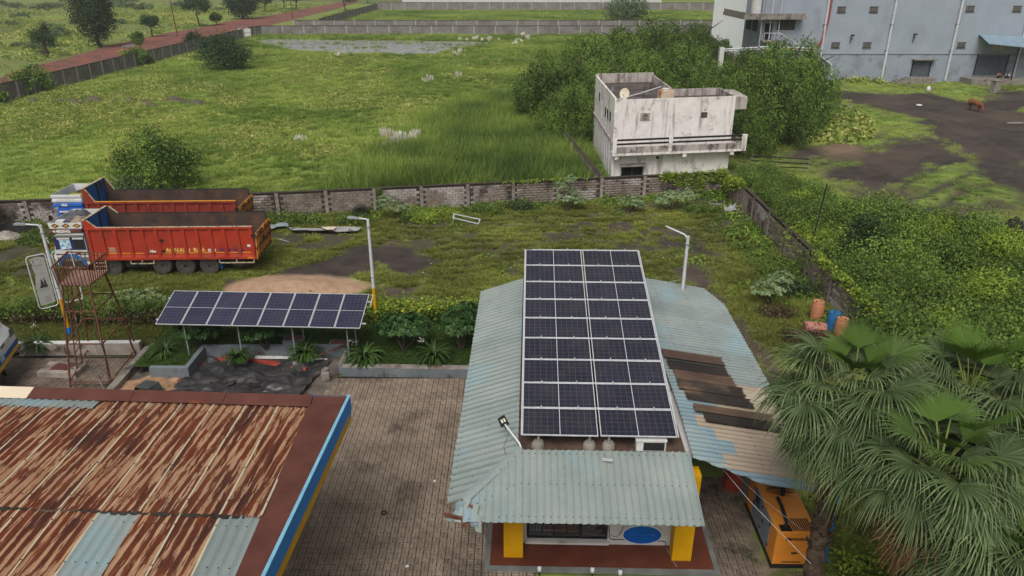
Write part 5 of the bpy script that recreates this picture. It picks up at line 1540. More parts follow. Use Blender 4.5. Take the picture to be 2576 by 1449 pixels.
for i, (u, v, s, fl, lab) in enumerate([(95, 868, 1.05, 1, 'strap leaved plant with a white flower behind the low wall by the tanker'), (418, 888, 1.0, 0, 'strap leaved plant below the left end of the garden solar array'),
        (598, 900, .85, 0, 'strap leaved plant by the concrete pillar block under the solar array'), (768, 893, 1.05, 0, 'strap leaved plant under the solar array right of the rounded shrub'),
        (918, 902, 1.15, 1, 'strap leaved plant with white flowers at the near kerb corner'), (1092, 900, 1.15, 1, 'strap leaved plant nearest the shop awning on the lawn')]):
    p = P(u, v, .44); strap_plant((p.x, p.y, .40 if u > 860 else .42 if u > 300 else .3), s, 500 + i, lab, fl)
def rosette_shrub(name, loc, lobes, n, size, seed, label, mat, cat='shrub', group=None, flowers=None, trunk=True):
    """shrub whose big leaves sit in whorls at the twig ends"""
    r = np.random.default_rng(seed)
    root = thing(name, label, cat, loc, 0, group)
    L = np.array(lobes)[r.choice(len(lobes), n)]
    d = r.normal(size=(n, 3)); d[:, 2] = np.abs(d[:, 2]) * .8 + .05; d /= np.linalg.norm(d, axis=1, keepdims=True)
    c = L[:, :3] + d * L[:, 3:6] * r.uniform(.55, 1.05, n)[:, None]
    V, F, T = [], [], []
    for i in range(n):
        ax = Vector(d[i] * .7 + np.array([0, 0, .6])).normalized(); t0 = Vector((1, 0, 0)).cross(ax).normalized(); t1 = ax.cross(t0)
        m = r.integers(6, 10); tt = r.uniform(0, .8)
        for k in range(m):
            a = 2 * math.pi * k / m + r.uniform(-.3, .3); dr = (t0 * math.cos(a) + t1 * math.sin(a) + ax * r.uniform(.05, .7)).normalized(); sd = ax.cross(dr).normalized()
            l = size * r.uniform(.7, 1.25); w = l * .19; p = Vector(c[i]); b0 = len(V)
            V += [tuple(p), tuple(p + dr * l * .6 + sd * w + ax * .02), tuple(p + dr * l - ax * l * .12), tuple(p + dr * l * .6 - sd * w + ax * .02)]
            F.append((b0, b0 + 1, b0 + 2, b0 + 3)); T.append(min(1, tt + r.uniform(0, .25)))
    obj('crown', np_mesh('crown', np.array(V), np.array(F), mat, attrs={'tint': ('FACE', T)}), root)
    tb = MB()
    for i in range(6):
        j = r.integers(0, n); e = Vector(c[j]) * .92; tb.tube([(r.uniform(-.08, .08), r.uniform(-.08, .08), 0), e * .5 + Vector((0, 0, .05)), e], [.035, .025, .01], 5)
    tb.build('trunk', m_bark, root)
    if flowers:
        fc = c[r.choice(n, flowers)] + np.array([0, 0, .05]); cc = np.repeat(fc, 5, 0) + r.normal(size=(flowers * 5, 3)) * .03
        v, f = leaf_quads(cc, np.zeros_like(cc), .09, r, .5, .7)
        obj('flowers', np_mesh('flowers', v, f, m_petal_w, attrs={'tint': ('FACE', r.uniform(0, 1, len(f)))}), root)
    return root
for i, (u, v, lob, n, lab, fl) in enumerate([
        (500, 872, [(0, 0, .75, .9, .7, .6), (.5, 0, .7, .6, .5, .5)], 120, 'dark glossy leaved shrub under the left half of the solar array', 0),
        (670, 878, [(0, 0, .8, 1.0, .7, .65), (-.5, 0, .7, .5, .5, .5)], 150, 'rounded glossy shrub under the middle of the solar array', 0),
        (1015, 880, [(0, 0, 1.0, 1.0, .75, .7), (.6, 0, .9, .6, .6, .6), (-.3, .2, .8, .7, .5, .6)], 230, 'big glossy leaved shrub with a pale flower behind the forecourt kerb', 2),
        (1160, 878, [(0, 0, 1.0, .85, .8, .85), (.2, .4, 1.4, .7, .5, .5)], 200, 'glossy shrub against the shop awning with few pink flowers', 3)]):
    p = P(u, v, .44); rosette_shrub('glossy_shrub', (p.x, p.y, .44), lob, n * 2, .17, 520 + i, lab, m_leaf_gloss, group='glossy garden shrubs', flowers=fl)
def hedge(name, label, x0, x1, y, h, d, z0, mats, n, seed, flowers=0, dry=False):
    r = np.random.default_rng(seed)
    root = thing(name, label, 'hedge', ((x0 + x1) / 2, y, z0))
    L = (x1 - x0) / 2; nl = max(3, int(L * 2 / .55)); lobes = []
    for i in range(nl):
        x = -L + (i + .5) * 2 * L / nl
        lobes.append((x + r.normal() * .1, r.normal() * .1, h * r.uniform(.62, .9), .55, d * r.uniform(.7, 1.1), h * r.uniform(.2, .36)))
    obj('foliage', crown_mesh('foliage', lobes, n, .12, seed, mats[0], .5, 9, .3), root)
    low = [(l[0], l[1], h * .36, .5, d * .8, h * .34) for l in lobes]
    obj('lower_twigs', crown_mesh('lower_twigs', low, int(n * .8), .11, seed + 1, mats[1], .4, 8, .3), root)
    b = MB()
    for i in range(nl * 2):
        x = r.uniform(-L, L); b.tube([(x, r.normal() * .1, 0), (x + r.normal() * .1, r.normal() * .2, h * .5), (x + r.normal() * .25, r.normal() * d, h * .8)], [.02, .014, .006], 4)
    b.build('stems', m_bark, root)
    if flowers:
        c = np.stack([r.uniform(-L, L, flowers), -np.abs(r.normal(0, d, flowers)), h * r.uniform(.75, 1.2, flowers)], -1); cc = np.repeat(c, 4, 0) + r.normal(size=(flowers * 4, 3)) * .025
        v, f = leaf_quads(cc, np.zeros_like(cc), .075, r, .5, .9)
        obj('flowers', np_mesh('flowers', v, f, m_petal_y, attrs={'tint': ('FACE', r.uniform(0, 1, len(f)))}), root)
    return root
hedge('flowering_hedge', 'green hedge dotted with yellow flowers behind the garden lawn', -6.3, -1.0, 29.4, 1.05, .5, .3, (m_leaf_yel, m_leaf), 4200, 540, 60)
hedge('scrubby_hedge', 'scrubby hedge with dry brown twigs behind the garden solar array', -15.2, -6.4, 29.6, .95, .4, .3, (m_leaf, m_leaf_dry), 4200, 541, 14)
hedge('scrubby_hedge', 'overgrown hedge with dark dry twigs behind the tanker yard', -26, -15.3, 29.4, 1.1, .5, .25, (m_leaf, m_leaf_dry), 5600, 542)
rosette_shrub('milkweed', (-17.6, 30.2, .1), [(0, 0, .9, 1.0, .7, .6), (1.0, .1, .9, .8, .6, .6), (1.8, 0, .7, .6, .5, .4)], 190, .16, 545, 'pale leaved shrub with yellowing leaves behind the scaffold tower', m_leaf_pale, group=None)
# ------------------------------------------------------------------ white two-storey house
def stained_white(name, c1, c2, dirt, lo=.46, hi=.62, sc=.9):
    t = NT(name)
    w = t.coord('World')
    c = t.mix(t.ramp(t.noise(w, 1.4, 6, .65), .35, .65), c1, c2)
    drip = t.noise(t.coord('World', (2.6, 2.6, .32)), 1.0, 7, .65)
    c = t.mix(t.ramp(drip, lo + .06, hi + .08), c, dirt)
    c = t.mix(t.ramp(t.noise(w, sc, 9, .72), lo + .1, hi + .06), c, tuple(x * .8 for x in dirt[:3]) + (1,))
    t.principled(t.bright(c, .9, 1.1, t.noise(w, 7, 5, .7)), .9, .2, 0, t.bump(t.noise(w, 5, 6), .3, .03))
    return t.mat
m_house = stained_white('stained_white_plaster', S(244, 238, 234), S(228, 220, 216), S(158, 148, 142), .46, .62)
m_house_d = stained_white('sooty_parapet', S(196, 186, 180), S(170, 160, 154), S(104, 96, 92), .42, .58)
m_hroof = pm('wet_roof', S(110, 98, 92), S(74, 64, 60), scale=.7, coord='World', stain=S(52, 44, 42), sscale=.5, slo=.48, shi=.6, sstretch=(1, 3, 1), rough=.5)
HO = Vector((7.5, 54.2, 0)); HR = math.atan2(1.62, 9.4)
hs = thing('white_house', 'stained white two storey house with flat parapet roof and balcony', 'house', HO, HR)
# local frame: x along the front, y back. deep wing 0..5.3 x 0..12, right wing 5.3..9.4 x 0..4
def back(x, y):    # the side walls lean: plan skew measured from the photo
    return (x + y * .16, y)
def skew(mb):
    mb.v = [(v[0] + v[1] * .16, v[1], v[2]) for v in mb.v]; return mb
H1 = 6.05
b = MB(); b.box(0, 5.3, .0, 12, -.1, H1 - .62); b.box(5.301, 9.4, .0, 4.2, -.1, H1 - .62); skew(b).build('wall', m_house, hs)
b = MB()
b.box(9.26, 9.4, .141, 4.06, H1 - .619, H1 - .02); b.box(5.3, 9.4, 4.061, 4.2, H1 - .619, H1 - .001)
b.box(5.16, 5.3, 4.2, 11.86, H1 - .619, H1 + .06); b.box(0, 5.3, 11.861, 12, H1 - .619, H1 + .25); 
skew(b).build('back_parapet', m_house_d, hs)
b = MB(); b.box(0, 9.4, 0, .14, H1 - .619, H1); skew(b).build('front_parapet', m_house, hs)
b = MB(); b.box(0, .14, .141, 11.86, H1 - .619, H1 + .1); skew(b).build('side_parapet', m_house, hs)
b = MB(); b.box(.141, 5.159, .141, 11.86, H1 - .64, H1 - .55); b.box(5.16, 9.259, .141, 4.06, H1 - .64, H1 - .54); skew(b).build('roof', m_hroof, hs)
b = MB(); b.box(9.401, 10.3, -.1, 3.6, H1 - .95, H1 - .05); skew(b).build('roof_overhang', m_house_d, hs)
b = MB(); b.box(10.2, 10.3, -.1, 3.6, H1 - .049, H1 + .05); skew(b)
# balcony round the front and the right
b = MB(); b.box(-.1, 10.4, -.85, -.002, 2.1, 2.28); b.box(9.405, 10.4, -.001, 5, 2.1, 2.28); skew(b).build('balcony_floor', m_house, hs)
b = MB(); b.box(-.1, 10.4, -.85, -.7, 2.281, 2.72); b.box(10.25, 10.4, -.699, 5, 2.281, 2.7); skew(b).build('balcony_wall', m_house_d, hs)
for (x, w) in ((-.1, .3), (4.2, .3), (10.0, .4)):
    b = MB(); b.box(x, x + w, -.87, -.68, 2.285, 3.35); skew(b).build('balcony_post', m_house, hs)
for z in (2.95, 3.25):
    b = MB(); b.tube([(.2, -.78, z), (5, -.78, z + .02), (10.0, -.78, z + .03)], .075, 8); skew(b).build('balcony_rail', m_black, hs, True)
    b = MB(); b.tube([(10.33, -.7, z + .03), (10.33, 2, z), (10.33, 4.8, z)], .05, 8); skew(b).build('balcony_rail', m_black, hs, True)
for x in (.1, 5.4, 9.2):
    b = MB(); b.box(x, x + .28, -.8, -.003, 1.82, 2.099); skew(b).build('bracket', m_house, hs)
b = MB(); b.box(-.02, .22, -.1, -.001, 0, 2.0); b.box(-.02, .22, -.1, -.001, 2.29, 5.2); skew(b).build('corner_pilaster', m_house, hs)
# ground floor window with sunshade and bars
wn_ = MB(); wn_.box(.75, 2.55, -.03, -.001, .25, 1.12); wobj = skew(wn_).build('window', m_hole, hs)
b = MB(); b.hexa([(.65, -.55, 1.16), (2.7, -.55, 1.16), (2.7, -.002, 1.2), (.65, -.002, 1.2), (.65, -.55, 1.22), (2.7, -.55, 1.22), (2.7, -.002, 1.3), (.65, -.002, 1.3)]); skew(b).build('sunshade', m_concrete, hs)
for i in range(9):
    b = MB(); x = .8 + i * .21; b.bar((x, -.05, .27), (x, -.05, 1.1), .02); skew(b).build('bar', m_galv if i in (4, 8) else m_dark, wobj)
b = MB(); b.bar((.75, -.06, .25), (.75, -.06, 1.13), .06); b.bar((2.55, -.06, .25), (2.55, -.06, 1.13), .06); skew(b).build('frame', m_white_metal, wobj)
b = MB(); b.lathe([(.12, -.012), (.12, 0)], (3.6, -.002, 1.65), 14, 'y'); skew(b).build('vent_hole', m_hole, hs)
# upper front: small grille window, square vent relief, drain pipes
w2_ = MB(); w2_.box(6.75, 7.25, -.02, -.001, 4.55, 4.95); wo = skew(w2_).build('window', m_hole, hs)
b = MB()
for i in range(5): b.bar((6.8 + i * .1, -.04, 4.56), (6.8 + i * .1, -.04, 4.94), .025)
b.bar((6.75, -.045, 4.75), (7.25, -.045, 4.75), .025); skew(b).build('grille', m_concrete, wo)
b = MB(); b.box(2.0, 2.75, -.05, -.001, 4.5, 5.05); skew(b).build('vent_relief', m_house_d, hs)
b = MB(); b.lathe([(.24, -.03), (.18, -.07), (.1, -.04)], (2.38, -.04, 4.78), 14, 'y'); skew(b).build('fan_ring', m_concrete, hs)
for x, z0, z1 in ((2.95, 2.3, 5.2), (4.05, 2.3, 5.9)):
    b = MB(); b.tube([(x, -.05, z0), (x, -.05, z1)], .035, 6); skew(b).build('drain_pipe', m_white_metal, hs)
b = MB(); b.box(9.401, 10.1, 1.2, 2.2, 1.1, 1.2); skew(b).build('sunshade', m_concrete, hs)
# left face: narrow windows and drain pipes, chajja
for (y, z0, z1) in ((3.2, 4.1, 4.75), (4.4, 4.0, 4.7), (1.7, 4.2, 4.85), (8.4, 4.6, 5.2)):
    b = MB(); b.box(-.03, -.001, y, y + .5, z0, z1); wq = skew(b).build('window', m_hole, hs)
    f = MB(); f.box(-.06, -.031, y - .05, y + .55, z0 - .06, z0 - .001); skew(f).build('sill', m_concrete, wq)
for (y, z0, z1) in ((2.4, 0, 3.0), (3.5, 0, 4.4), (.9, 0, 2.9), (6.2, 2.8, 5.0)):
    b = MB(); b.tube([(-.07, y, z0), (-.07, y, z1)], .05, 6); skew(b).build('drain_pipe', m_white_metal, hs)
b = MB(); b.box(-.12, -.001, 0, 12, 2.9, 3.05); skew(b).build('floor_band', m_house_d, hs)
# on the roof: tank, dishes, cable, rods
def hw(x, y, z): return hs.matrix_world @ Vector((x + y * .16, y, z))
bpy.context.view_layer.update()
m_tank = pm('rusty_stained_tank', S(206, 190, 168), S(190, 170, 146), scale=2, stain=S(168, 96, 48), sscale=1.6, slo=.48, shi=.58)
tk = thing('water_tank', 'square rust stained water tank on the white house roof', 'tank', hw(4.0, .75, H1 - .54), HR)
b = MB(); b.box(-.5, .5, -.42, .42, 0, 1.05); b.build('tank_body', m_tank, tk, bevel=.06)
for i in range(6):
    b = MB(); x = -.45 + i * .18; b.box(x - .035, x + .035, -.44, -.4201, .05, 1.0); b.build('rib', m_tank, tk)
b = MB(); b.lathe([(.3, 1.05), (.32, 1.12), (.2, 1.17), (.05, 1.18)], n=16); b.build('lid', m_white, tk, True)
def dish(loc, s, rz, el, mat, label):
    d = thing('satellite_dish', label, 'satellite dish', loc, rz); d.scale = (s,) * 3
    n = 18; V, F = [], []
    for i in range(5):
        q = .45 * i / 4
        for k in range(n): V.append((q * math.cos(2 * math.pi * k / n), -.1 * (q / .45) ** 2 , q * math.sin(2 * math.pi * k / n) * 1.1))
    for i in range(4):
        for k in range(n): F.append((i * n + k, i * n + (k + 1) % n, (i + 1) * n + (k + 1) % n, (i + 1) * n + k))
    o = obj('reflector', np_mesh('reflector', np.array(V), np.array(F), mat, True), d, (0, 0, .75), (el, 0, 0))
    b = MB(); b.tube([(0, .1, 0), (0, .08, .4), (0, .02, .72)], .025, 6); b.build('mast', m_galv, d)
    b = MB(); b.tube([(0, -.02, .4), (0, -.42, .72)], .014, 5); b.lathe([(.035, 0), (.035, .08)], (0, -.42, .7), 8); b.build('feed_arm', m_galv, d)
    return d
m_dish = pm('cream_dish', S(226, 214, 190), S(206, 192, 168), stain=S(176, 140, 100), sscale=2, slo=.6, shi=.7)
dish(hw(1.05, 2.0, H1 - .55), .85, R(-25), R(-15), m_dish, 'round cream satellite dish on the white house roof')
dish(hw(.5, 5.6, H1 - .55), .75, R(60), R(-10), m_galv, 'small grey satellite dish seen from behind at the roof edge')
p0, p1 = hw(.1, -.1, H1 + .02), hw(3.6, .7, H1 + .75)
b = MB(); b.tube([p0, p0.lerp(p1, .5) + Vector((0, 0, -.03)), p1], .035, 6); tag(b.build('white_pipe', m_white_metal), 'white pipe running across the house roof to the tank', 'pipe')
for i, (x, y, h) in enumerate([(3.55, 1.0, 1.7), (4.9, .4, 1.3), (9.0, 1.0, 1.5), (2.6, 2.4, 1.4), (3.9, 6, 1.0)]):
    p = hw(x, y, H1 - .54); b = MB()
    for k in range(3): b.tube([p + Vector((k * .05 - .05, .02 * k, 0)), p + Vector((k * .07 - .05 + .02 * k, .02 * k, h * (.8 + .1 * k)))], .01, 4)
    tag(b.build('rebar_starter', m_dark), ['bundle of rusty rebar starters left of the roof tank', 'bundle of rusty rebar starters right beside the roof tank', 'rebar starters at the low wing of the house roof', 'thin rebar starters in the middle of the house roof', 'thin rebar starters at the back of the house roof'][i], 'rebar', 'rebar starters on the house roof')
b = MB(); 
pts = [hw(.3, .5, H1 - .54), hw(1.6, .4, H1 - .54), hw(1.9, .9, H1 - .54), hw(1.2, 1.6, H1 - .54), hw(.5, 2.4, H1 - .54)]
b.add([p + Vector((0, 0, .015)) for p in pts], [(0, 1, 2, 3, 4)]); tag(b.build('plastic_sheet', m_white), 'white plastic sheet lying on the house roof below the dish', 'plastic sheet')

# ------------------------------------------------------------------ grey warehouse
m_grey = pm('warehouse_grey', S(158, 166, 178), S(148, 156, 168), scale=.4, rough=.85, coord='World', stain=S(134, 140, 150), sscale=.35, slo=.55, shi=.75, sstretch=(1, 1, .4), fine=.05)
m_grey_d = pm('warehouse_band', S(150, 158, 170), S(140, 148, 158), scale=.4, coord='World', stain=S(112, 112, 116), sscale=.6, slo=.5, shi=.7)
m_louver = pm('vent_grille', S(120, 116, 110), S(90, 86, 82))
m_shut = pm('steel_shutter', S(92, 98, 106), S(78, 84, 92), scale=1.5)
m_redpipe = pm('red_pipe', S(176, 62, 48), S(150, 50, 40), scale=3)
m_cabg_ = pm('ledge_grey', S(104, 108, 114), S(90, 94, 100))
m_bluesheet = pm('blue_canopy_sheet', S(138, 156, 168), S(120, 142, 158), scale=1)
WO = Vector((34.3, 106.0, 0))
wh = thing('warehouse', 'large pale grey warehouse with white drain pipes and shuttered doors', 'warehouse', WO)
X0 = WO.x
b = MB(); b.box(0, 62, 0, 8.5, 3.75, 15.5); b.build('upper_wall', m_grey, wh)
b = MB(); b.box(0, 62, -.08, 8.6, -.1, 3.74); b.build('lower_wall', m_grey_d, wh)
b = MB(); b.box(-.3, 62.3, -.5, 9, 15.51, 15.8); b.build('roof', m_galv, wh)
b = MB(); b.box(-.05, 62, -.14, -.081, 3.69, 3.76); b.build('ledge', m_cabg_, wh)
def wgrille(x, z, w=1.15, h=.72):
    b = MB(); b.box(x - w / 2, x + w / 2, -.02, -.003, z - h / 2, z + h / 2); g = b.build('window', m_hole, wh)
    for k in range(4):
        f = MB(); xx = x - w / 2 + (k + .5) * w / 4; f.box(xx - w / 11, xx + w / 11, -.06, -.021, z - h / 2 + .08, z + h / 2 - .05); f.build('louver', m_louver, g)
    f = MB(); f.box(x - w / 2 - .06, x + w / 2 + .06, -.05, -.004, z + h / 2 + .001, z + h / 2 + .07); f.box(x - w / 2 - .06, x + w / 2 + .06, -.09, -.004, z - h / 2 - .07, z - h / 2 - .001); f.build('frame', m_louver, g)
for x, z in ((44.7, 9.5), (49.06, 9.5), (62.1, 9.6), (44.7, 4.9), (49.05, 4.9), (62.07, 4.9), (68.5, 9.6)): wgrille(x - X0, z)
for x in (42.7, 51.85, 60.8, 70.2):
    b = MB(); x_ = x - X0
    if x < 43: b.tube([(x_, -.2, 15.4), (x_ + .1, -.2, 3.4), (x_ + 1.75, -.2, 2.4), (x_ + 2.1, -.2, .9)], .15, 8)
    else: b.tube([(x_, -.2, 15.4), (x_, -.25, .2)], .15, 8)
    b.build('drain_pipe', m_white_metal, wh, True)
    for z in (4.2, 7.6, 11):
        f = MB(); f.box(x_ - .22, x_ + .22, -.36, -.02, z, z + .09); f.build('pipe_bracket', m_galv, wh)
for k in range(3):
    o_ = k * .16
    b = MB(); b.tube([(8.6 + o_, -.25, 15.4), (8.5 + o_, -.25, 8), (8.2 + o_ * .8, -.28, 5.4), (7.6 + o_ * .4, -.3, 4.75 - o_), (6.5, -.3, 4.6 - o_), (2.5, -.3, 4.6 - o_)], .05, 6); b.build('red_pipe', m_redpipe, wh, True)
# lamps on short brackets
for x, z in ((46.6, 6.2), (55.2, 6.35)):
    b = MB(); b.bar((x - X0, -.05, z - 1.1), (x - X0, -.3, z), .06); b.box(x - X0 - .15, x - X0 + .25, -.6, -.2, z - .05, z + .12); b.build('wall_lamp', m_dark, wh)
# shuttered door with steps
def shutter(x0, x1, z0, z1, lab):
    b = MB(); b.box(x0, x1, -.1, -.081, z0, z1); s_ = b.build('shutter', m_shut, wh)
    n = int((z1 - z0) / .22)
    for k in range(n):
        f = MB(); f.box(x0 + .03, x1 - .03, -.125, -.101, z0 + k * (z1 - z0) / n + .012, z0 + (k + 1) * (z1 - z0) / n - .012); f.build('slat', m_shut, s_)
    f = MB(); f.box(x0 - .16, x0 - .001, -.16, -.081, z0, z1 + .12); f.box(x1 + .001, x1 + .16, -.16, -.081, z0, z1 + .12); f.build('frame', m_dark, s_)
    return s_
shutter(55.95 - X0, 58.3 - X0, .75, 2.9, '')
b = MB(); b.box(21.3, 24.5, -.9, -.1605, 3.0, 3.12); b.build('door_hood', m_concrete, wh)
shutter(64.75 - X0, 68.9 - X0, .9, 3.6, '')
b = MB(); b.box(20.8, 24.4, -1.9, -.09, 0, .7); b.build('loading_step', m_concrete, wh)
for k in range(4):
    b = MB(); b.box(20.8 - (k + 1) * .55, 20.8 - k * .55 - .004, -1.8, -.09, 0, .7 - (k + 1) * .15); b.build('step', m_concrete, wh)
b = MB(); b.box(28.6, 36.5, -3.0, -.09, 0, .75); b.build('loading_dock', m_concrete, wh)
# blue awning over the dock
b = MB(); b.hexa([(29.3, -3.6, 5.4), (38, -3.9, 4.6), (38, -.1, 5.9), (29.8, -.1, 6.3), (29.3, -3.6, 5.48), (38, -3.9, 4.68), (38, -.1, 5.98), (29.8, -.1, 6.38)]); b.build('dock_awning', m_bluesheet, wh)
b = MB(); b.bar((33.6, -3.5, .75), (33.6, -3.5, 5.0), .12); b.build('awning_post', m_dark, wh)
b = MB(); b.box(32.3, 33.5, -.05, -.003, 4.25, 5.05); nb = b.build('notice_board', m_white, wh)
for k in range(4):
    f = MB(); f.box(32.4, 33.4 - (k % 2) * .2, -.056, -.051, 4.35 + k * .17, 4.43 + k * .17); f.build('notice_line', m_redpipe, nb)
b = MB(); b.box(34.5, 34.6, -9, -3, .3, 2.0)
for k in range(10): pass
# railing beside the dock
rl_ = thing('railing', 'dark steel railing panel beside the warehouse dock', 'railing', (71.5, 103.6, 0), R(-35))
for k in range(14):
    b = MB(); b.bar((k * .5, 0, .4), (k * .5, 0, 2.2), .04); b.build('bar', m_dark, rl_)
for z in (.45, 2.2):
    b = MB(); b.bar((0, 0, z), (6.5, 0, z), .06); b.build('rail', m_dark, rl_)
b = MB(); b.box(0, 6.6, -.3, .3, 0, .38); b.build('base_wall', m_concrete, rl_)
# annex at the left end with balcony slab, door and landing
b = MB(); b.box(-3.2, 5.2, -1.6, -.001, 8.35, 8.75); b.box(-3.2, -.3, -.001, 9, 8.351, 8.749); b.build('balcony_slab', m_concrete, wh)
b = MB(); b.box(-3.1, -2.95, -1.5, 9, 8.751, 9.2); b.box(-2.949, 5.1, -1.5, -1.35, 8.751, 9.1); b.build('balcony_parapet', m_concrete, wh)
b = MB(); b.box(.35, 1.25, -.04, -.003, 5.65, 7.75); dd = b.build('door', m_hole, wh)
b = MB(); b.box(.25, .349, -.07, -.004, 5.65, 7.85); b.box(1.251, 1.35, -.07, -.004, 5.65, 7.85); b.build('frame', m_louver, dd)
wj = MB(); wj.box(1.95, 4.4, -.03, -.004, 6.9, 8.2); wj_ = wj.build('lattice_window', m_hole, wh)
for k in range(3):
    f = MB(); x0_ = 2.0 + k * .8
    for q in range(5): f.bar((x0_ + q * .18, -.05, 6.95), (x0_ + q * .18, -.05, 8.15), .05)
    for q in range(6): f.bar((x0_, -.052, 7.0 + q * .22), (x0_ + .75, -.052, 7.0 + q * .22), .05)
    f.build('lattice', m_louver, wj_)
b = MB(); b.box(-.1, 2.2, -1.3, -.09, 5.4, 5.6); b.build('landing', m_concrete, wh)
for k in range(4):
    b = MB(); b.bar((0 + k * .7, -1.25, 5.6), (0 + k * .7, -1.25, 6.6), .05); b.build('landing_bar', m_white_metal, wh)
b = MB(); b.bar((0, -1.25, 6.6), (2.1, -1.25, 6.6), .06); b.bar((2.1, -1.25, 6.6), (5.2, -1.25, 4.9), .06); b.build('landing_rail', m_white_metal, wh)
for y in (2.2, 5.2):
    b = MB(); b.box(-.04, -.003, y, y + 2.2, 6.5, 8.1); wq = b.build('window', m_hole, wh)
    f = MB()
    for q in range(6): f.bar((-.06, y + .1 + q * .4, 6.55), (-.06, y + .1 + q * .4, 8.05), .06)
    for q in range(5): f.bar((-.062, y + .05, 6.65 + q * .33), (-.062, y + 2.15, 6.65 + q * .33), .06)
    f.build('lattice', m_louver, wq)
b = MB(); b.lathe([(1.3, 8.75), (1.3, 12), (1.2, 12.6), (.4, 12.9)], (.4, 3.0, 0), 18); wt = b.build('white_duct', m_white, wh, True)
for k in range(3):
    b = MB(); b.tube([(-.5 + k * 1.2, -1.0, 4.9), (-.5 + k * 1.2, -1.0, 12)], .05, 5); b.build('riser_pipe', m_white_metal, wh)
b = MB(); b.tube([(-6, -2.5, 4.6), (0, -2.2, 4.9), (7, -2.0, 4.7)], .1, 6); b.tube([(-6, -2.9, 4.4), (0, -2.6, 4.7), (7, -2.4, 4.4)], .07, 6)
b.build('pipe_bridge', m_white_metal, wh)
b = MB(); b.box(-6.3, -5.7, -3, -2.3, 0, 4.9); b.build('pipe_pier', m_white, wh)
# white ribbed cladding of the shed running back on the left
cl = thing('clad_shed', 'tall shed with white ribbed cladding at the warehouse end', 'shed', (35.6, 112.5, 0))
ca, cb_ = Vector((0, 0, 0)), Vector((9.3, 61.3, 0)); d = (cb_ - ca).normalized(); nrm = Vector((-d.y, d.x, 0))
m_clad = pm('white_cladding', S(252, 253, 255), S(244, 247, 250), scale=.3, coord='World', rough=.5, fine=.03)
L_ = (cb_ - ca).length; ns = 22
for i in range(ns):
    b = MB(); a0, a1 = ca + d * (L_ * i / ns + .04), ca + d * (L_ * (i + 1) / ns - .01)
    b.hexa([a0, a1, a1 - nrm * .3, a0 - nrm * .3, a0 + Vector((0, 0, 17)), a1 + Vector((0, 0, 17)), a1 - nrm * .3 + Vector((0, 0, 17)), a0 - nrm * .3 + Vector((0, 0, 17))])
    for q in range(2):
        p = a0.lerp(a1, .25 + .5 * q); b.hexa([p + d * -.12, p + d * .12, p + d * .06 + nrm * .09, p - d * .06 + nrm * .09] + [w + Vector((0, 0, 16.9)) for w in (p + d * -.12, p + d * .12, p + d * .06 + nrm * .09, p - d * .06 + nrm * .09)])
    b.build('cladding_panel', m_clad, cl)
b = MB(); p2, p3 = ca - nrm * 20, cb_ - nrm * 20
b.hexa([ca - nrm * .31, cb_ - nrm * .31, p3, p2] + [w + Vector((0, 0, 16.8)) for w in (ca - nrm * .31, cb_ - nrm * .31, p3, p2)]); b.build('shed_body', m_grey, cl)
b = MB(); b.bar(ca + nrm * .3 + Vector((0, 0, .3)), cb_ + nrm * .3 + Vector((0, 0, .3)), .5, .6); b.build('base_kerb', m_concrete, cl)
# ------------------------------------------------------------------ tipper trucks
m_red = pm('red_tipper_paint', S(178, 62, 39), S(158, 50, 33), scale=1.2, rough=.55, stain=S(128, 66, 50), sscale=1.1, slo=.54, shi=.72)
m_red2 = pm('dull_red_paint', S(146, 58, 44), S(126, 48, 38), scale=1.2, rough=.6, stain=S(96, 48, 38), sscale=2.4, slo=.56, shi=.66)
m_bed = pm('rusty_bed_steel', S(86, 68, 60), S(62, 50, 46), scale=.9, rough=.75, stain=S(104, 74, 54), sscale=1.3, slo=.52, shi=.66)
m_bedblue = pm('chipped_blue_paint', S(56, 112, 178), S(44, 92, 156), scale=1.0, rough=.6, stain=S(84, 72, 66), sscale=.9, slo=.54, shi=.62)
m_trim_y = pm('yellow_reflector', S(222, 160, 44), S(200, 140, 36), scale=3, stain=S(140, 80, 50), sscale=4, slo=.62, shi=.68)
m_trim_w = pm('dirty_cream_edge', S(196, 184, 156), S(170, 150, 120), scale=4, stain=S(96, 70, 56), sscale=5, slo=.56, shi=.62)
m_gate = pm('yellow_tailgate', S(206, 142, 48), S(184, 118, 42), scale=1.2, stain=S(96, 62, 46), sscale=2.2, slo=.5, shi=.58)
m_cabw = pm('cab_white', S(224, 224, 220), S(200, 200, 196), scale=1.5, rough=.5, stain=S(120, 112, 104), sscale=2, slo=.6, shi=.7)
m_cabg = pm('cab_grey', S(126, 126, 122), S(106, 106, 102), scale=2, rough=.6)
m_cabp = pm('cab_purple', S(58, 50, 104), S(48, 42, 86), scale=2, rough=.5)
m_cabm = pm('cab_maroon_visor', S(104, 68, 66), S(86, 56, 54), scale=2, rough=.55)
m_cabb = pm('cab_blue', S(54, 108, 200), S(46, 92, 176), scale=1.6, rough=.5, stain=S(96, 92, 98), sscale=2, slo=.6, shi=.7)
m_arch = pm('arch_blue', S(36, 116, 184), S(30, 100, 164), scale=2, rough=.45)
m_glassd = pm('cab_glass', S(52, 56, 56), S(40, 44, 44), rough=.12, spec=.5)
m_curt = pm('printed_curtain', S(206, 226, 232), S(80, 150, 180), scale=9, lo=.48, hi=.54)
m_canvas = pm('grey_canvas', S(98, 98, 104), S(76, 76, 82), scale=3, bump=.6)
m_canvas2 = pm('tan_canvas', S(158, 142, 124), S(124, 108, 94), scale=3, bump=.6)
m_ylwrag = pm('yellow_green_rag', S(168, 170, 80), S(140, 144, 62), scale=3)
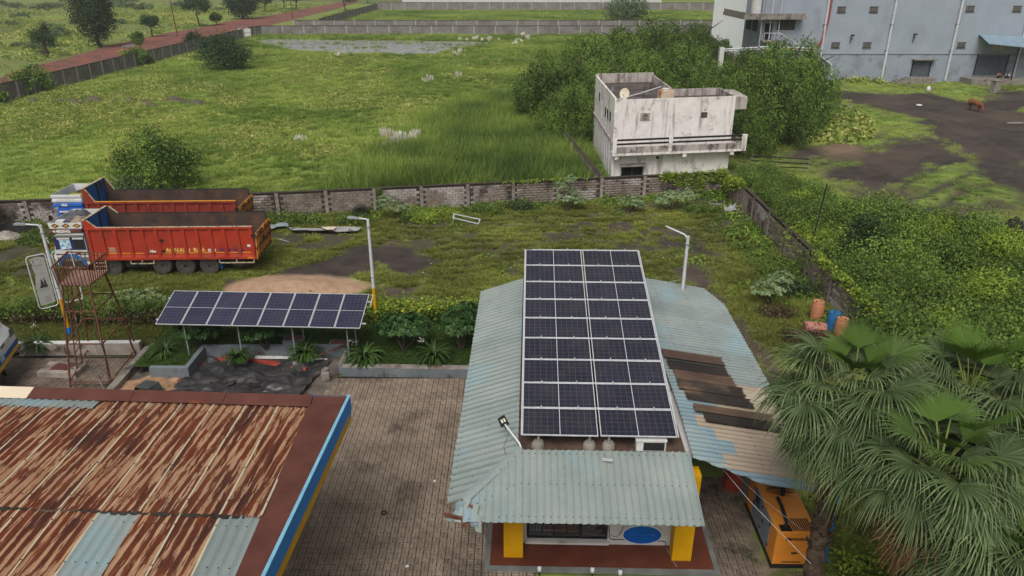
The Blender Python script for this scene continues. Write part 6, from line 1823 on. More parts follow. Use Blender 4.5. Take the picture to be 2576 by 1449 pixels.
m_txt_w = pm('lettering_white', S(226, 220, 212), S(210, 204, 196)); m_txt_y = pm('lettering_yellow', S(232, 206, 110), S(214, 186, 92))
m_txt_b = pm('lettering_navy', S(62, 44, 112), S(52, 38, 96)); m_txt_d = pm('lettering_brown', S(70, 36, 34), S(60, 30, 30)); m_txt_p = pm('lettering_pink', S(196, 120, 140), S(176, 104, 124))
m_rim = pm('wheel_rim', S(70, 62, 58), S(50, 46, 44), scale=4)
def wheel_mesh(rad, w):
    b = MB(); b.lathe([(rad * .56, -w / 2 + .02), (rad * .62, -w / 2), (rad * .92, -w / 2 + .005), (rad, -w / 2 + .05), (rad, w / 2 - .05), (rad * .92, w / 2 - .005), (rad * .6, w / 2)], n=28, axis='y')
    for k in range(28):
        a = 2 * math.pi * k / 28; c, s = math.cos(a), math.sin(a)
        b.bar((c * rad, -w / 2 + .06, s * rad), (math.cos(a + .1) * rad, w / 2 - .06, math.sin(a + .1) * rad), .05, .02)
    return b.mesh('tyre', m_tyre, True)
def rim_mesh(rad, w):
    b = MB(); b.lathe([(rad * .58, -w / 2 + .03), (rad * .5, -w / 2 + .05), (rad * .46, -w / 2 + .14), (rad * .3, -w / 2 + .15), (rad * .26, -w / 2 + .06), (rad * .14, -w / 2 + .02), (.02, -w / 2 + .02)], n=20, axis='y')
    for k in range(8):
        a = 2 * math.pi * k / 8; b.box(math.cos(a) * rad * .38 - .02, math.cos(a) * rad * .38 + .02, -w / 2 + .11, -w / 2 + .15, math.sin(a) * rad * .38 - .02, math.sin(a) * rad * .38 + .02)
    return b.mesh('rim', m_rim, True)
TYRE, RIM = wheel_mesh(.51, .28), rim_mesh(.51, .28)
def add_wheel(par, x, y, z=.51, rot=(0, 0, 0), rim=True):
    o = obj('wheel', TYRE, par, (x, y, z), rot)
    if rim: obj('rim', RIM, o)
    return o
def tipper(loc, rz, label, variant):
    """local x from cab (0 = body front) to tail, y 0 (side to the camera) .. 2.45, z up"""
    t = thing('tipper_truck', label, 'truck', loc, rz, 'parked tipper trucks')
    BLn, W, zb, zt, zh = 8.55, 2.45, 1.02, 2.68, 3.08 if variant == 0 else 3.42
    red = m_red if variant == 0 else m_red2
    # chassis and axles
    b = MB(); b.box(-1.3, 8.2, .7, .8, .72, .96); b.box(-1.3, 8.2, 1.65, 1.75, .72, .96)
    for x in (0, 2, 4, 6, 8): b.box(x, x + .12, .801, 1.649, .74, .94)
    b.build('chassis', m_dark, t)
    for x in (-1.0, .95): 
        for y in (.17, 2.28): add_wheel(t, x, y, rot=(0, 0, 0 if y < 1 else math.pi))
    for x, z in ((3.54, .56), (4.75, .51), (6.0, .51)):
        for y in (.16, .47, 1.98, 2.29): add_wheel(t, x, y, z, (0, 0, 0 if y < 1 else math.pi), y in (.16, 2.29))
    for x in (-1.0, .95, 3.54, 4.75, 6.0):
        b = MB(); b.tube([(x, .3, .51), (x, 2.15, .51)], .09, 8); b.build('axle', m_dark, t)
    # tipper body
    def side(y0, y1, out):
        b = MB(); b.prism_y([(0, zb), (BLn, zb), (BLn, zt), (.62, zt), (.22, zh), (0, zh)], y0, y1); return b
    o = side(0, .05, -1); s1 = o.build('side_panel', [red], t)
    o = side(W - .05, W, 1); o.build('side_panel', [m_bed if variant == 0 else m_bed], t)
    b = MB(); b.box(.05, BLn - .02, .051, .075, zb + .1, zt - .03); b.box(.05, BLn - .02, W - .075, W - .051, zb + .1, zt - .03); b.build('side_lining', m_bed, t)
    nb = 12
    for k in range(nb + 1):
        x = .12 + k * (BLn - .24) / nb
        for (ya, yb) in ((-.06, -.001), (W + .001, W + .06)):
            b = MB(); b.prism_x([(ya, zb + .02), (yb, zb + .02), (yb, zt - .1), (ya, zt - .1)], x - .085, x + .085); b.build('rib', red, t)
    for (ya, yb) in ((-.085, -.0615), (W + .0615, W + .085)):
        b = MB(); b.box(0, BLn, min(ya, yb) if ya < 0 else W + .001, -.001 if ya < 0 else W + .085, zt - .099, zt - .005); b.build('top_rail', red, t)
        b = MB(); b.box(0, BLn, -.09 if ya < 0 else W + .001, -.001 if ya < 0 else W + .09, zb - .1, zb + .019); b.build('bottom_rail', red, t)
    b = MB(); b.box(.62, BLn, -.04, .055, zt + .001, zt + .03); b.build('edge_strip', m_trim_w if variant == 0 else m_trim_y, t)
    b = MB(); b.box(.62, BLn, W - .055, W + .04, zt + .001, zt + .03); b.build('edge_strip', m_dark if variant == 0 else m_dark, t)
    b = MB(); b.bar((.2, .02, zh + .01), (.62, .02, zt + .01), .09, .03); b.bar((.2, W - .02, zh + .01), (.62, W - .02, zt + .01), .09, .03); b.build('edge_strip', m_trim_w, t)
    b = MB(); b.box(.05, BLn - .02, .076, W - .076, zb, zb + .09); b.build('bed_floor', m_bed, t)
    # headboard, blue with ribs inside, worn brown low down
    b = MB(); b.box(0, .06, .051, W - .051, zb + .091, zh - .005); hb = b.build('headboard', m_bedblue, t)
    b = MB(); b.box(.061, .07, .08, W - .08, zb + .1, zb + .75); b.build('worn_lower_plate', m_bed, hb)
    for k in range(4):
        f = MB(); y = .4 + k * .55; f.box(.071, .12, y - .03, y + .03, zb + .1, zh - .02); f.build('rib', m_bedblue if k % 2 else m_dark, hb)
    b = MB(); b.box(-.04, .1, -.02, W + .02, zh - .004, zh + .03); b.build('headboard_cap', m_trim_w if variant else m_trim_w, hb)
    # tailgate
    gt = MB(); gt.hexa([(BLn + .02, -.06, zb - .12), (BLn + .08, -.06, zb - .12), (BLn + .08, W + .06, zb - .12), (BLn + .02, W + .06, zb - .12), (BLn + .1, -.02, zt - .35), (BLn + .16, -.02, zt - .35), (BLn + .16, W + .02, zt - .35), (BLn + .1, W + .02, zt - .35)])
    g_ = gt.build('tailgate', [m_gate], t)
    for k in range(5):
        f = MB(); y = .1 + k * (W - .2) / 4; f.bar((BLn + .1, y, zb - .1), (BLn + .18, y, zt - .38), .09, .06); f.build('rib', m_gate, g_)
    for z in (zb, zb + .55, zb + 1.1):
        f = MB(); dx = (z - zb + .12) / (zt - .35 - zb + .12) * .08; f.box(BLn + .085 + dx, BLn + .14 + dx, .0, W, z - .04, z + .04); f.build('rail', m_bed, g_)
    f = MB(); f.box(BLn - .1, BLn + .12, -.1, -.02, zt - .55, zt - .4); f.build('hinge', m_dark, g_)
    # access hatch on the side, yellow reflector tape, lettering
    b = MB(); b.box(2.95, 3.75, -.04, -.002, zb + .25, zt - .55); hx = b.build('hatch', red, t)
    f = MB(); f.box(3.05, 3.65, -.05, -.041, zb + .35, zt - .7); f.build('hatch_panel', red, hx); f = MB(); f.box(3.72, 3.9, -.09, -.045, zb + .95, zb + 1.02); f.box(3.72, 3.9, -.09, -.045, zb + .35, zb + .42); f.build('hinge', m_dark, hx)
    for k in range(nb):
        x = .12 + k * (BLn - .24) / nb + .11
        b = MB(); b.box(x, x + .47, -.008, -.001, zb + .22, zb + .27); b.build('reflector_tape', m_trim_y, t)
        b = MB(); b.hexa([(x - .02, -.06, zb + .021), (x + .5, -.06, zb + .021), (x + .5, -.001, zb + .021), (x - .02, -.001, zb + .021), (x - .02, -.02, zb + .16), (x + .5, -.02, zb + .16), (x + .5, -.001, zb + .16), (x - .02, -.001, zb + .16)]); b.build('sloped_panel', red, t)
    if variant == 0:
        up = (math.pi / 2, 0, 0)
        for (s, x, mt, sz, sh_) in [('Maa', 3.1, m_txt_w, .2, .3), ('ANN', 3.92, m_txt_y, .3, 0), ('APU', 4.62, m_txt_y, .3, 0), ('RNA', 5.34, m_txt_y, .3, 0), ('Road', 6.72, m_txt_b, .26, 0), ('Lines', 7.42, m_txt_b, .26, 0)]:
            y = -.056 if s == 'Maa' else -.008
            text_part('lettering', s, sz, (x, y, zb + .31), up, mt, t, sh_, .002, .008)
        b = MB(); b.box(6.1, 6.5, -.01, -.001, zb + .3, zb + .46); bd = b.build('badge', m_txt_w, t); text_part('lettering', 'A.I.P', .12, (6.13, -.014, zb + .33), up, m_txt_d, bd, 0, .001)
        b = MB(); b.box(8.15, 8.33, -.009, -.001, zb + .55, zb + .68); b.build('sticker', m_txt_w, t)
        b = MB(); b.box(8.1, 8.4, -.092, -.0905, zb - .06, zb + .01); b.build('number_plate', m_trim_y, t)
        for i in range(4): text_part('lettering', ['PAN', 'INDIA', 'PERMIT', ''][i] if False else '', .06, (1, -.01, 1.4), up, m_txt_d, t) if False else None
        b = MB(); rr = random.Random(2)
        for k in range(6): b.box(.98 + rr.uniform(0, .05), 1.35 + rr.uniform(0, .1), -.006, -.0015, zb + .3 + k * .05, zb + .325 + k * .05)
        b.build('faded_notice', m_txt_d if False else m_trim_w, t)
    # guards, mud flaps, spare wheel, tank
    for (x0, x1) in ((2.0, 3.2), (6.6, 8.4)):
        b = MB(); b.bar((x0, -.02, zb - .32), (x1, -.02, zb - .32), .05); b.bar((x0, -.02, zb - .1), (x0, -.02, zb - .3), .05); b.bar(((x0 + x1) / 2, -.02, zb - .1), ((x0 + x1) / 2, -.02, zb - .3), .05); b.bar((x1, -.02, zb - .1), (x1, -.02, zb - .3), .05); b.build('side_guard', m_trim_w, t)
    b = MB()
    for z in (zb - .25, zb - .45): b.bar((.05, -.05, z), (.75, -.05, z), .05)
    b.bar((.08, -.05, zb - .1), (.12, -.05, zb - .7), .05); b.bar((.72, -.05, zb - .1), (.72, -.05, zb - .7), .05); b.bar((.1, -.05, zb - .68), (.72, -.05, zb - .68), .05); b.build('step_ladder', m_trim_w, t)
    b = MB(); b.box(1.62, 2.85, .1, .6, .42, .9); b.build('fuel_tank', m_dark, t, bevel=.05)
    for x in (2.95, 6.62): b = MB(); b.box(x, x + .02, .02, .62, .3, .95); b.build('mud_flap', m_black if x < 5 else m_bedblue, t)
    sp = add_wheel(t, 7.55, .6, .55, (R(90), 0, 0)); 
    # cab: profile in (x, z), nose to the left
    c0, c1 = -1.85, -.12
    prof = [(c0 + .02, .62), (c0, 1.25), (c0 + .06, 1.4), (c0 + .2, 2.22), (c0 + .34, 2.36), (c1, 2.4), (c1, .62)]
    arch = [(-1.0 + .62 * math.cos(a), .5 + .62 * math.sin(a)) for a in [R(170 - 16 * k) for k in range(11)]]
    body = [(c0 + .02, .6), (c0, 1.25), (c0 + .06, 1.42), (c0 + .22, 2.24), (c0 + .36, 2.38), (c1, 2.42), (c1, .6)] + [p for p in reversed([q for q in arch if q[1] > .6])]
    cabm = m_cabw if variant == 0 else m_cabb
    b = MB(); b.prism_y(body, .02, W - .02); cab = b.build('cab', cabm, t, bevel=.02)
    # side bands (slightly proud)
    def band(x0, x1, z0, z1, m, nm='band', y=.0):
        f = MB(); f.box(x0, x1, y - .004, .0195, z0, z1); return f.build(nm, m, cab)
    if variant == 0:
        band(c0 + .16, c1 - .03, 1.5, 2.2, m_cabp); band(c0 + .12, c1 - .03, .86, 1.08, m_cabg); band(c0 + .1, c1 - .03, 1.22, 1.27, m_cabm); band(c0 + .22, c1, 2.205, 2.3, m_cabg, 'gutter', -.03)
    w_1 = MB(); w_1.prism_y([(c0 + .42, 1.56), (c0 + .98, 1.56), (c0 + .98, 2.08), (c0 + .42, 2.08)], -.012, -.0045); wd = w_1.build('window', m_curt if variant == 0 else m_glassd, cab)
    f = MB(); f.box(c0 + .36, c0 + 1.0, -.05, -.012, 2.081, 2.17); f.build('rain_visor', m_white, wd)
    w_1 = MB(); w_1.box(c0 + 1.18, c1 - .06, -.012, -.0045, 1.56, 2.08); wd = w_1.build('window', m_glassd, cab)
    f = MB(); f.box(c0 + 1.14, c1 - .05, -.05, -.012, 2.081, 2.17); f.build('rain_visor', m_white, wd)
    w_1 = MB(); w_1.hexa([(c0 + .03, .25, 1.44), (c0 + .03, W - .25, 1.44), (c0 + .045, W - .25, 1.44), (c0 + .045, .25, 1.44), (c0 + .185, .3, 2.2), (c0 + .185, W - .3, 2.2), (c0 + .2, W - .3, 2.2), (c0 + .2, .3, 2.2)]); w_1.build('windscreen', m_glassd, cab)
    b = MB(); b.prism_y([(c0 + .12, .62), (c0 + .12, 1.2), (c0 - .03, 1.2), (c0 - .03, .62)], .0, W); b.build('bumper', m_cabw, cab)
    # wheel arch lip
    b = MB(); ai = [(-1.0 + .62 * math.cos(a), .5 + .62 * math.sin(a)) for a in [R(168 - 15.6 * k) for k in range(11)]]; ao = [(-1.0 + .76 * math.cos(a), .52 + .74 * math.sin(a)) for a in [R(168 - 15.6 * k) for k in range(11)]]
    for k in range(10):
        b.prism_y([ai[k], ai[k + 1], ao[k + 1], ao[k]], -.06, .019)
    b.build('wheel_arch', m_arch, cab)
    # visor roof and carrier
    vm = m_cabm if variant == 0 else m_cabb
    b = MB(); b.prism_y([(c0 - .1, 2.28), (c0 + .05, 2.5), (c0 + .4, 2.62), (c1, 2.64), (c1, 2.43), (c0 + .2, 2.4)], -.04, W + .04); b.build('visor_roof', vm, cab, bevel=.03)
    if variant == 0:
        text_part('lettering', '4825HG', .21, (c0 + .42, -.046, 2.455), (math.pi / 2, 0, 0), m_txt_w, cab, 0, .002, .012)
        b = MB(); b.add([(c0 + .22, -.044, 2.52), (c0 + .38, -.044, 2.44), (c0 + .38, -.044, 2.6)], [(0, 1, 2)]); b.build('arrow_mark', m_txt_w, cab)
    else:
        text_part('lettering', '4825', .18, (c0 + .55, -.046, 2.465), (math.pi / 2, 0, 0), m_cabw, cab, 0, .002, .01)
    b = MB()
    zc0, zc1 = 2.65, 2.95 if variant == 0 else 3.1
    for (p, q) in (((c0 + .1, .05), (c1, .05)), ((c0 + .1, W - .05), (c1, W - .05)), ((c0 + .1, .05), (c0 + .1, W - .05))):
        b.hexa([(p[0], p[1] - .02, zc0), (q[0], q[1] - .02, zc0), (q[0] + .02, q[1] + .02, zc0), (p[0] + .02, p[1] + .02, zc0), (p[0] - .05, p[1] - .02, zc1), (q[0], q[1] - .02, zc1), (q[0] + .02, q[1] + .02, zc1), (p[0] - .03, p[1] + .02, zc1)])
    cr = b.build('roof_carrier', m_cabw, cab)
    if variant == 0:
        for k in range(3):
            f = MB(); x = c0 + .4 + k * .55; f.add([(x - .22, .022, (zc0 + zc1) / 2), (x, .022, zc0 + .03), (x + .22, .022, (zc0 + zc1) / 2), (x, .022, zc1 - .03)], [(0, 1, 2, 3)]); dm = f.build('diamond_mark', m_txt_d, cr)
            f = MB(); f.add([(x - .12, .018, (zc0 + zc1) / 2), (x, .018, zc0 + .08), (x + .12, .018, (zc0 + zc1) / 2), (x, .018, zc1 - .08)], [(0, 1, 2, 3)]); f.build('diamond_core', m_trim_y, dm)
    else:
        for z in (2.75, 3.0):
            f = MB(); f.box(c0 + .06, c1 - .02, -.01, .028, z - .05, z + .05); f.build('carrier_rail', m_white_metal, cr)
    b = MB(); b.tube([(c0 + .1, -.02, 2.2), (c0 - .15, -.22, 2.1), (c0 - .15, -.22, 1.75)], .018, 6); b.box(c0 - .2, c0 - .1, -.28, -.14, 1.6, 1.95); b.build('mirror', m_black, cab)
    b = MB(); b.box(c0 + 1.2, c0 + 1.35, -.03, -.005, 1.28, 1.34); b.build('door_handle', m_dark, cab)
    # load on the carrier
    def lump(nm, cx, cy, sx_, sy_, h, m, sd):
        n = 16; X, Y = np.meshgrid(np.linspace(-1, 1, n), np.linspace(-1, 1, n)); X, Y = X.ravel(), Y.ravel()
        Z = np.clip(1 - np.maximum(np.abs(X), np.abs(Y)) ** 3, 0, 1) * h * (.5 + fbm(X * 2 + sd, Y * 2, sd)) + np.abs(fbm(X * 4, Y * 4, sd + 3) - .5) * .25 * h
        i = np.arange(n * n).reshape(n, n); F = np.stack([i[:-1, :-1], i[:-1, 1:], i[1:, 1:], i[1:, :-1]], -1).reshape(-1, 4)
        obj(nm, np_mesh(nm, np.stack([cx + X * sx_, cy + Y * sy_, 2.66 + Z], -1), F, m, True), cab)
    if variant == 0:
        lump('folded_canvas', c0 + .65, 1.5, .6, .75, .4, m_canvas, 3); lump('folded_canvas', c0 + 1.3, .75, .4, .6, .35, m_canvas2, 5)
        b = MB(); b.box(c0 + .35, c0 + .75, .22, .5, 2.66, 3.0); b.build('carton', m_white, cab); b = MB(); b.box(c0 + .78, c0 + .98, .25, .5, 2.66, 2.9); b.build('carton', m_cabp, cab)
    else:
        lump('rag', c0 + .9, .9, .5, .5, .25, m_ylwrag, 8); lump('folded_canvas', c0 + .9, 1.9, .6, .4, .15, m_bed, 9)
    # striped height poles at the nose
    for k, m in enumerate((m_redpipe, m_white, pm('green_band', S(40, 150, 130), S(34, 130, 112)), m_redpipe, m_white)):
        f = MB(); f.tube([(c0 - .12, .0, .6 + k * .32), (c0 - .16, -.02, .92 + k * .32)], .03, 6, cap=True); f.build('nose_pole', m, cab)
    return t
tipper((-21.95, 35.55, 0), R(1.6), 'red tipper truck with white and purple cab, nearer of the two parked trucks', 0)
tipper((-24.35, 40.05, 0), R(1.6), 'red tipper truck with blue cab, parked behind the nearer truck', 1)
# ------------------------------------------------------------------ scaffold tower
tw = thing('scaffold_tower', 'rusty steel scaffold tower with railed platform by the tanker yard', 'tower', (-16.6, 25.9, 0))
base = [(-.53, -1.5), (1.1, -1.5), (.75, 1.4), (-1.3, 1.4)]; topc = [(-.3, -.72), (.72, -.72), (.68, .5), (-.58, .62)]; PZ = 4.0
def tp(i, z): f = z / PZ; return Vector((base[i][0] + (topc[i][0] - base[i][0]) * f, base[i][1] + (topc[i][1] - base[i][1]) * f, z))
for i in range(4):
    b = MB(); b.bar(tp(i, 0), tp(i, PZ + .02), .055); b.build('leg', m_rust_pole, tw)
for z in (.25, 1.75, 3.0):
    for i in range(4):
        b = MB(); b.bar(tp(i, z), tp((i + 1) % 4, z), .042); b.build('crossbar', m_rust_pole, tw)
# ladder on the left side
la, lb = tp(0, 0).lerp(tp(3, 0), .35), tp(0, 0).lerp(tp(3, 0), .6); ta, tb_ = tp(0, PZ).lerp(tp(3, PZ), .3), tp(0, PZ).lerp(tp(3, PZ), .62)
for a, c in ((la, ta), (lb, tb_)):
    b = MB(); b.bar(a, c, .04); b.build('ladder_rail', m_rust_pole, tw)
for k in range(11):
    f = (k + .7) / 11.5; b = MB(); b.bar(la.lerp(ta, f), lb.lerp(tb_, f), .03); b.build('rung', m_rust_pole, tw)
m_plat = pm('platform_board', S(150, 118, 104), S(128, 98, 86), scale=3)
b = MB(); b.prism([(-.36, -.78), (.78, -.78), (.74, .56), (-.64, .68)], PZ + .021, PZ + .06); b.build('platform', m_plat, tw)
rp = [Vector((-.4, -.8, 0)), Vector((.8, -.8, 0)), Vector((.76, .58, 0)), Vector((-.68, .7, 0))]
for i in range(4):
    b = MB(); a, c = rp[i], rp[(i + 1) % 4]; u = Vector((0, 0, PZ + .78)); b.bar(a * 1.08 + u, c * 1.08 + u, .045); b.build('handrail', m_rust_pole, tw)
    n = 9
    for k in range(n):
        p = a.lerp(c, k / n); b = MB(); b.bar(p + Vector((0, 0, PZ - .02)), p * 1.08 + u, .028); b.build('baluster', m_rust_pole, tw)
b = MB(); b.tube([tp(1, .1) + Vector((-.05, -.1, 0)), tp(1, 1.4) + Vector((.05, -.08, 0)), tp(1, 2.2) + Vector((-.12, -.05, 0)), tp(1, 3.0)], .015, 4); b.build('dry_vine', m_leaf_dry, tw)

# ------------------------------------------------------------------ yard light poles
def light_pole(loc, h, arm, label, lower=True, head=True, foot=True):
    p = thing('light_pole', label, 'light pole', loc, 0, 'white light poles of the yard')
    if lower:
        b = MB(); b.tube([(0, 0, 0), (0, 0, .35)], .085, 10); b.build('base', m_blue if foot else m_yellow, p); b = MB(); b.tube([(0, 0, .351), (0, 0, 1.7)], .08, 10); b.build('lower_shaft', m_yellow, p)
    b = MB(); b.tube([(0, 0, 1.701 if lower else 0), (0, 0, h * .6), (0, 0, h)], [.075, .07, .06], 10); b.build('shaft', m_white_metal, p, True)
    b = MB(); b.lathe([(.09, h - .35), (.09, h - .3)], n=10); b.lathe([(.09, 2.2), (.09, 2.24)], n=10); b.build('clamp_band', m_galv, p)
    e = Vector(arm)
    b = MB(); b.tube([(0, 0, h - .12), e * .15 + Vector((0, 0, h)), e + Vector((0, 0, h))], .035, 8); b.build('arm', m_white_metal, p, True)
    if head:
        d = e.normalized(); q = e + Vector((0, 0, h)); n = Vector((-d.y, d.x, 0)); u = Vector((0, 0, 1))
        b = MB(); b.hexa([q - n * .07 - u * .04, q + d * .5 - n * .11 - u * .05, q + d * .5 + n * .11 - u * .05, q + n * .07 - u * .04, q - n * .06 + u * .04, q + d * .48 - n * .1 + u * .03, q + d * .48 + n * .1 + u * .03, q + n * .06 + u * .04]); b.build('lamp_head', m_galv, p, bevel=.01)
    return p
light_pole((-19.25, 28.35, .3), 5.0, (-.62, .05, .02), 'white light pole with yellow foot beside the banner frames')
light_pole((-6.05, 29.25, .4), 4.85, (-.38, .05, .03), 'white light pole with yellow foot between the hedge and solar array', foot=False)
light_pole((6.83, 26.75, 0), 5.4, (-.78, .55, .22), 'white light pole rising through the far corner of the shed roof', False, False)
b = MB(); b.tube([P(1668, 712, 3.3), P(1712, 704, 3.25)], .008, 5); tag(b.build('guy_wire', m_white_metal), 'thin white wire from the shed roof to the pole', 'wire')
# double banner frame on the left pole
bf = thing('banner_frame', 'pair of white tube frames, one with a torn bike poster, on the light pole', 'banner frame', (-19.25, 28.35, 1.9), R(42))
m_poster = pm('grey_poster', S(184, 184, 178), S(168, 168, 162), scale=2)
m_ink = pm('poster_ink', S(70, 68, 66), S(50, 50, 50)); m_ink2 = pm('poster_grey_ink', S(120, 118, 114), S(104, 102, 100))
for s_, nm in ((-1, 'poster'), (1, 'empty')):
    x0, x1 = (.12, .82); z0, z1 = -.15, 2.2
    pts = []
    for (cx, cz, a0) in ((x1 - .12, z1 - .12, 0), (x0 + .12, z1 - .12, 90), (x0 + .12, z0 + .12, 180), (x1 - .12, z0 + .12, 270)):
        for k in range(5): a = R(a0 + 90 * k / 4); pts.append((s_ * (cx + .12 * math.cos(a)), 0, cz + .12 * math.sin(a)))
    pts.append(pts[0]); b = MB(); b.tube(pts, .025, 6, cap=False); fr = b.build('tube_frame', m_white_metal, bf, True)
    for z in (.15, 1.9):
        b = MB(); b.tube([(0, 0, z), (s_ * .12, 0, z)], .02, 6); b.build('bracket', m_white_metal, bf)
    if s_ < 0:
        b = MB(); rr = random.Random(6); out = [(-.75, .02), (-.5, .0), (-.2, .03), (-.18, .6), (-.19, 2.05), (-.45, 2.12), (-.7, 2.08), (-.71, 1.9), (-.66, 1.86), (-.69, 1.7), (-.64, 1.4), (-.7, 1.1), (-.76, .5)]
        b.prism_y(out, -.006, .006); ps = b.build('poster', m_poster, bf)
        b = MB(); y0, y1 = -.0085, -.0065
        for k in range(5): b.box(-.6 + rr.uniform(0, .08), -.26 - rr.uniform(0, .08), y0, y1, .12 + k * .055, .135 + k * .055)
        for k in range(2): b.box(-.6, -.3, y0, y1, 1.72 + k * .05, 1.735 + k * .05)
        b.box(-.62, -.58, y0, y1, 1.88, 2.0); b.box(-.45, -.4, y0, y1, 1.98, 2.02); b.box(-.36, -.32, y0, y1, 1.9, 1.94)
        b.build('poster_text', m_ink2, ps)
        text_part('poster_script', 'A journey', .13, (-.62, -.008, 1.36), (math.pi / 2, R(-8), 0), m_ink, ps, .4, .0008) if False else None
        b = MB()
        for k in range(7): b.bar((-.62 + k * .06, -.0075, 1.36 + .03 * math.sin(k * 2.1)), (-.58 + k * .06, -.0075, 1.41 + .03 * math.cos(k * 1.7)), .012, .002)
        b.build('poster_script', m_ink, ps)
        b = MB()      # motorcycle with two riders
        for cx in (-.58, -.34):
            for k in range(12):
                a, c = R(30 * k), R(30 * k + 30); b.bar((cx + .07 * math.cos(a), -.0075, .72 + .07 * math.sin(a)), (cx + .07 * math.cos(c), -.0075, .72 + .07 * math.sin(c)), .018, .002)
        b.prism_y([(-.6, .76), (-.34, .76), (-.3, .86), (-.44, .9), (-.58, .88)], -.0085, -.0065); b.prism_y([(-.54, .88), (-.44, .88), (-.44, 1.04), (-.5, 1.07), (-.55, 1.0)], -.0085, -.0065); b.prism_y([(-.43, .88), (-.34, .88), (-.35, 1.06), (-.4, 1.1)], -.0085, -.0065)
        for (cx, cz) in ((-.5, 1.1), (-.39, 1.14)): b.prism_y([(cx + .035 * math.cos(R(45 * k)), cz + .035 * math.sin(R(45 * k))) for k in range(8)], -.0085, -.0065)
        b.build('poster_picture', m_ink, ps)
    else:
        b = MB(); b.tube([(.2, 0, 2.08), (.75, 0, 2.08)], .015, 6); b.build('banner_rod', m_white_metal, bf)

# ------------------------------------------------------------------ fuel tanker (rear end in view)
m_tkw = pm('tanker_white', S(214, 216, 220), S(200, 202, 206), scale=1, rough=.35, spec=.5)
m_tkb = pm('tanker_blue', S(22, 84, 176), S(18, 72, 156), rough=.4); m_tky = pm('tanker_yellow', S(228, 182, 40), S(214, 168, 32), rough=.4)
ra, rb = P(0, 938, 1.0), P(49, 872, .95)
tdir = math.atan2(rb.y - ra.y, rb.x - ra.x)
tn = thing('tanker_truck', 'white fuel tanker with blue and yellow stripes, tail by the low wall', 'truck', (rb.x, rb.y, 0), tdir)
TLn = 6.5; TW = 2.2
sec = [(0, .95), (0, 1.35), (.06, 1.7), (.3, 1.98), (.42, 2.2), (1.78, 2.2), (1.9, 1.98), (2.14, 1.7), (2.2, 1.35), (2.2, .95)]
b = MB(); b.prism_x(sec, -TLn, 0); b.build('tank', m_tkw, tn, bevel=.03)
b = MB(); b.prism_x([(-.008, 1.16), (-.001, 1.16), (-.001, 1.36), (-.008, 1.36)], -TLn, -.01); b.prism_x([(-.001, 1.16), (2.201, 1.16), (2.201, 1.36), (-.001, 1.36)], .0015, .008); b.build('blue_stripe', m_tkb, tn)
b = MB(); b.prism_x([(-.008, .98), (-.001, .98), (-.001, 1.155), (-.008, 1.155)], -TLn, -.01); b.prism_x([(-.001, .98), (2.201, .98), (2.201, 1.155), (-.001, 1.155)], .0015, .008); b.build('yellow_stripe', m_tky, tn)
b = MB(); b.box(-TLn, -.35, .6, 1.6, 2.201, 2.24); b.build('walkway', m_bed, tn)
for y in (.46, 1.74):
    b = MB(); b.box(-TLn, -.02, y - .03, y + .03, 2.201, 2.36); b.build('coaming', m_tkw, tn)
for x in (-.35, -.85):
    b = MB(); b.tube([(x, .5, 2.37), (x + .05, .5, 2.75), (x + .35, .5, 2.75), (x + .42, .5, 2.37)], .022, 6); b.build('grab_rail', m_alu, tn, True)
b = MB(); b.tube([(.05, 1.6, 2.4), (.1, 1.6, 1.4), (.08, 1.6, .7)], .022, 6); b.tube([(.05, 1.95, 2.4), (.1, 1.95, 1.4), (.08, 1.95, .7)], .022, 6); b.build('ladder', m_alu, tn, True)
b = MB(); b.box(-TLn, -.05, .55, 1.65, .6, .93); b.build('chassis', m_dark, tn)
b = MB(); b.box(-.55, -.1, -.006, -.001, 1.62, 1.95); b.build('sticker', m_cabg, tn); b = MB(); b.box(-1.9, -1.5, -.012, -.0085, 1.22, 1.5); b.build('sticker', m_curt, tn); b = MB(); b.box(-1.5, -1.1, .03, .05, 1.6, 1.72); b.build('sticker', m_cabg, tn)
for x in (-2.35,):
    for y in (.17, .48, 1.72, 2.03): add_wheel(tn, x, y, .5, (0, 0, 0 if y < 1 else math.pi), y in (.17, 2.03))
b = MB(); n = 10
for k in range(n):
    a, c = R(10 + 16 * k), R(26 + 16 * k)
    b.hexa([(-2.35 + .6 * math.cos(a), .0, .5 + .6 * math.sin(a)), (-2.35 + .6 * math.cos(c), .0, .5 + .6 * math.sin(c)), (-2.35 + .6 * math.cos(c), .66, .5 + .6 * math.sin(c)), (-2.35 + .6 * math.cos(a), .66, .5 + .6 * math.sin(a)), (-2.35 + .63 * math.cos(a), .0, .5 + .63 * math.sin(a)), (-2.35 + .63 * math.cos(c), .0, .5 + .63 * math.sin(c)), (-2.35 + .63 * math.cos(c), .66, .5 + .63 * math.sin(c)), (-2.35 + .63 * math.cos(a), .66, .5 + .63 * math.sin(a))])
b.build('mudguard', m_black, tn)
for y in (.1, 2.1):
    b = MB(); b.box(-.02, .1, y - .08, y + .08, .86, 1.0); b.build('tail_lamp', m_tkb, tn)
b = MB(); b.bar((.05, .1, .62), (.05, 2.1, .62), .1, .1); b.build('rear_bumper', m_dark, tn)
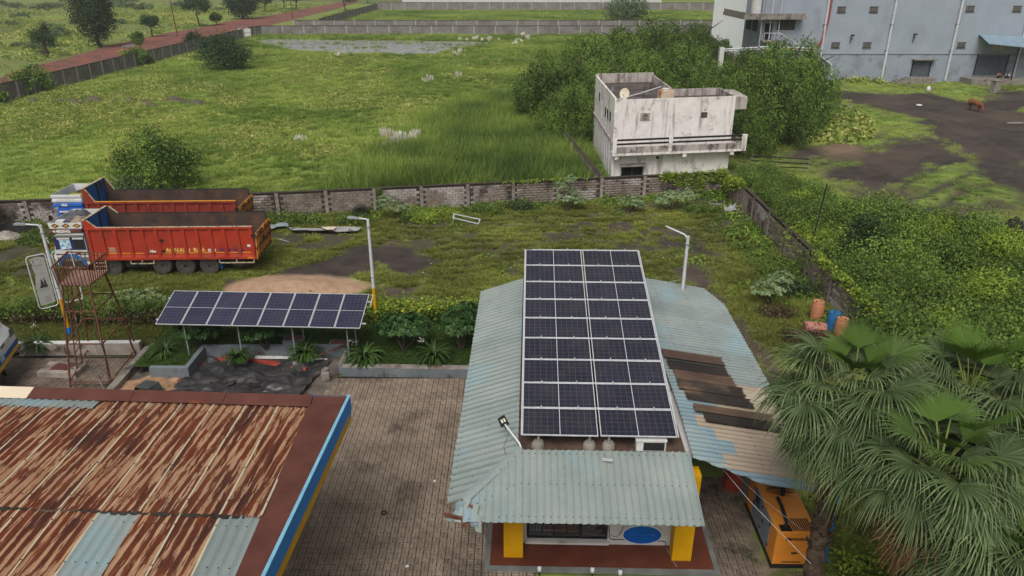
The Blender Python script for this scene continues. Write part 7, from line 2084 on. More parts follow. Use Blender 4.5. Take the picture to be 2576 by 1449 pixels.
# ------------------------------------------------------------------ diesel generator
m_gen = pm('generator_orange', S(228, 146, 56), S(214, 132, 46), scale=1, rough=.5)
m_gend = pm('generator_grey_door', S(128, 140, 152), S(116, 128, 140), scale=1, rough=.5)
gn = thing('generator', 'orange canopy diesel generator under the shed roof beside a palm trunk', 'generator', (7.05, 15.15, 0), R(-1))
GW, GL, GH = 1.08, 2.45, 1.22
b = MB(); b.box(0, GW, 0, GL, .12, GH); b.build('casing', m_gen, gn, bevel=.015)
b = MB(); b.box(-.04, GW + .04, -.05, GL + .05, .0, .115); b.build('skid', m_black, gn)
for (y0, y1) in ((.5, 1.15), (1.2, 1.95)):
    b = MB(); b.box(-.012, -.001, y0, y1, .18, GH - .03); dr = b.build('door', m_gend, gn)
    for z in (.3, 1.0):
        f = MB(); f.box(-.03, -.013, y0 - .02, y0 + .04, z, z + .08); f.build('hinge', m_black, dr)
    f = MB(); f.box(-.03, -.013, y1 - .12, y1 - .05, .62, .72); f.build('latch', m_black, dr)
b = MB(); b.box(-.016, -.0125, 1.45, 1.8, .75, 1.1); b.build('control_window', m_glassd, gn)
b = MB(); b.box(-.016, -.0125, 1.3, 1.95, GH - .12, GH - .035); b.build('blue_strip', m_cabb, gn)
b = MB(); b.box(.1, GW - .16, -.012, -.001, .2, .86); fp = b.build('front_panel', m_gen, gn)
f = MB(); f.box(.46, .62, -.018, -.0125, .5, .56); f.build('handle_recess', m_black, fp); f = MB(); f.box(.25, .75, -.016, -.0125, .205, .235); f.build('rust_gap', m_hole, fp)
b = MB(); b.box(.2, GW - .15, -.008, -.001, .93, 1.1); npz = b.build('name_plate', m_gen, gn)
text_part('lettering', 'Mahindra', .13, (.25, -.012, .97), (math.pi / 2, 0, 0), m_txt_d, npz, 0, .001, .006, 1.15)
b = MB(); b.box(.12, .42, .05, .3, GH + .001, GH + .008); b.build('exhaust_box', m_hole, gn); b = MB(); b.tube([(.28, .2, GH), (.28, .2, GH + .18), (.34, .8, GH + .2), (.36, 1.2, GH + .16)], .05, 8); b.build('exhaust_pipe', m_black, gn, True)
for k in range(9):
    b = MB(); x = .45 + k * .06; b.box(x, x + .03, .08, .55, GH + .001, GH + .012); b.build('grille_slat', m_dark, gn)
rr = random.Random(9); b = MB()
for k in range(60): a = rr.uniform(-.5, .5); x, y = rr.uniform(.2, .7), rr.uniform(1.5, 2.1); b.bar((x, y, GH + .02 + rr.uniform(0, .05)), (x + .5 * math.cos(a), y + .5 * math.sin(a), GH + .02 + rr.uniform(0, .05)), .006)
tag(b.build('dry_frond_litter', m_leaf_dry, None, loc=(7.05, 15.15, 0)), 'dry palm litter lying on the generator roof', 'litter', kind='stuff')
# coloured barrel and bits behind the generator
dm = thing('red_drum', 'dull red plastic drum beyond the generator', 'drum', (6.9, 18.5, 0))
b = MB(); b.lathe([(.27, 0), (.29, .05), (.29, .82), (.25, .88)], n=18); b.build('drum_body', pm('red_drum_plastic', S(170, 72, 56), S(150, 60, 46)), dm, True); b = MB(); b.lathe([(.25, .881), (.26, .91)], n=18); b.build('rim', m_dark, dm)
# blue steel column beside the palm
bp = thing('blue_column', 'blue painted steel column beside the leaning palm trunk', 'column', (8.55, 15.5, 0))
b = MB(); b.box(-.1, .1, -.09, .09, 0, 2.55); b.build('shaft', m_blue, bp); b = MB(); b.box(-.2, .2, -.2, .2, 0, .03); b.build('base_plate', m_blue, bp)
for i, (a, c, lab) in enumerate([(P(1755, 1105, 3.4), Vector((7.15, 13.35, 1.9)), 'white wire from the roof edge to the palm trunk'), (P(1765, 1115, 3.35), Vector((8.2, 15.1, .9)), 'second white wire sagging towards the generator')]):
    b = MB(); m_ = a.lerp(c, .5) - Vector((0, 0, .12)); b.tube([a, m_, c], .005, 5); tag(b.build('wire', m_white_metal), lab, 'wire')
# ------------------------------------------------------------------ small things in the yard
def drum(loc, rot, mat, label, s=1.0):
    d = thing('plastic_drum', label, 'drum', loc, 0, 'plastic drums by the side wall'); d.rotation_euler = rot; d.scale = (s,) * 3
    b = MB(); b.lathe([(.26, 0), (.29, .04), (.295, .3), (.28, .31), (.28, .36), (.295, .37), (.295, .62), (.27, .78), (.24, .88)], n=20); b.build('drum_body', mat, d, True)
    b = MB(); b.lathe([(.25, .881), (.262, .9), (.25, .92), (.2, .905)], n=20); b.build('lid', mat, d, True)
    for x in (-.12, .12): b = MB(); b.lathe([(.035, .9), (.035, .935)], (x, 0, 0), 8); b.build('bung', m_dark, d)
    return d
m_dor = pm('orange_drum', S(190, 130, 98), S(172, 112, 80), scale=1.5, rough=.5); m_dpk = pm('pink_drum', S(176, 122, 108), S(160, 106, 94), scale=1.5, rough=.5); m_dbl = pm('blue_drum', S(44, 108, 158), S(36, 92, 140), scale=1.5, rough=.45)
q = P(2052, 803); drum((q.x, q.y, 0), (0, 0, .3), m_dor, 'upright faded orange plastic drum by the side wall')
q = P(2092, 832); drum((q.x, q.y, 0), (0, 0, 1), m_dbl, 'upright blue plastic drum by the side wall')
q = P(2112, 845); drum((q.x, q.y, 0), (0, 0, 2), m_dor, 'tan topped drum in front of the blue drum', .95)
q = P(2020, 838); drum((q.x, q.y, .29), (0, R(90), R(-8)), m_dpk, 'pinkish drum lying on its side before the upright drums')
def tyre_lying(loc, rot, label):
    t = thing('old_tyre', label, 'tyre', loc); t.rotation_euler = rot
    obj('tread', TYRE, t)
q = P(908, 548); tyre_lying((q.x, q.y, .42), (R(20), R(15), R(20)), 'pale old tyre leaning in weeds before the block wall')
b = MB(); fa = [P(1142, 538, .45), P(1208, 552, .45), P(1203, 563, .35), P(1140, 548, .35)]
fr = thing('metal_frame', 'empty white rectangular metal frame lying by the block wall', 'frame', fa[0])
for i in range(4):
    b = MB(); b.bar(fa[i] - fa[0], fa[(i + 1) % 4] - fa[0], .05); b.build('frame_bar', m_white_metal, fr)
for i in (0, 1):
    b = MB(); b.bar(fa[i * 3] - fa[0], fa[i * 3] - fa[0] - Vector((0, 0, .42)), .05); b.build('leg', m_white_metal, fr)
def flat_sheet(name, label, px, z, mat, cat='metal sheet', warp=.06, t_=.01):
    pts = [P(u, v, z) for u, v in px]; o = pts[0]; b = MB(); n = 6
    V = []
    rr = random.Random(len(label))
    for i in range(n + 1):
        a, c = pts[0].lerp(pts[1], i / n), pts[3].lerp(pts[2], i / n)
        for k in range(3):
            p = a.lerp(c, k / 2) - o; V.append((p.x, p.y, p.z + rr.uniform(-warp, warp)))
    f = [(i * 3 + k, i * 3 + k + 1, i * 3 + k + 4, i * 3 + k + 3) for i in range(n) for k in range(2)]
    V2 = [(x, y, z_ - t_) for x, y, z_ in V]; m = len(V)
    b.add(V + V2, f + [tuple(m + q_ for q_ in reversed(g_)) for g_ in f])
    return tag(b.build(name, mat, None, loc=o), label, cat)
m_scrap = pm('patchy_tin', S(168, 168, 166), S(140, 138, 134), scale=1.5, coord='World', stain=S(52, 46, 44), sscale=1.2, slo=.5, shi=.56)
flat_sheet('tin_sheet', 'long patchy grey tin sheet lying in the yard weeds', [(722, 572), (910, 572), (900, 583), (735, 580)], .2, m_scrap)
flat_sheet('tin_sheet', 'faded blue tin sheet behind the red truck tail', [(660, 567), (722, 558), (726, 570), (664, 575)], .22, m_roof_blue2)
flat_sheet('tin_sheet', 'small pale sheet lying on the long tin sheet', [(808, 570), (846, 570), (838, 578), (818, 577)], .3, m_flash_c, warp=.02)
b = MB(); b.tube([P(698, 600, .03), P(728, 609, .05)], .02, 6); tag(b.build('white_stick', m_white_metal), 'thin white stick lying on the grass by the truck tail', 'stick')
flat_sheet('tin_sheet', 'crumpled grey blue tin in the corner under the creeper', [(1820, 523), (1850, 514), (1858, 528), (1830, 533)], .3, m_scrap, warp=.15)
b = MB(); b.box(-.55, .55, -.28, .28, 0, .3); b.box(-.45, .45, -.2, .2, .301, .32, 1); q = P(1803, 519); tag(b.build('stone_trough', [m_concrete, m_hole], None, loc=q, rot=(0, 0, .05)), 'low concrete trough with dark water near the wall corner', 'trough')
# thin black post behind the side wall, pipe rail by the house
q = P(1998, 640); b = MB(); b.tube([(16.0, 36.9, 0), (16.35, 36.9, 4.6)], .035, 6); tag(b.build('thin_pole', m_dark), 'thin black pole leaning up behind the side wall', 'pole')
pr = thing('pipe_rail', 'black pipe railing on posts right of the white house', 'railing', (19.0, 57.4, 0), R(-12))
for z, sag in ((1.15, 0), (.8, .03), (.45, .06)):
    b = MB(); b.tube([(0, 0, z), (2.2, 0, z - sag), (4.4, 0, z - .05)], .045, 6); b.build('rail', m_black, pr)
for x in (.1, 2.0, 4.4):
    b = MB(); b.tube([(x, .05, 0), (x, .05, 1.35)], .03, 6); b.build('post', m_galv, pr)
# left hut corner and bundle
ht = thing('hut', 'cream hut with dark tin roof at the left picture edge', 'hut', (-33.9, 39.2, 0), R(4))
b = MB(); b.box(-3, 2.0, 0, 3, 0, 2.3); b.build('wall', pm('cream_hut_wall', S(206, 190, 150), S(190, 172, 132), scale=1.2, coord='World'), ht)
rib_sheet('roof_sheet', ht, -.3, 3.6, lambda s_: (-3, s_, 2.75), lambda s_: (2.5, s_, 2.45), .2, .03, [m_roof_blue], nseg=2)
b = MB(); b.box(-3, 2.35, -.2, -.15, 2.2, 2.42); b.build('eave_board', m_black, ht)
b = MB(); q = P(10, 585); 
def bundle(name, label, c, rx, ry, h, mat, sd, cat): return heap(name, label, c, rx, ry, h, mat, cat, sd, n=26, bump=.2)
q = P(15, 600); bundle('sack_heap', 'heap of pale sacks beside the hut at the left edge', (q.x, q.y, .02), 1.1, .7, .5, pm('pale_sack', S(170, 162, 152), S(130, 122, 114), scale=4, coord='World'), 61, 'sacks')
q = P(40, 580); bundle('black_sheet_heap', 'black plastic heap below the block wall by the hut', (q.x, q.y, .02), 1.3, .8, .6, m_black, 63, 'plastic heap')
# brown dung heaps dotted in a row over the meadow
m_dung = pm('dry_dung', S(100, 90, 76), S(80, 72, 58), scale=1.2, coord='World', bump=.5)
for i, (u, v, s_, lab) in enumerate([(85, 255, .9, 'brown earth mound in the meadow, leftmost of the row'), (153, 259, .8, 'brown earth mound, second from the left in the meadow row'), (187, 260, 1.1, 'brown earth mound, third from the left in the meadow row'), (234, 257, 1.5, 'large brown earth mound, fourth from the left in the meadow row'),
        (326, 258, 1.2, 'brown earth mound in the middle of the meadow row'), (367, 260, 1.0, 'brown earth mound beside a twin mound in the meadow row'), (379, 268, 1.0, 'nearer brown earth mound of the twin pair in the meadow'), (440, 255, 1.3, 'brown earth mound at the back of the right cluster'), (468, 259, .9, 'small brown earth mound right of the meadow cluster'), (497, 262, 1.2, 'brown earth mound, rightmost of the meadow row')]):
    q = P(u, v); heap('earth_mound', lab, (q.x, q.y, 0), 1.0 * s_, .8 * s_, .5 * s_, m_dung, 'mound', 70 + i, n=18, bump=.3)['group'] = 'earth mounds in the meadow'
# litter: small white scraps
for i, (u, v, lab) in enumerate([(1090, 1018 + 195, 'white scrap of paper on the forecourt, farther one'), (1020, 1440 - 12, 'white scrap of paper on the forecourt near the canopy fascia'), (1040, 1212, '')][:2]):
    q = P(u, v, .04); b = MB(); b.add([(0, 0, 0), (.09, .01, .015), (.1, .07, .0), (.04, .1, .02), (-.01, .06, .01)], [(0, 1, 2, 3, 4)]); tag(b.build('paper_scrap', m_white, None, loc=q), lab, 'litter', 'paper scraps on the forecourt')
q = P(966, 1291, .035); t_ = thing('rubber_ring', 'small black rubber ring lying on the forecourt pavers', 'ring', q)
b = MB(); b.tube([(.07 * math.cos(a), .07 * math.sin(a), .018) for a in [2 * math.pi * k / 16 for k in range(17)]], .022, 6, cap=False); b.build('ring_body', m_black, t_, True)
b = MB()
for _ in range(60):
    u, v = random.uniform(850, 1850), random.uniform(560, 700); q = P(u, v, .06); s_ = random.uniform(.03, .08); b.add([q, q + Vector((s_, .02, .02)), q + Vector((s_, s_, 0)), q + Vector((0, s_, .02))], [(0, 1, 2, 3)])
tag(b.build('litter', m_white), 'tiny pale litter scraps strewn over the truck yard', 'litter', kind='stuff')

# ------------------------------------------------------------------ far yard: cow, people, pillar, rubble, pole
m_cow = pm('brown_hide', S(134, 82, 56), S(112, 66, 44), scale=3)
def skin_body(name, pts, edges, radii, mat, parent, sub=1, root=0):
    me = bpy.data.meshes.new(name); me.from_pydata(pts, edges, [])
    o = obj(name, me, parent)
    sk = o.modifiers.new('skin', 'SKIN'); sk.use_smooth_shade = True
    for v, r_ in zip(me.skin_vertices[0].data, radii): v.radius = r_ if hasattr(r_, '__len__') else (r_, r_)
    me.skin_vertices[0].data[root].use_root = True
    if sub: s_ = o.modifiers.new('sub', 'SUBSURF'); s_.levels = sub; s_.render_levels = sub
    me.materials.append(mat)
    return o
q = P(2448, 279)
cow = thing('cow', 'brown cow grazing head down on the muddy lot', 'cow', (q.x, q.y, 0), R(-68)); cow.scale = (.85,) * 3
cp = [(-.75, 0, 1.1), (-.3, 0, 1.12), (.2, 0, 1.1), (.6, 0, 1.12), (.95, 0, 1.0), (1.2, 0, .62), (1.35, 0, .3), (1.42, 0, .12),
      (-.7, .2, .75), (-.62, .2, .45), (-.72, .2, .03), (-.7, -.2, .75), (-.62, -.2, .45), (-.72, -.2, .03),
      (.58, .17, .75), (.6, .17, .42), (.56, .17, .03), (.58, -.17, .75), (.6, -.17, .42), (.56, -.17, .03), (-.95, 0, 1.12), (-1.02, 0, .6)]
ce = [(0, 1), (1, 2), (2, 3), (3, 4), (4, 5), (5, 6), (6, 7), (0, 8), (8, 9), (9, 10), (0, 11), (11, 12), (12, 13), (3, 14), (14, 15), (15, 16), (3, 17), (17, 18), (18, 19), (0, 20), (20, 21)]
cr_ = [.34, .4, .42, .38, .24, .16, .13, .08, .17, .09, .07, .17, .09, .07, .15, .08, .07, .15, .08, .07, .05, .03]
skin_body('body', cp, ce, cr_, m_cow, cow, 1, 1)
for s_ in (-1, 1):
    b = MB(); b.tube([(1.24, s_ * .07, .55), (1.2, s_ * .16, .66), (1.24, s_ * .17, .76)], [.03, .02, .006], 6); b.build('horn', m_post, cow, True)
    b = MB(); b.add([(1.2, s_ * .1, .52), (1.16, s_ * .28, .54), (1.2, s_ * .26, .47)], [(0, 1, 2)]); b.build('ear', m_cow, cow)
m_skin_p = pm('skin', S(128, 92, 72), S(112, 80, 62)); m_sh_o = pm('orange_shirt', S(206, 130, 96), S(186, 114, 84)); m_sh_w = pm('white_shirt', S(224, 222, 220), S(206, 204, 202)); m_trou = pm('dark_trousers', S(50, 48, 52), S(40, 38, 42)); m_hair = pm('black_hair', S(26, 24, 24), S(20, 18, 18))
def sitter(loc, rz, shirt, label, lean=.1):
    p = thing('person', label, 'person', loc, rz)
    pts = [(0, 0, .12), (lean * .4, 0, .32), (lean, 0, .56), (lean * 1.1, 0, .66), (lean * 1.2, 0, .74), (lean * 1.3, 0, .86),
           (.05, .1, .1), (.42, .14, .42), (.4, .14, .04), (.52, .15, .02), (.05, -.1, .1), (.4, -.16, .4), (.42, -.16, .04), (.54, -.17, .02),
           (lean, .2, .54), (lean + .1, .25, .3), (.34, .18, .36), (lean, -.2, .54), (lean + .1, -.25, .3), (.34, -.18, .36)]
    ed = [(0, 1), (1, 2), (2, 3), (3, 4), (4, 5), (0, 6), (6, 7), (7, 8), (8, 9), (0, 10), (10, 11), (11, 12), (12, 13), (2, 14), (14, 15), (15, 16), (2, 17), (17, 18), (18, 19)]
    rd = [.13, .13, .14, .07, .055, .09, .09, .075, .05, .04, .09, .075, .05, .04, .06, .045, .035, .06, .045, .035]
    body = skin_body('body', pts, ed, rd, m_skin_p, p, 1)
    sp_ = skin_body('shirt', [pts[0], pts[1], pts[2], pts[14], pts[15], pts[17], pts[18]], [(0, 1), (1, 2), (2, 3), (3, 4), (2, 5), (5, 6)], [.145, .15, .155, .075, .06, .075, .06], shirt, p, 1)
    tr_ = skin_body('trousers', [pts[0], pts[6], pts[7], pts[8], pts[10], pts[11], pts[12]], [(0, 1), (1, 2), (2, 3), (0, 4), (4, 5), (5, 6)], [.145, .1, .09, .06, .1, .09, .06], m_trou, p, 1)
    b = MB(); b.lathe([(.03, .0), (.095, .04), (.1, .1), (.06, .15), (.01, .165)], (lean * 1.25, 0, .82), 12); b.build('hair', m_hair, p, True)
    return p
q = Q(2462, 188, 104.6); sitter((67.2, 104.3, .75), R(-80), m_sh_o, 'person in an orange shirt sitting on the warehouse dock'); sitter((68.3, 103.9, .75), R(-150), m_sh_w, 'person in a white shirt sitting bent forward on the dock', .2)
q = P(2500, 234); b = MB(); b.box(-.45, .45, -.4, .4, 0, 1.5); b.box(-.5, .5, -.45, .45, 1.501, 1.6); tag(b.build('stone_pillar', m_concrete, None, loc=q, rot=(0, 0, .2), bevel=.02), 'short grey concrete pillar standing before the warehouse dock', 'pillar')
q = P(2335, 228); b = MB(); b.lathe([(.25, 0), (.3, .3), (.15, .55), (.05, .6)], n=10); tag(b.build('white_sack', m_white, None, True, loc=q), 'white sack standing on the lot before the warehouse steps', 'sack')
q = P(2312, 266); b = MB(); b.lathe([(.1, 0), (.35, .05), (.3, .15), (.05, .2)], n=10); tag(b.build('white_bag', m_white, None, True, loc=q), 'white plastic bag lying on the dark mud of the lot', 'bag')
q = P(2560, 313); b = MB(); b.tube([q + Vector((-1.2, 0, .12)), q + Vector((.8, .1, .12))], .12, 8); tag(b.build('concrete_pipe', m_concrete, None, True), 'grey pipe lying on the lot at the right edge', 'pipe')
q = P(2548, 585); heap('black_bag_heap', 'black rubbish heap on the lot near the thicket', (q.x, q.y, 0), .8, .8, 1.1, m_black, 'rubbish heap', 66, n=20, bump=.4)
# rubble and a white stub beside the big thicket
q = P(2060, 262); b = MB(); b.box(-.9, .9, -.3, .3, 0, 1.5); tag(b.build('wall_stub', m_house, None, loc=q, rot=(0, 0, R(60))), 'white plastered wall stub half hidden by the big trees', 'wall')
q = P(2120, 278); rr = random.Random(12)
m_brickr = pm('broken_brick', S(150, 112, 96), S(120, 86, 74), rnd=.2)
for i in range(14):
    b = MB(); s_ = rr.uniform(.2, .55); b.hexa([(-s_, -s_ * .6, 0), (s_, -s_ * .5, 0), (s_ * .9, s_ * .6, 0), (-s_, s_ * .5, 0), (-s_ * .8, -s_ * .5, s_ * .8), (s_ * .8, -s_ * .4, s_ * .6), (s_ * .7, s_ * .4, s_ * .9), (-s_ * .7, s_ * .5, s_ * .7)])
    o = b.build('rubble_stone', [m_brickr, m_concrete, m_rust_pole][i % 3], None, loc=(q.x + rr.gauss(0, 1.3), q.y + rr.gauss(0, .9), rr.uniform(0, .35)), rot=(rr.uniform(-.5, .5), rr.uniform(-.5, .5), rr.uniform(0, 6)))
    tag(o, 'broken masonry lump in the rubble heap beside the big trees', 'rubble', 'rubble heap on the lot')
b = MB(); q = P(2085, 290); b.box(-2, 2, -.2, .2, .0, .12); tag(b.build('white_slab', m_white, None, loc=q, rot=(0, 0, .05)), 'long white slab lying below the rubble heap', 'slab')
# road side: electric pole and stones
q = P(447, 92); b = MB(); b.tube([q, q + Vector((-.4, 0, 9.5))], [.14, .09], 8); tag(b.build('utility_pole', m_rust_pole), 'tall brown utility pole beside the red dirt road', 'pole')
q = P(736, 46); b = MB(); b.tube([q, q + Vector((0, 0, 5))], .12, 6); tag(b.build('utility_pole', m_rust_pole), 'short brown pole at the bend of the red road', 'pole')
# ------------------------------------------------------------------ trees and shrubs
def tree(name, label, loc, lobes, n, size, seed, mat, trunk_h, r0, cat='tree', group=None, rz=0.0, scale=1.0, shell=.5, cl=14, clr=.16, spread=None, limbs_n=5, droop=0.0, base_me=None):
    root = thing(name, label, cat, loc, rz, group); root.scale = (scale,) * 3
    obj('crown', crown_mesh('crown', lobes, n, size, seed, mat, shell, cl, clr, droop), root)
    tb = MB(); top = max(l[2] for l in lobes)
    limbs(tb, (0, 0, -.1), (0, 0, max(trunk_h, top * .9)), r0, seed, limbs_n, spread or max(l[3] for l in lobes) * .7)
    tb.build('trunk', m_bark, root, True)
    return root
# dense thicket of thorn trees left of and behind the white house
def thorn_lobes(R_, H, seed, k=24):
    r = random.Random(seed); L = []
    for i in range(k):
        f = (i + .5) / k; el = math.asin(1 - f * 1.05 if f < .95 else 0); a = i * 2.4 + r.uniform(-.3, .3)
        q = R_ * .76 * math.cos(el) * r.uniform(.85, 1.1); z = H * (.2 + .62 * math.sin(el) * r.uniform(.85, 1.1))
        s = r.uniform(.2, .32); L.append((q * math.cos(a), q * math.sin(a), z, R_ * s, R_ * s, H * s * .75))
    return L
thick = [(1398, 318, 4.8, 7.2, 'thorn tree at the meadow edge, leftmost of the big thicket'), (1480, 262, 5.2, 7.8, 'thorn tree in the left back of the big thicket'), (1570, 232, 5.6, 8.0, 'thorn tree behind the house roof, left of centre'), (1440, 352, 3.8, 5.0, 'thorn tree nearest the reeds beside the white house'),
         (1660, 215, 5.8, 8.4, 'tall thorn tree behind the middle of the house roof'), (1745, 200, 5.2, 7.6, 'thorn tree near the white cladded shed'), (1600, 275, 4.6, 6.4, 'thorn tree hidden partly by the deep house wing'), (1500, 318, 4.2, 6.2, 'thorn tree touching the left back of the house'), (1720, 250, 4.8, 6.8, 'thorn tree behind the low house wing')]
bpy.context.view_layer.update()
tv = [(thorn_lobes(5.0, 5.0, 600 + i), 27000, 620 + i) for i in range(3)]
tv_me = [crown_mesh('crown', l, n, .17, s, m_leaf_thick, .78, 14, .09) for l, n, s in tv]
tb_me = []
for i in range(3):
    tb = MB(); limbs(tb, (0, 0, -.1), (0, 0, 4.2), .22, 640 + i, 7, 3.2); tb_me.append(tb.mesh('trunk', m_bark, True))
def thorn(u, v, R_, H, label, i, group='thorn trees behind the white house', base=None):
    q = base or P(u, v); r = thing('thorn_tree', label, 'tree', (q[0], q[1], 0), i * 1.7, group)
    r.scale = (R_ / 5.0, R_ / 5.0, H / 5.0)
    obj('crown', tv_me[i % 3], r); obj('trunk', tb_me[i % 3], r)
    return r
for i, (u, v, R_, H, lab) in enumerate(thick): thorn(u, v, R_, H, lab, i)
for i, (x, y, R_, H, lab) in enumerate([(22.3, 66.5, 4.8, 7.8, 'big rounded thorn tree right of the white house'), (26.3, 72.5, 5.2, 8.6, 'tallest thorn tree before the warehouse annex'), (29.8, 77, 4.0, 7.0, 'thorn tree at the right end beside the wall stub'), (20.2, 63.5, 3.2, 5.0, 'smaller thorn tree pressed against the house side'), (25.0, 80, 5, 7.0, 'thorn tree at the back below the white shed')]):
    thorn(0, 0, R_, H, lab, i + 1, 'thorn trees right of the white house', (x, y))
thorn(0, 0, 3.2, 2.6, 'low thorn bush at the foot of the white cladded shed', 2, None, tuple(P(1830, 135))[:2])
# single bushes in the meadow
q = P(570, 178); tree('round_bush', 'dark rounded bush alone in the meadow before the pond', (q.x, q.y, 0), [(0, 0, 2.6, 4.0, 3.6, 2.6), (-1.4, 0, 3.2, 2.4, 2.4, 2.0), (1.6, 0, 2.3, 2.4, 2.4, 1.7), (.2, 0, 4.2, 1.8, 1.8, 1.3)], 6500, .3, 700, m_leaf_dark, 3.5, .2, 'bush', shell=.55)
q = P(405, 476); tree('feathery_tree', 'feathery light green tree behind the parked trucks', (q.x, q.y, 0), thorn_lobes(2.9, 4.4, 701, 15), 11000, .18, 701, m_leaf_thick, 2.6, .1, shell=.35, cl=12, clr=.34, limbs_n=11)
q = P(338, 492); tree('pale_bush', 'small pale green bush beside the feathery tree', (q.x, q.y, 0), [(0, 0, .7, 1.3, 1.0, .75), (-.7, 0, .6, .8, .7, .55), (.7, .1, .6, .8, .7, .5)], 2600, .15, 702, m_leaf_far, .9, .06, 'bush', shell=.5)
q = P(1575, 60); tree('round_bush', 'rounded bush in the far green plot between two walls', (q.x, q.y, 0), [(0, 0, 4, 5.4, 5.0, 4.2), (-2, 0, 3.4, 3.6, 3.6, 3.2), (2.2, 0, 3.4, 3.6, 3.6, 3.0)], 4200, .6, 703, m_leaf_far, 4, .3, 'bush')
# trees along the road
def cone_lobes(H, R_, n=9):
    L = []
    for i in range(n):
        f = i / (n - 1); rr = R_ * (math.sin(math.pi * (0.12 + .82 * f) ** .75)) * (1 - .25 * f)
        L.append((0, 0, H * (.16 + .8 * f), max(rr, .5), max(rr, .5), H * .11))
    return L
q = P(250, 118); tree('mast_tree', 'tall dark teardrop shaped tree beside the red road', (q.x, q.y, 0), cone_lobes(17, 4.4, 13), 14000, .36, 710, m_leaf_dark, 4, .35, shell=.7)
q = P(612, 47); tree('mast_tree', 'dark rounded tree far up the red road', (q.x, q.y, 0), cone_lobes(12.5, 5.5), 6000, .6, 711, m_leaf_dark, 4, .4, shell=.7)
q = P(120, 143); tree('lopped_tree', 'lopped small tree with thick pale trunk beside the road', (q.x, q.y, 0), [(-1.0, 0, 3.6, 1.5, 1.3, 1.0), (.8, 0, 3.3, 1.1, 1.1, 1.0), (.6, 0, 4.6, .6, .6, .7)], 2600, .28, 712, m_leaf_dark, 3.4, .4, limbs_n=3)
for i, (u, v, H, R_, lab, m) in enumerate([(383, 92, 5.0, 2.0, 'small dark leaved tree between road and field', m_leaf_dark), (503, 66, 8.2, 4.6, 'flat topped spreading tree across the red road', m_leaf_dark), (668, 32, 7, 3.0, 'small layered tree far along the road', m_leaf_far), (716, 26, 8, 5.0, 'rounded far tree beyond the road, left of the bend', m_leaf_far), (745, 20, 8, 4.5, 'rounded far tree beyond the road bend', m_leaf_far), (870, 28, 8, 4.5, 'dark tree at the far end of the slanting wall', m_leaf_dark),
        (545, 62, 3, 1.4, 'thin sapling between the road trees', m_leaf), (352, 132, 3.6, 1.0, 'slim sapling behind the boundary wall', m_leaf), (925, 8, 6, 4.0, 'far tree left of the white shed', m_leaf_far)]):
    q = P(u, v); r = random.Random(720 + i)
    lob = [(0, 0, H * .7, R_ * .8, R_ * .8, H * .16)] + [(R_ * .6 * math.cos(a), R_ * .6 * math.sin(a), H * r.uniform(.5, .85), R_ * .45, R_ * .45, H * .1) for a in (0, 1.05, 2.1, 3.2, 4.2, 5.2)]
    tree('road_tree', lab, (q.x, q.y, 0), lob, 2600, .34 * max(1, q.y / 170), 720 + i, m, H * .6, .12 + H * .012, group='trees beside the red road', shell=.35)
for i, (x, y, R_, H, lab) in enumerate([(-60.8, 125, 2.6, 2.9, 'green bush spilling over the boundary wall, middle one'), (-60.6, 96, 3.0, 3.4, 'green bush spilling over the boundary wall, near the left edge'), (-61.0, 150, 2.4, 3.4, 'bush behind the boundary wall below the flat topped tree'), (-60.6, 86, 2.6, 3.2, 'bush with creepers at the very left of the boundary wall')]):
    tree('wall_bush', lab, (x - .8, y, 0), thorn_lobes(R_, H, 740 + i, 12), 2600, .3, 740 + i, m_leaf_thick if i != 2 else m_leaf_dark, H * .6, .1, 'bush', 'bushes along the boundary wall')
# far scrub on the field left of the road
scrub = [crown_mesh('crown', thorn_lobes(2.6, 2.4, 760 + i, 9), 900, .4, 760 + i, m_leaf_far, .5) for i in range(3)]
for i in range(34):
    v = random.choice([random.uniform(2, 30), random.uniform(5, 150)]); u = random.uniform(-20, 880)
    if v > 4 and (u > 330 - (v - 60) * 2.2): u = random.uniform(-20, max(20, 300 - (v - 40) * 2.0)) if v > 30 else random.uniform(-20, 560)
    q = P(u, max(v, 1)); r_ = thing('scrub_bush', 'grey green scrub bush in the open field beyond the red road', 'bush', (q.x, q.y, -.1), random.uniform(0, 6), 'scrub bushes beyond the red road')
    s_ = random.uniform(.35, .9) * (1 + q.y / 500); r_.scale = (s_, s_, s_ * random.uniform(.6, 1)); obj('crown', scrub[i % 3], r_)
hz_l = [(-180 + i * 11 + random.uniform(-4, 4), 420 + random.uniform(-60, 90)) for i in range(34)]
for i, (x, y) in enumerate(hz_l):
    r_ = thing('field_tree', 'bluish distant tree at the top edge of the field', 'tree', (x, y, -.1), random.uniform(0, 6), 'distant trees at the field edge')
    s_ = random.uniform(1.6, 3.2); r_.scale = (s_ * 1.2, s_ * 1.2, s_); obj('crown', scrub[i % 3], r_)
    b = None
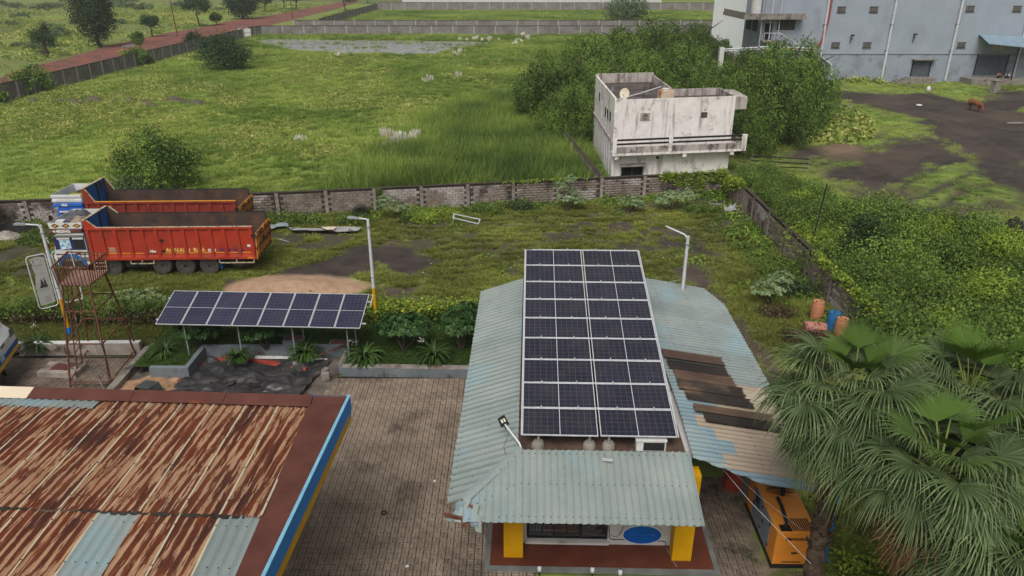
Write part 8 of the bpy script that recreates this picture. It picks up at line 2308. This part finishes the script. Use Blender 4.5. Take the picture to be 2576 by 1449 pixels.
# thicket of shrubs beyond the side wall
sv = []
for i in range(5):
    r = random.Random(780 + i); L = [(r.uniform(-.5, .5), r.uniform(-.5, .5), r.uniform(.5, 1.2), r.uniform(.5, .8), r.uniform(.5, .8), r.uniform(.4, .6)) for _ in range(7)]
    sv.append([crown_mesh('crown', L, 4600, .1, 780 + i, m, .55, 9, .26) for m in (m_leaf_thick, m_leaf, m_leaf_yel)])
st_ = MB(); limbs(st_, (0, 0, 0), (0, 0, 1.2), .05, 5, 9, .9); stem_me = st_.mesh('stem', m_bark)
shr = []
rs = random.Random(41)
TH = gpoly([(1870, 470), (1930, 440), (2010, 480), (2110, 560), (2230, 590), (2330, 580), (2420, 620), (2560, 680), (2640, 720), (2640, 1010), (2420, 1010), (2230, 930), (2120, 790), (2010, 650)])
tries = 0
while len(shr) < 95 and tries < 9000:
    tries += 1
    u, v = rs.uniform(1880, 2640), rs.uniform(450, 1000); q = P(u, v)
    if q.x < 16.0 or poly_dist(np.array([q.x]), np.array([q.y]), TH)[0] < .2: continue
    if all((q.x - a.x) ** 2 + (q.y - a.y) ** 2 > 1.35 ** 2 for a in shr): shr.append(q)
shr.sort(key=lambda q: q.y)
for i, q in enumerate(shr):
    near = q.y < 33
    k = rs.choices((0, 1, 2), (6, 4, 1.3))[0]
    s_ = rs.uniform(.9, 1.5); edge = poly_dist(np.array([q.x]), np.array([q.y]), TH)[0]
    lab = ('tall ' if s_ > 1.2 else 'low ') + ('bright green', 'olive green', 'yellow green')[k] + ' thicket shrub ' + ('close behind the side wall' if q.x < 18 else 'behind the palm crowns' if q.y < 29 else 'at the edge of the muddy lot' if edge < 1.6 else 'in the midst of the thicket')
    r_ = thing('thicket_shrub', lab, 'shrub', (q.x, q.y, 0), rs.uniform(0, 6.28), 'shrubs of the thicket beyond the side wall')
    s_ *= .75 if q.y > 42 else 1; r_.scale = (s_, s_, s_ * rs.uniform(.75, 1.25))
    obj('crown', sv[i % 5][k], r_); obj('stem', stem_me, r_)
q = P(2160, 690); tree('feathery_tree', 'taller dark feathery sapling rising out of the thicket', (q.x, q.y, 0), [(0, 0, 2.0, 1.0, .9, .7), (-.4, 0, 1.4, .9, .8, .5), (.5, 0, 1.2, .9, .8, .5), (0, 0, 2.8, .7, .6, .5)], 3600, .17, 800, m_leaf_dark, 2, .06, shell=.4, cl=10, clr=.3)
# milkweed shrubs with pale rosettes along the walls
for i, (u, v, lob, n, lab) in enumerate([
        (1430, 528, [(0, 0, .8, .9, .7, .8), (-.4, 0, 1.5, .6, .5, .6), (.6, 0, .6, .6, .5, .5), (.1, 0, 2.0, .4, .4, .4)], 210, 'tall pale milkweed shrub in front of the block wall'),
        (1585, 533, [(0, 0, .6, .9, .6, .6), (.5, 0, .5, .5, .5, .4)], 130, 'low pale milkweed shrub between two wall posts'),
        (1690, 530, [(0, 0, .8, 1.0, .7, .75), (.9, 0, .9, .8, .6, .7), (-.6, 0, .6, .6, .6, .5)], 200, 'wide pale milkweed shrub below the wall creeper'),
        (985, 553, [(0, 0, .9, .8, .6, .8), (-.5, 0, 1.0, .5, .5, .6), (.6, 0, .7, .6, .5, .5)], 150, 'milkweed shrub with yellow leaves before the block wall'),
        (1940, 768, [(0, 0, .8, .9, .8, .7), (-.6, 0, .7, .6, .6, .5), (.4, .3, 1.2, .6, .5, .4)], 170, 'pale milkweed shrub at the side wall near the drums'),
        (430, 640, [(0, 0, .2, .3, .3, .2)], 8, '')][:5]):
    q = P(u, v); rosette_shrub('milkweed', (q.x, q.y, 0), lob, int(n * 1.5), .14, 820 + i, lab, m_leaf_pale, group='milkweed shrubs along the walls')
for i, (u, v, R_, H, m, lab) in enumerate([(1070, 560, .9, .7, m_leaf_yel, 'low yellow green bush before the block wall'), (1035, 556, .9, .8, m_leaf, 'low green bush beside the milkweed at the wall'), (890, 562, 1.2, .7, m_leaf, 'spreading green weeds behind the tin sheet'), (780, 562, 1.0, .6, m_leaf, 'green weed clump at the end of the tin sheets'), (1130, 545, 1.0, .5, m_leaf_yel, 'yellow green weed clump by the white frame'), (1225, 533, 1.2, .6, m_leaf, 'green weed clump right of the white frame'),
        (1310, 528, 1.0, .7, m_leaf_dark, 'dark leafy clump at the wall foot'), (1760, 535, 1.3, .7, m_leaf, 'dark green clump under the wall creeper'), (1960, 690, 1.3, .6, m_leaf, 'weedy clump at the side wall foot'), (2000, 740, 1.2, .8, m_leaf_dark, 'dark weedy clump below the side wall'), (1955, 795, .9, .5, m_leaf_dry, 'dry brown clump beside the drums'), (2030, 862, 1.1, .6, m_leaf_dry, 'dry twig clump in front of the lying drum'), (700, 560, 1.3, .8, m_leaf, 'green creeper heap at the truck tail by the wall'), (90, 610, 1.4, .6, m_leaf, 'leafy weeds below the block wall near the hut'), (1480, 448, 1.2, 1.0, m_leaf, 'bushy growth between the lane wall and the house'), (2180, 1440, 1.0, 1.0, m_leaf_yel, 'bright green bush under the palms at the picture bottom'), (165, 690, .8, 1.0, m_leaf, 'bush in front of the truck cab by the hedge')]):
    q = P(u, v); tree('wall_shrub', lab, (q.x, q.y, 0), [(0, 0, H * .4, R_ * .8, R_ * .6, H * .45), (R_ * .5, 0, H * .35, R_ * .5, R_ * .5, H * .4), (-R_ * .5, .1, H * .4, R_ * .5, R_ * .5, H * .4)], 1300, .12, 840 + i, m, H * .5, .03, 'shrub', 'low shrubs along the yard walls', shell=.4, cl=8, clr=.3)
# creepers hanging over walls
def creeper(name, label, pts, n, size, mat, seed, thick=.1):
    """leaves spread over a wall face: pts = [(world point, radius along wall, height)]"""
    r = np.random.default_rng(seed); root = thing(name, label, 'creeper', pts[0][0]); o = Vector(pts[0][0]); C_ = []
    for (p, du, z0, z1, d) in pts:
        m = n // len(pts); dv = Vector(d).normalized()
        a = r.normal(0, du * .5, m); z = r.uniform(z0, z1, m); off = np.abs(r.normal(0, thick, m)) + .1
        nx, ny = dv.y, -dv.x
        C_.append(np.stack([p[0] - o.x + dv.x * a + nx * off, p[1] - o.y + dv.y * a + ny * off, z], -1))
    C_ = np.vstack(C_); v, f = leaf_quads(C_, np.zeros_like(C_), size, r, .2, .8)
    obj('leaves', np_mesh('leaves', v, f, mat, attrs={'tint': ('FACE', r.uniform(0, 1, len(f)))}), root)
    b = MB()
    for (p, du, z0, z1, d) in pts:
        q = Vector(p) - o; dv = Vector(d).normalized(); b.tube([(q.x + dv.y * .12, q.y - dv.x * .12, .0), (q.x + dv.y * .13, q.y - dv.x * .13, (z1) * .6), (q.x + dv.y * .12 + dv.x * .3, q.y - dv.x * .12, z1)], .012, 4)
    b.build('stem', m_bark, root)
    return root
bw = Vector((30.65, 5.15, 0)).normalized(); rw = Vector((0, -1, 0))
def on_back(x): return (x, float(back_y(x)), 0)
creeper('wall_creeper', 'bright green creeper draped over the block wall corner below the house', [(on_back(12.0), 1.0, .7, 1.8, bw), (on_back(13.2), .8, .3, 1.75, bw), (on_back(11.0), .7, 1.2, 1.75, bw), (on_back(14.6), .7, .9, 1.85, bw)], 1700, .14, m_leaf_yel, 860)
creeper('wall_creeper', 'green creeper hanging at the corner of both yard walls', [((15.25, 50.3, 0), .8, .2, 1.9, rw), ((15.3, 48.8, 0), .9, 1.0, 1.9, rw), ((15.55, 47.6, 0), .8, 1.5, 1.95, rw)], 1300, .14, m_leaf_yel, 861, .2)
creeper('wall_creeper', 'narrow creeper climbing the block wall behind the old tyre', [(on_back(-8.8), .25, 0, 1.55, bw)], 260, .13, m_leaf, 862, .06)
creeper('wall_creeper', 'yellow green creeper trailing along the top of the side wall', [((15.6, 33.5, 0), 1.0, 1.4, 1.9, rw), ((15.6, 31.5, 0), 1.2, 1.4, 1.95, rw), ((15.6, 29.3, 0), 1.2, 1.4, 1.95, rw), ((15.55, 27, 0), 1.2, 1.3, 1.9, rw)], 1700, .14, m_leaf_yel, 863, .2)
creeper('wall_creeper', 'thin green creeper along the wall top beside the reeds', [(on_back(3.5), 1.6, 1.5, 1.75, bw), (on_back(0.8), 1.4, 1.5, 1.72, bw)], 420, .12, m_leaf_yel, 864, .12)
# ------------------------------------------------------------------ fan palms
def palm_mat():
    t = NT('palm_blade')
    f = t.attr('tint'); rn = t.rnd()
    col = t.mix(f, S(62, 82, 45), S(128, 145, 100))
    young = t.attr('young')
    col = t.mix(young, col, S(84, 112, 42))
    col = t.bright(col, .76, 1.16, rn)
    d = t.n('ShaderNodeBsdfPrincipled'); t.set(d.inputs['Base Color'], col); d.inputs['Roughness'].default_value = .6; d.inputs['Specular IOR Level'].default_value = .2
    tr = t.n('ShaderNodeBsdfTranslucent'); t.set(tr.inputs[0], col)
    mx = t.n('ShaderNodeMixShader'); mx.inputs[0].default_value = .22
    t.t.links.new(d.outputs[0], mx.inputs[1]); t.t.links.new(tr.outputs[0], mx.inputs[2])
    return t.done(mx.outputs[0])
m_palm = palm_mat()
m_petiole = pm('palm_petiole', S(122, 132, 70), S(104, 116, 60), scale=3)
m_deadf = leaf_mat('dead_frond', S(92, 66, 46), S(140, 106, 76), trans=.15)
m_trunk_p = pm('palm_trunk', S(96, 78, 66), S(60, 48, 42), scale=5, bump=.8, bscale=14, stain=S(44, 36, 32), sscale=4, slo=.55, shi=.65)
def frond_mesh(el, seed, Lp=.95, Rb=1.0, dead=False, young=0.0, nseg=40, fold=.42):
    """petiole at elevation el, then a pleated fan whose split tips droop under gravity"""
    r = np.random.default_rng(seed)
    V, F, M_, T = [], [], [], []
    # petiole: curve, bending down a little
    pts = []; p = np.array([0.08, 0, 0.0]); e = el
    for k in range(7):
        pts.append(p.copy()); p = p + np.array([math.cos(e), 0, math.sin(e)]) * Lp / 6; e -= .05 if not dead else .02
    w0 = .03
    for k, q in enumerate(pts):
        w = w0 * (1 - .5 * k / 6); nz = .02
        V += [(q[0], -w, q[2] + .006), (q[0], 0, q[2] - .02), (q[0], w, q[2] + .006), (q[0], 0, q[2] + .014)]
    for k in range(6):
        for j in range(4): F.append((4 * k + j, 4 * k + (j + 1) % 4, 4 * k + 4 + (j + 1) % 4, 4 * k + 4 + j)); M_.append(1); T.append(.5)
    H = pts[-1]; e -= .15 if not dead else 0
    ex = np.array([math.cos(e), 0, math.sin(e)]); ey = np.array([0, 1, 0]); ez = np.array([-math.sin(e), 0, math.cos(e)])
    span = R(250) if not young else R(130 if young > .9 else 190)
    ph = np.linspace(-span / 2, span / 2, nseg); dph = span / nseg
    fr = [0, .16, .32, .42, .56, .7, .85, 1.0]
    for i, a in enumerate(ph):
        Rl = Rb * (.72 + .28 * math.cos(a / 2)) * r.uniform(.86, 1.1)
        twist = r.normal(0, .02); dr = r.uniform(.4, 1.7); tt = r.uniform(0, 1.2); b0 = len(V)
        kink = r.random() < .45
        for k, f in enumerate(fr):
            q = f * Rl
            hw = q * dph / 2 * 1.02 if f <= .42 else (.42 * Rl * dph / 2) * (1 - ((f - .42) / .58) ** 1.2) + .002
            aa = a + twist * max(0, f - .5)
            cx, cy = q * math.cos(aa), q * math.sin(aa)
            tx, ty = -math.sin(aa), math.cos(aa)
            up = fold * abs(math.sin(a)) * q * .8 - .12 * q * q      # blade folds up along the midrib
            g = max(0, f - .36); g2 = max(0, f - .6)
            sag = (.6 if not dead else .2) * dr * Rl * g ** 1.7 * (1 - .75 * young) + (1.0 if kink else .35) * Rl * g2 ** 1.2 * .6 * (1 - .9 * young)
            for s_ in (-1, 0, 1):
                pt = H + ex * (cx + tx * hw * s_) + ey * (cy + ty * hw * s_) + ez * (up + (.0 if s_ else .85 * hw))
                shrink = 1 - .18 * g * dr
                V.append((H[0] + (pt[0] - H[0]) * shrink, H[1] + (pt[1] - H[1]) * shrink, pt[2] - sag))
        for k in range(len(fr) - 1):
            for s_ in (0, 1):
                F.append((b0 + 3 * k + s_, b0 + 3 * k + s_ + 1, b0 + 3 * k + s_ + 4, b0 + 3 * k + s_ + 3)); M_.append(0)
                T.append(min(1, tt * .5 + (.6 if fr[k] > .6 else .0) * r.uniform(.5, 1)))
    return np_mesh('frond', np.array(V), np.array(F), [m_deadf if dead else m_palm, m_petiole if not dead else m_deadf], fmat=M_, attrs={'tint': ('FACE', T), 'young': ('FACE', np.full(len(F), young))})
FR = {}
for k, el in enumerate((78, 58, 38, 18, -2, -22, -42, -62)):
    FR[el] = [frond_mesh(R(el), 900 + 10 * k + j, (.7 if j == 2 else .95 + .1 * (j % 2)), (.82 if j == 2 else .95), young=1.0 if el > 70 else (.55 if el > 50 and j == 0 else 0.0)) for j in range(3)]
DEAD = [frond_mesh(R(-74), 990 + j, .75, .95, True) for j in range(2)]
def fan_palm(heart, s, seed, label, ground=0.0, lean=(0, 0), dead=9):
    r = random.Random(seed)
    root = thing('fan_palm', label, 'palm tree', (heart[0] - lean[0], heart[1] - lean[1], ground), 0, 'fan palms beside the generator')
    H = Vector((lean[0], lean[1], heart[2] - ground))
    tb = MB(); n = 26; pts = []; rad = []
    for k in range(n + 1):
        f = k / n; pts.append((lean[0] * f * f, lean[1] * f * f, H.z * f - .1)); rad.append((.2 - .05 * f + (.04 if k % 2 else 0)) * (1.25 if f > .86 else 1) * s)
    tb.tube(pts, rad, 12)
    for k in range(90):      # old leaf bases
        f = r.uniform(.35, 1.0); a = r.uniform(0, 6.28); q = Vector((lean[0] * f * f, lean[1] * f * f, H.z * f)); d = Vector((math.cos(a), math.sin(a), 0)); R0 = .19 * s
        tb.bar(q + d * R0 * .8 - Vector((0, 0, .05)), q + d * (R0 + .1) + Vector((0, 0, .14)), .09, .02)
    tb.build('trunk', m_trunk_p, root)
    plan = [(78, 4), (58, 7), (38, 9), (18, 11), (-2, 12), (-22, 11), (-42, 8), (-62, 5)]
    if dead > 9: plan = plan[:-3]
    az = r.uniform(0, 6.28)
    for el, cnt in plan:
        for k in range(cnt):
            az += 2.39996 + r.uniform(-.2, .2)
            o = obj('frond', r.choice(FR[el]), root, H + Vector((0, 0, (el + 42) / 120 * .45)), (r.gauss(0, .08), r.gauss(0, .08), az), s * r.uniform(.85, 1.12))
    for k in range(dead):
        az += 2.4; obj('dead_frond', r.choice(DEAD), root, H + Vector((0, 0, -.25)), (0, r.gauss(0, .1), az), s * r.uniform(.85, 1.2))
    return root
fan_palm((7.3, 13.5, 6.25), 1.0, 1, 'fan palm with visible shaggy trunk next to the orange generator')
fan_palm((10.3, 14.1, 5.7), 1.05, 2, 'fan palm farther right, rising beside the thicket wall')
fan_palm((8.3, 11.6, 5.7), 1.0, 3, 'fan palm with brown hanging skirt between two other palms', dead=26)
fan_palm((9.2, 10.6, 4.3), .9, 4, 'lowest fan palm in the bottom right corner of the picture')
fan_palm((11.3, 11.9, 5.2), 1.0, 5, 'fan palm cut off by the right picture edge')
# ------------------------------------------------------------------ monsoon haze
hzm = bpy.data.materials.new('humid_air'); hzm.use_nodes = True
ht_ = hzm.node_tree
for n_ in list(ht_.nodes): ht_.nodes.remove(n_)
ho_ = ht_.nodes.new('ShaderNodeOutputMaterial'); hv_ = ht_.nodes.new('ShaderNodeVolumePrincipled')
hv_.inputs['Color'].default_value = (.86, .92, 1.0, 1); hv_.inputs['Density'].default_value = 0.0004; hv_.inputs['Anisotropy'].default_value = 0.2
ht_.links.new(hv_.outputs[0], ho_.inputs['Volume'])
b = MB(); b.box(-2600, 2600, -150, 4400, -1.2, 22); hz = b.build('haze', hzm); tag(hz, kind='stuff')
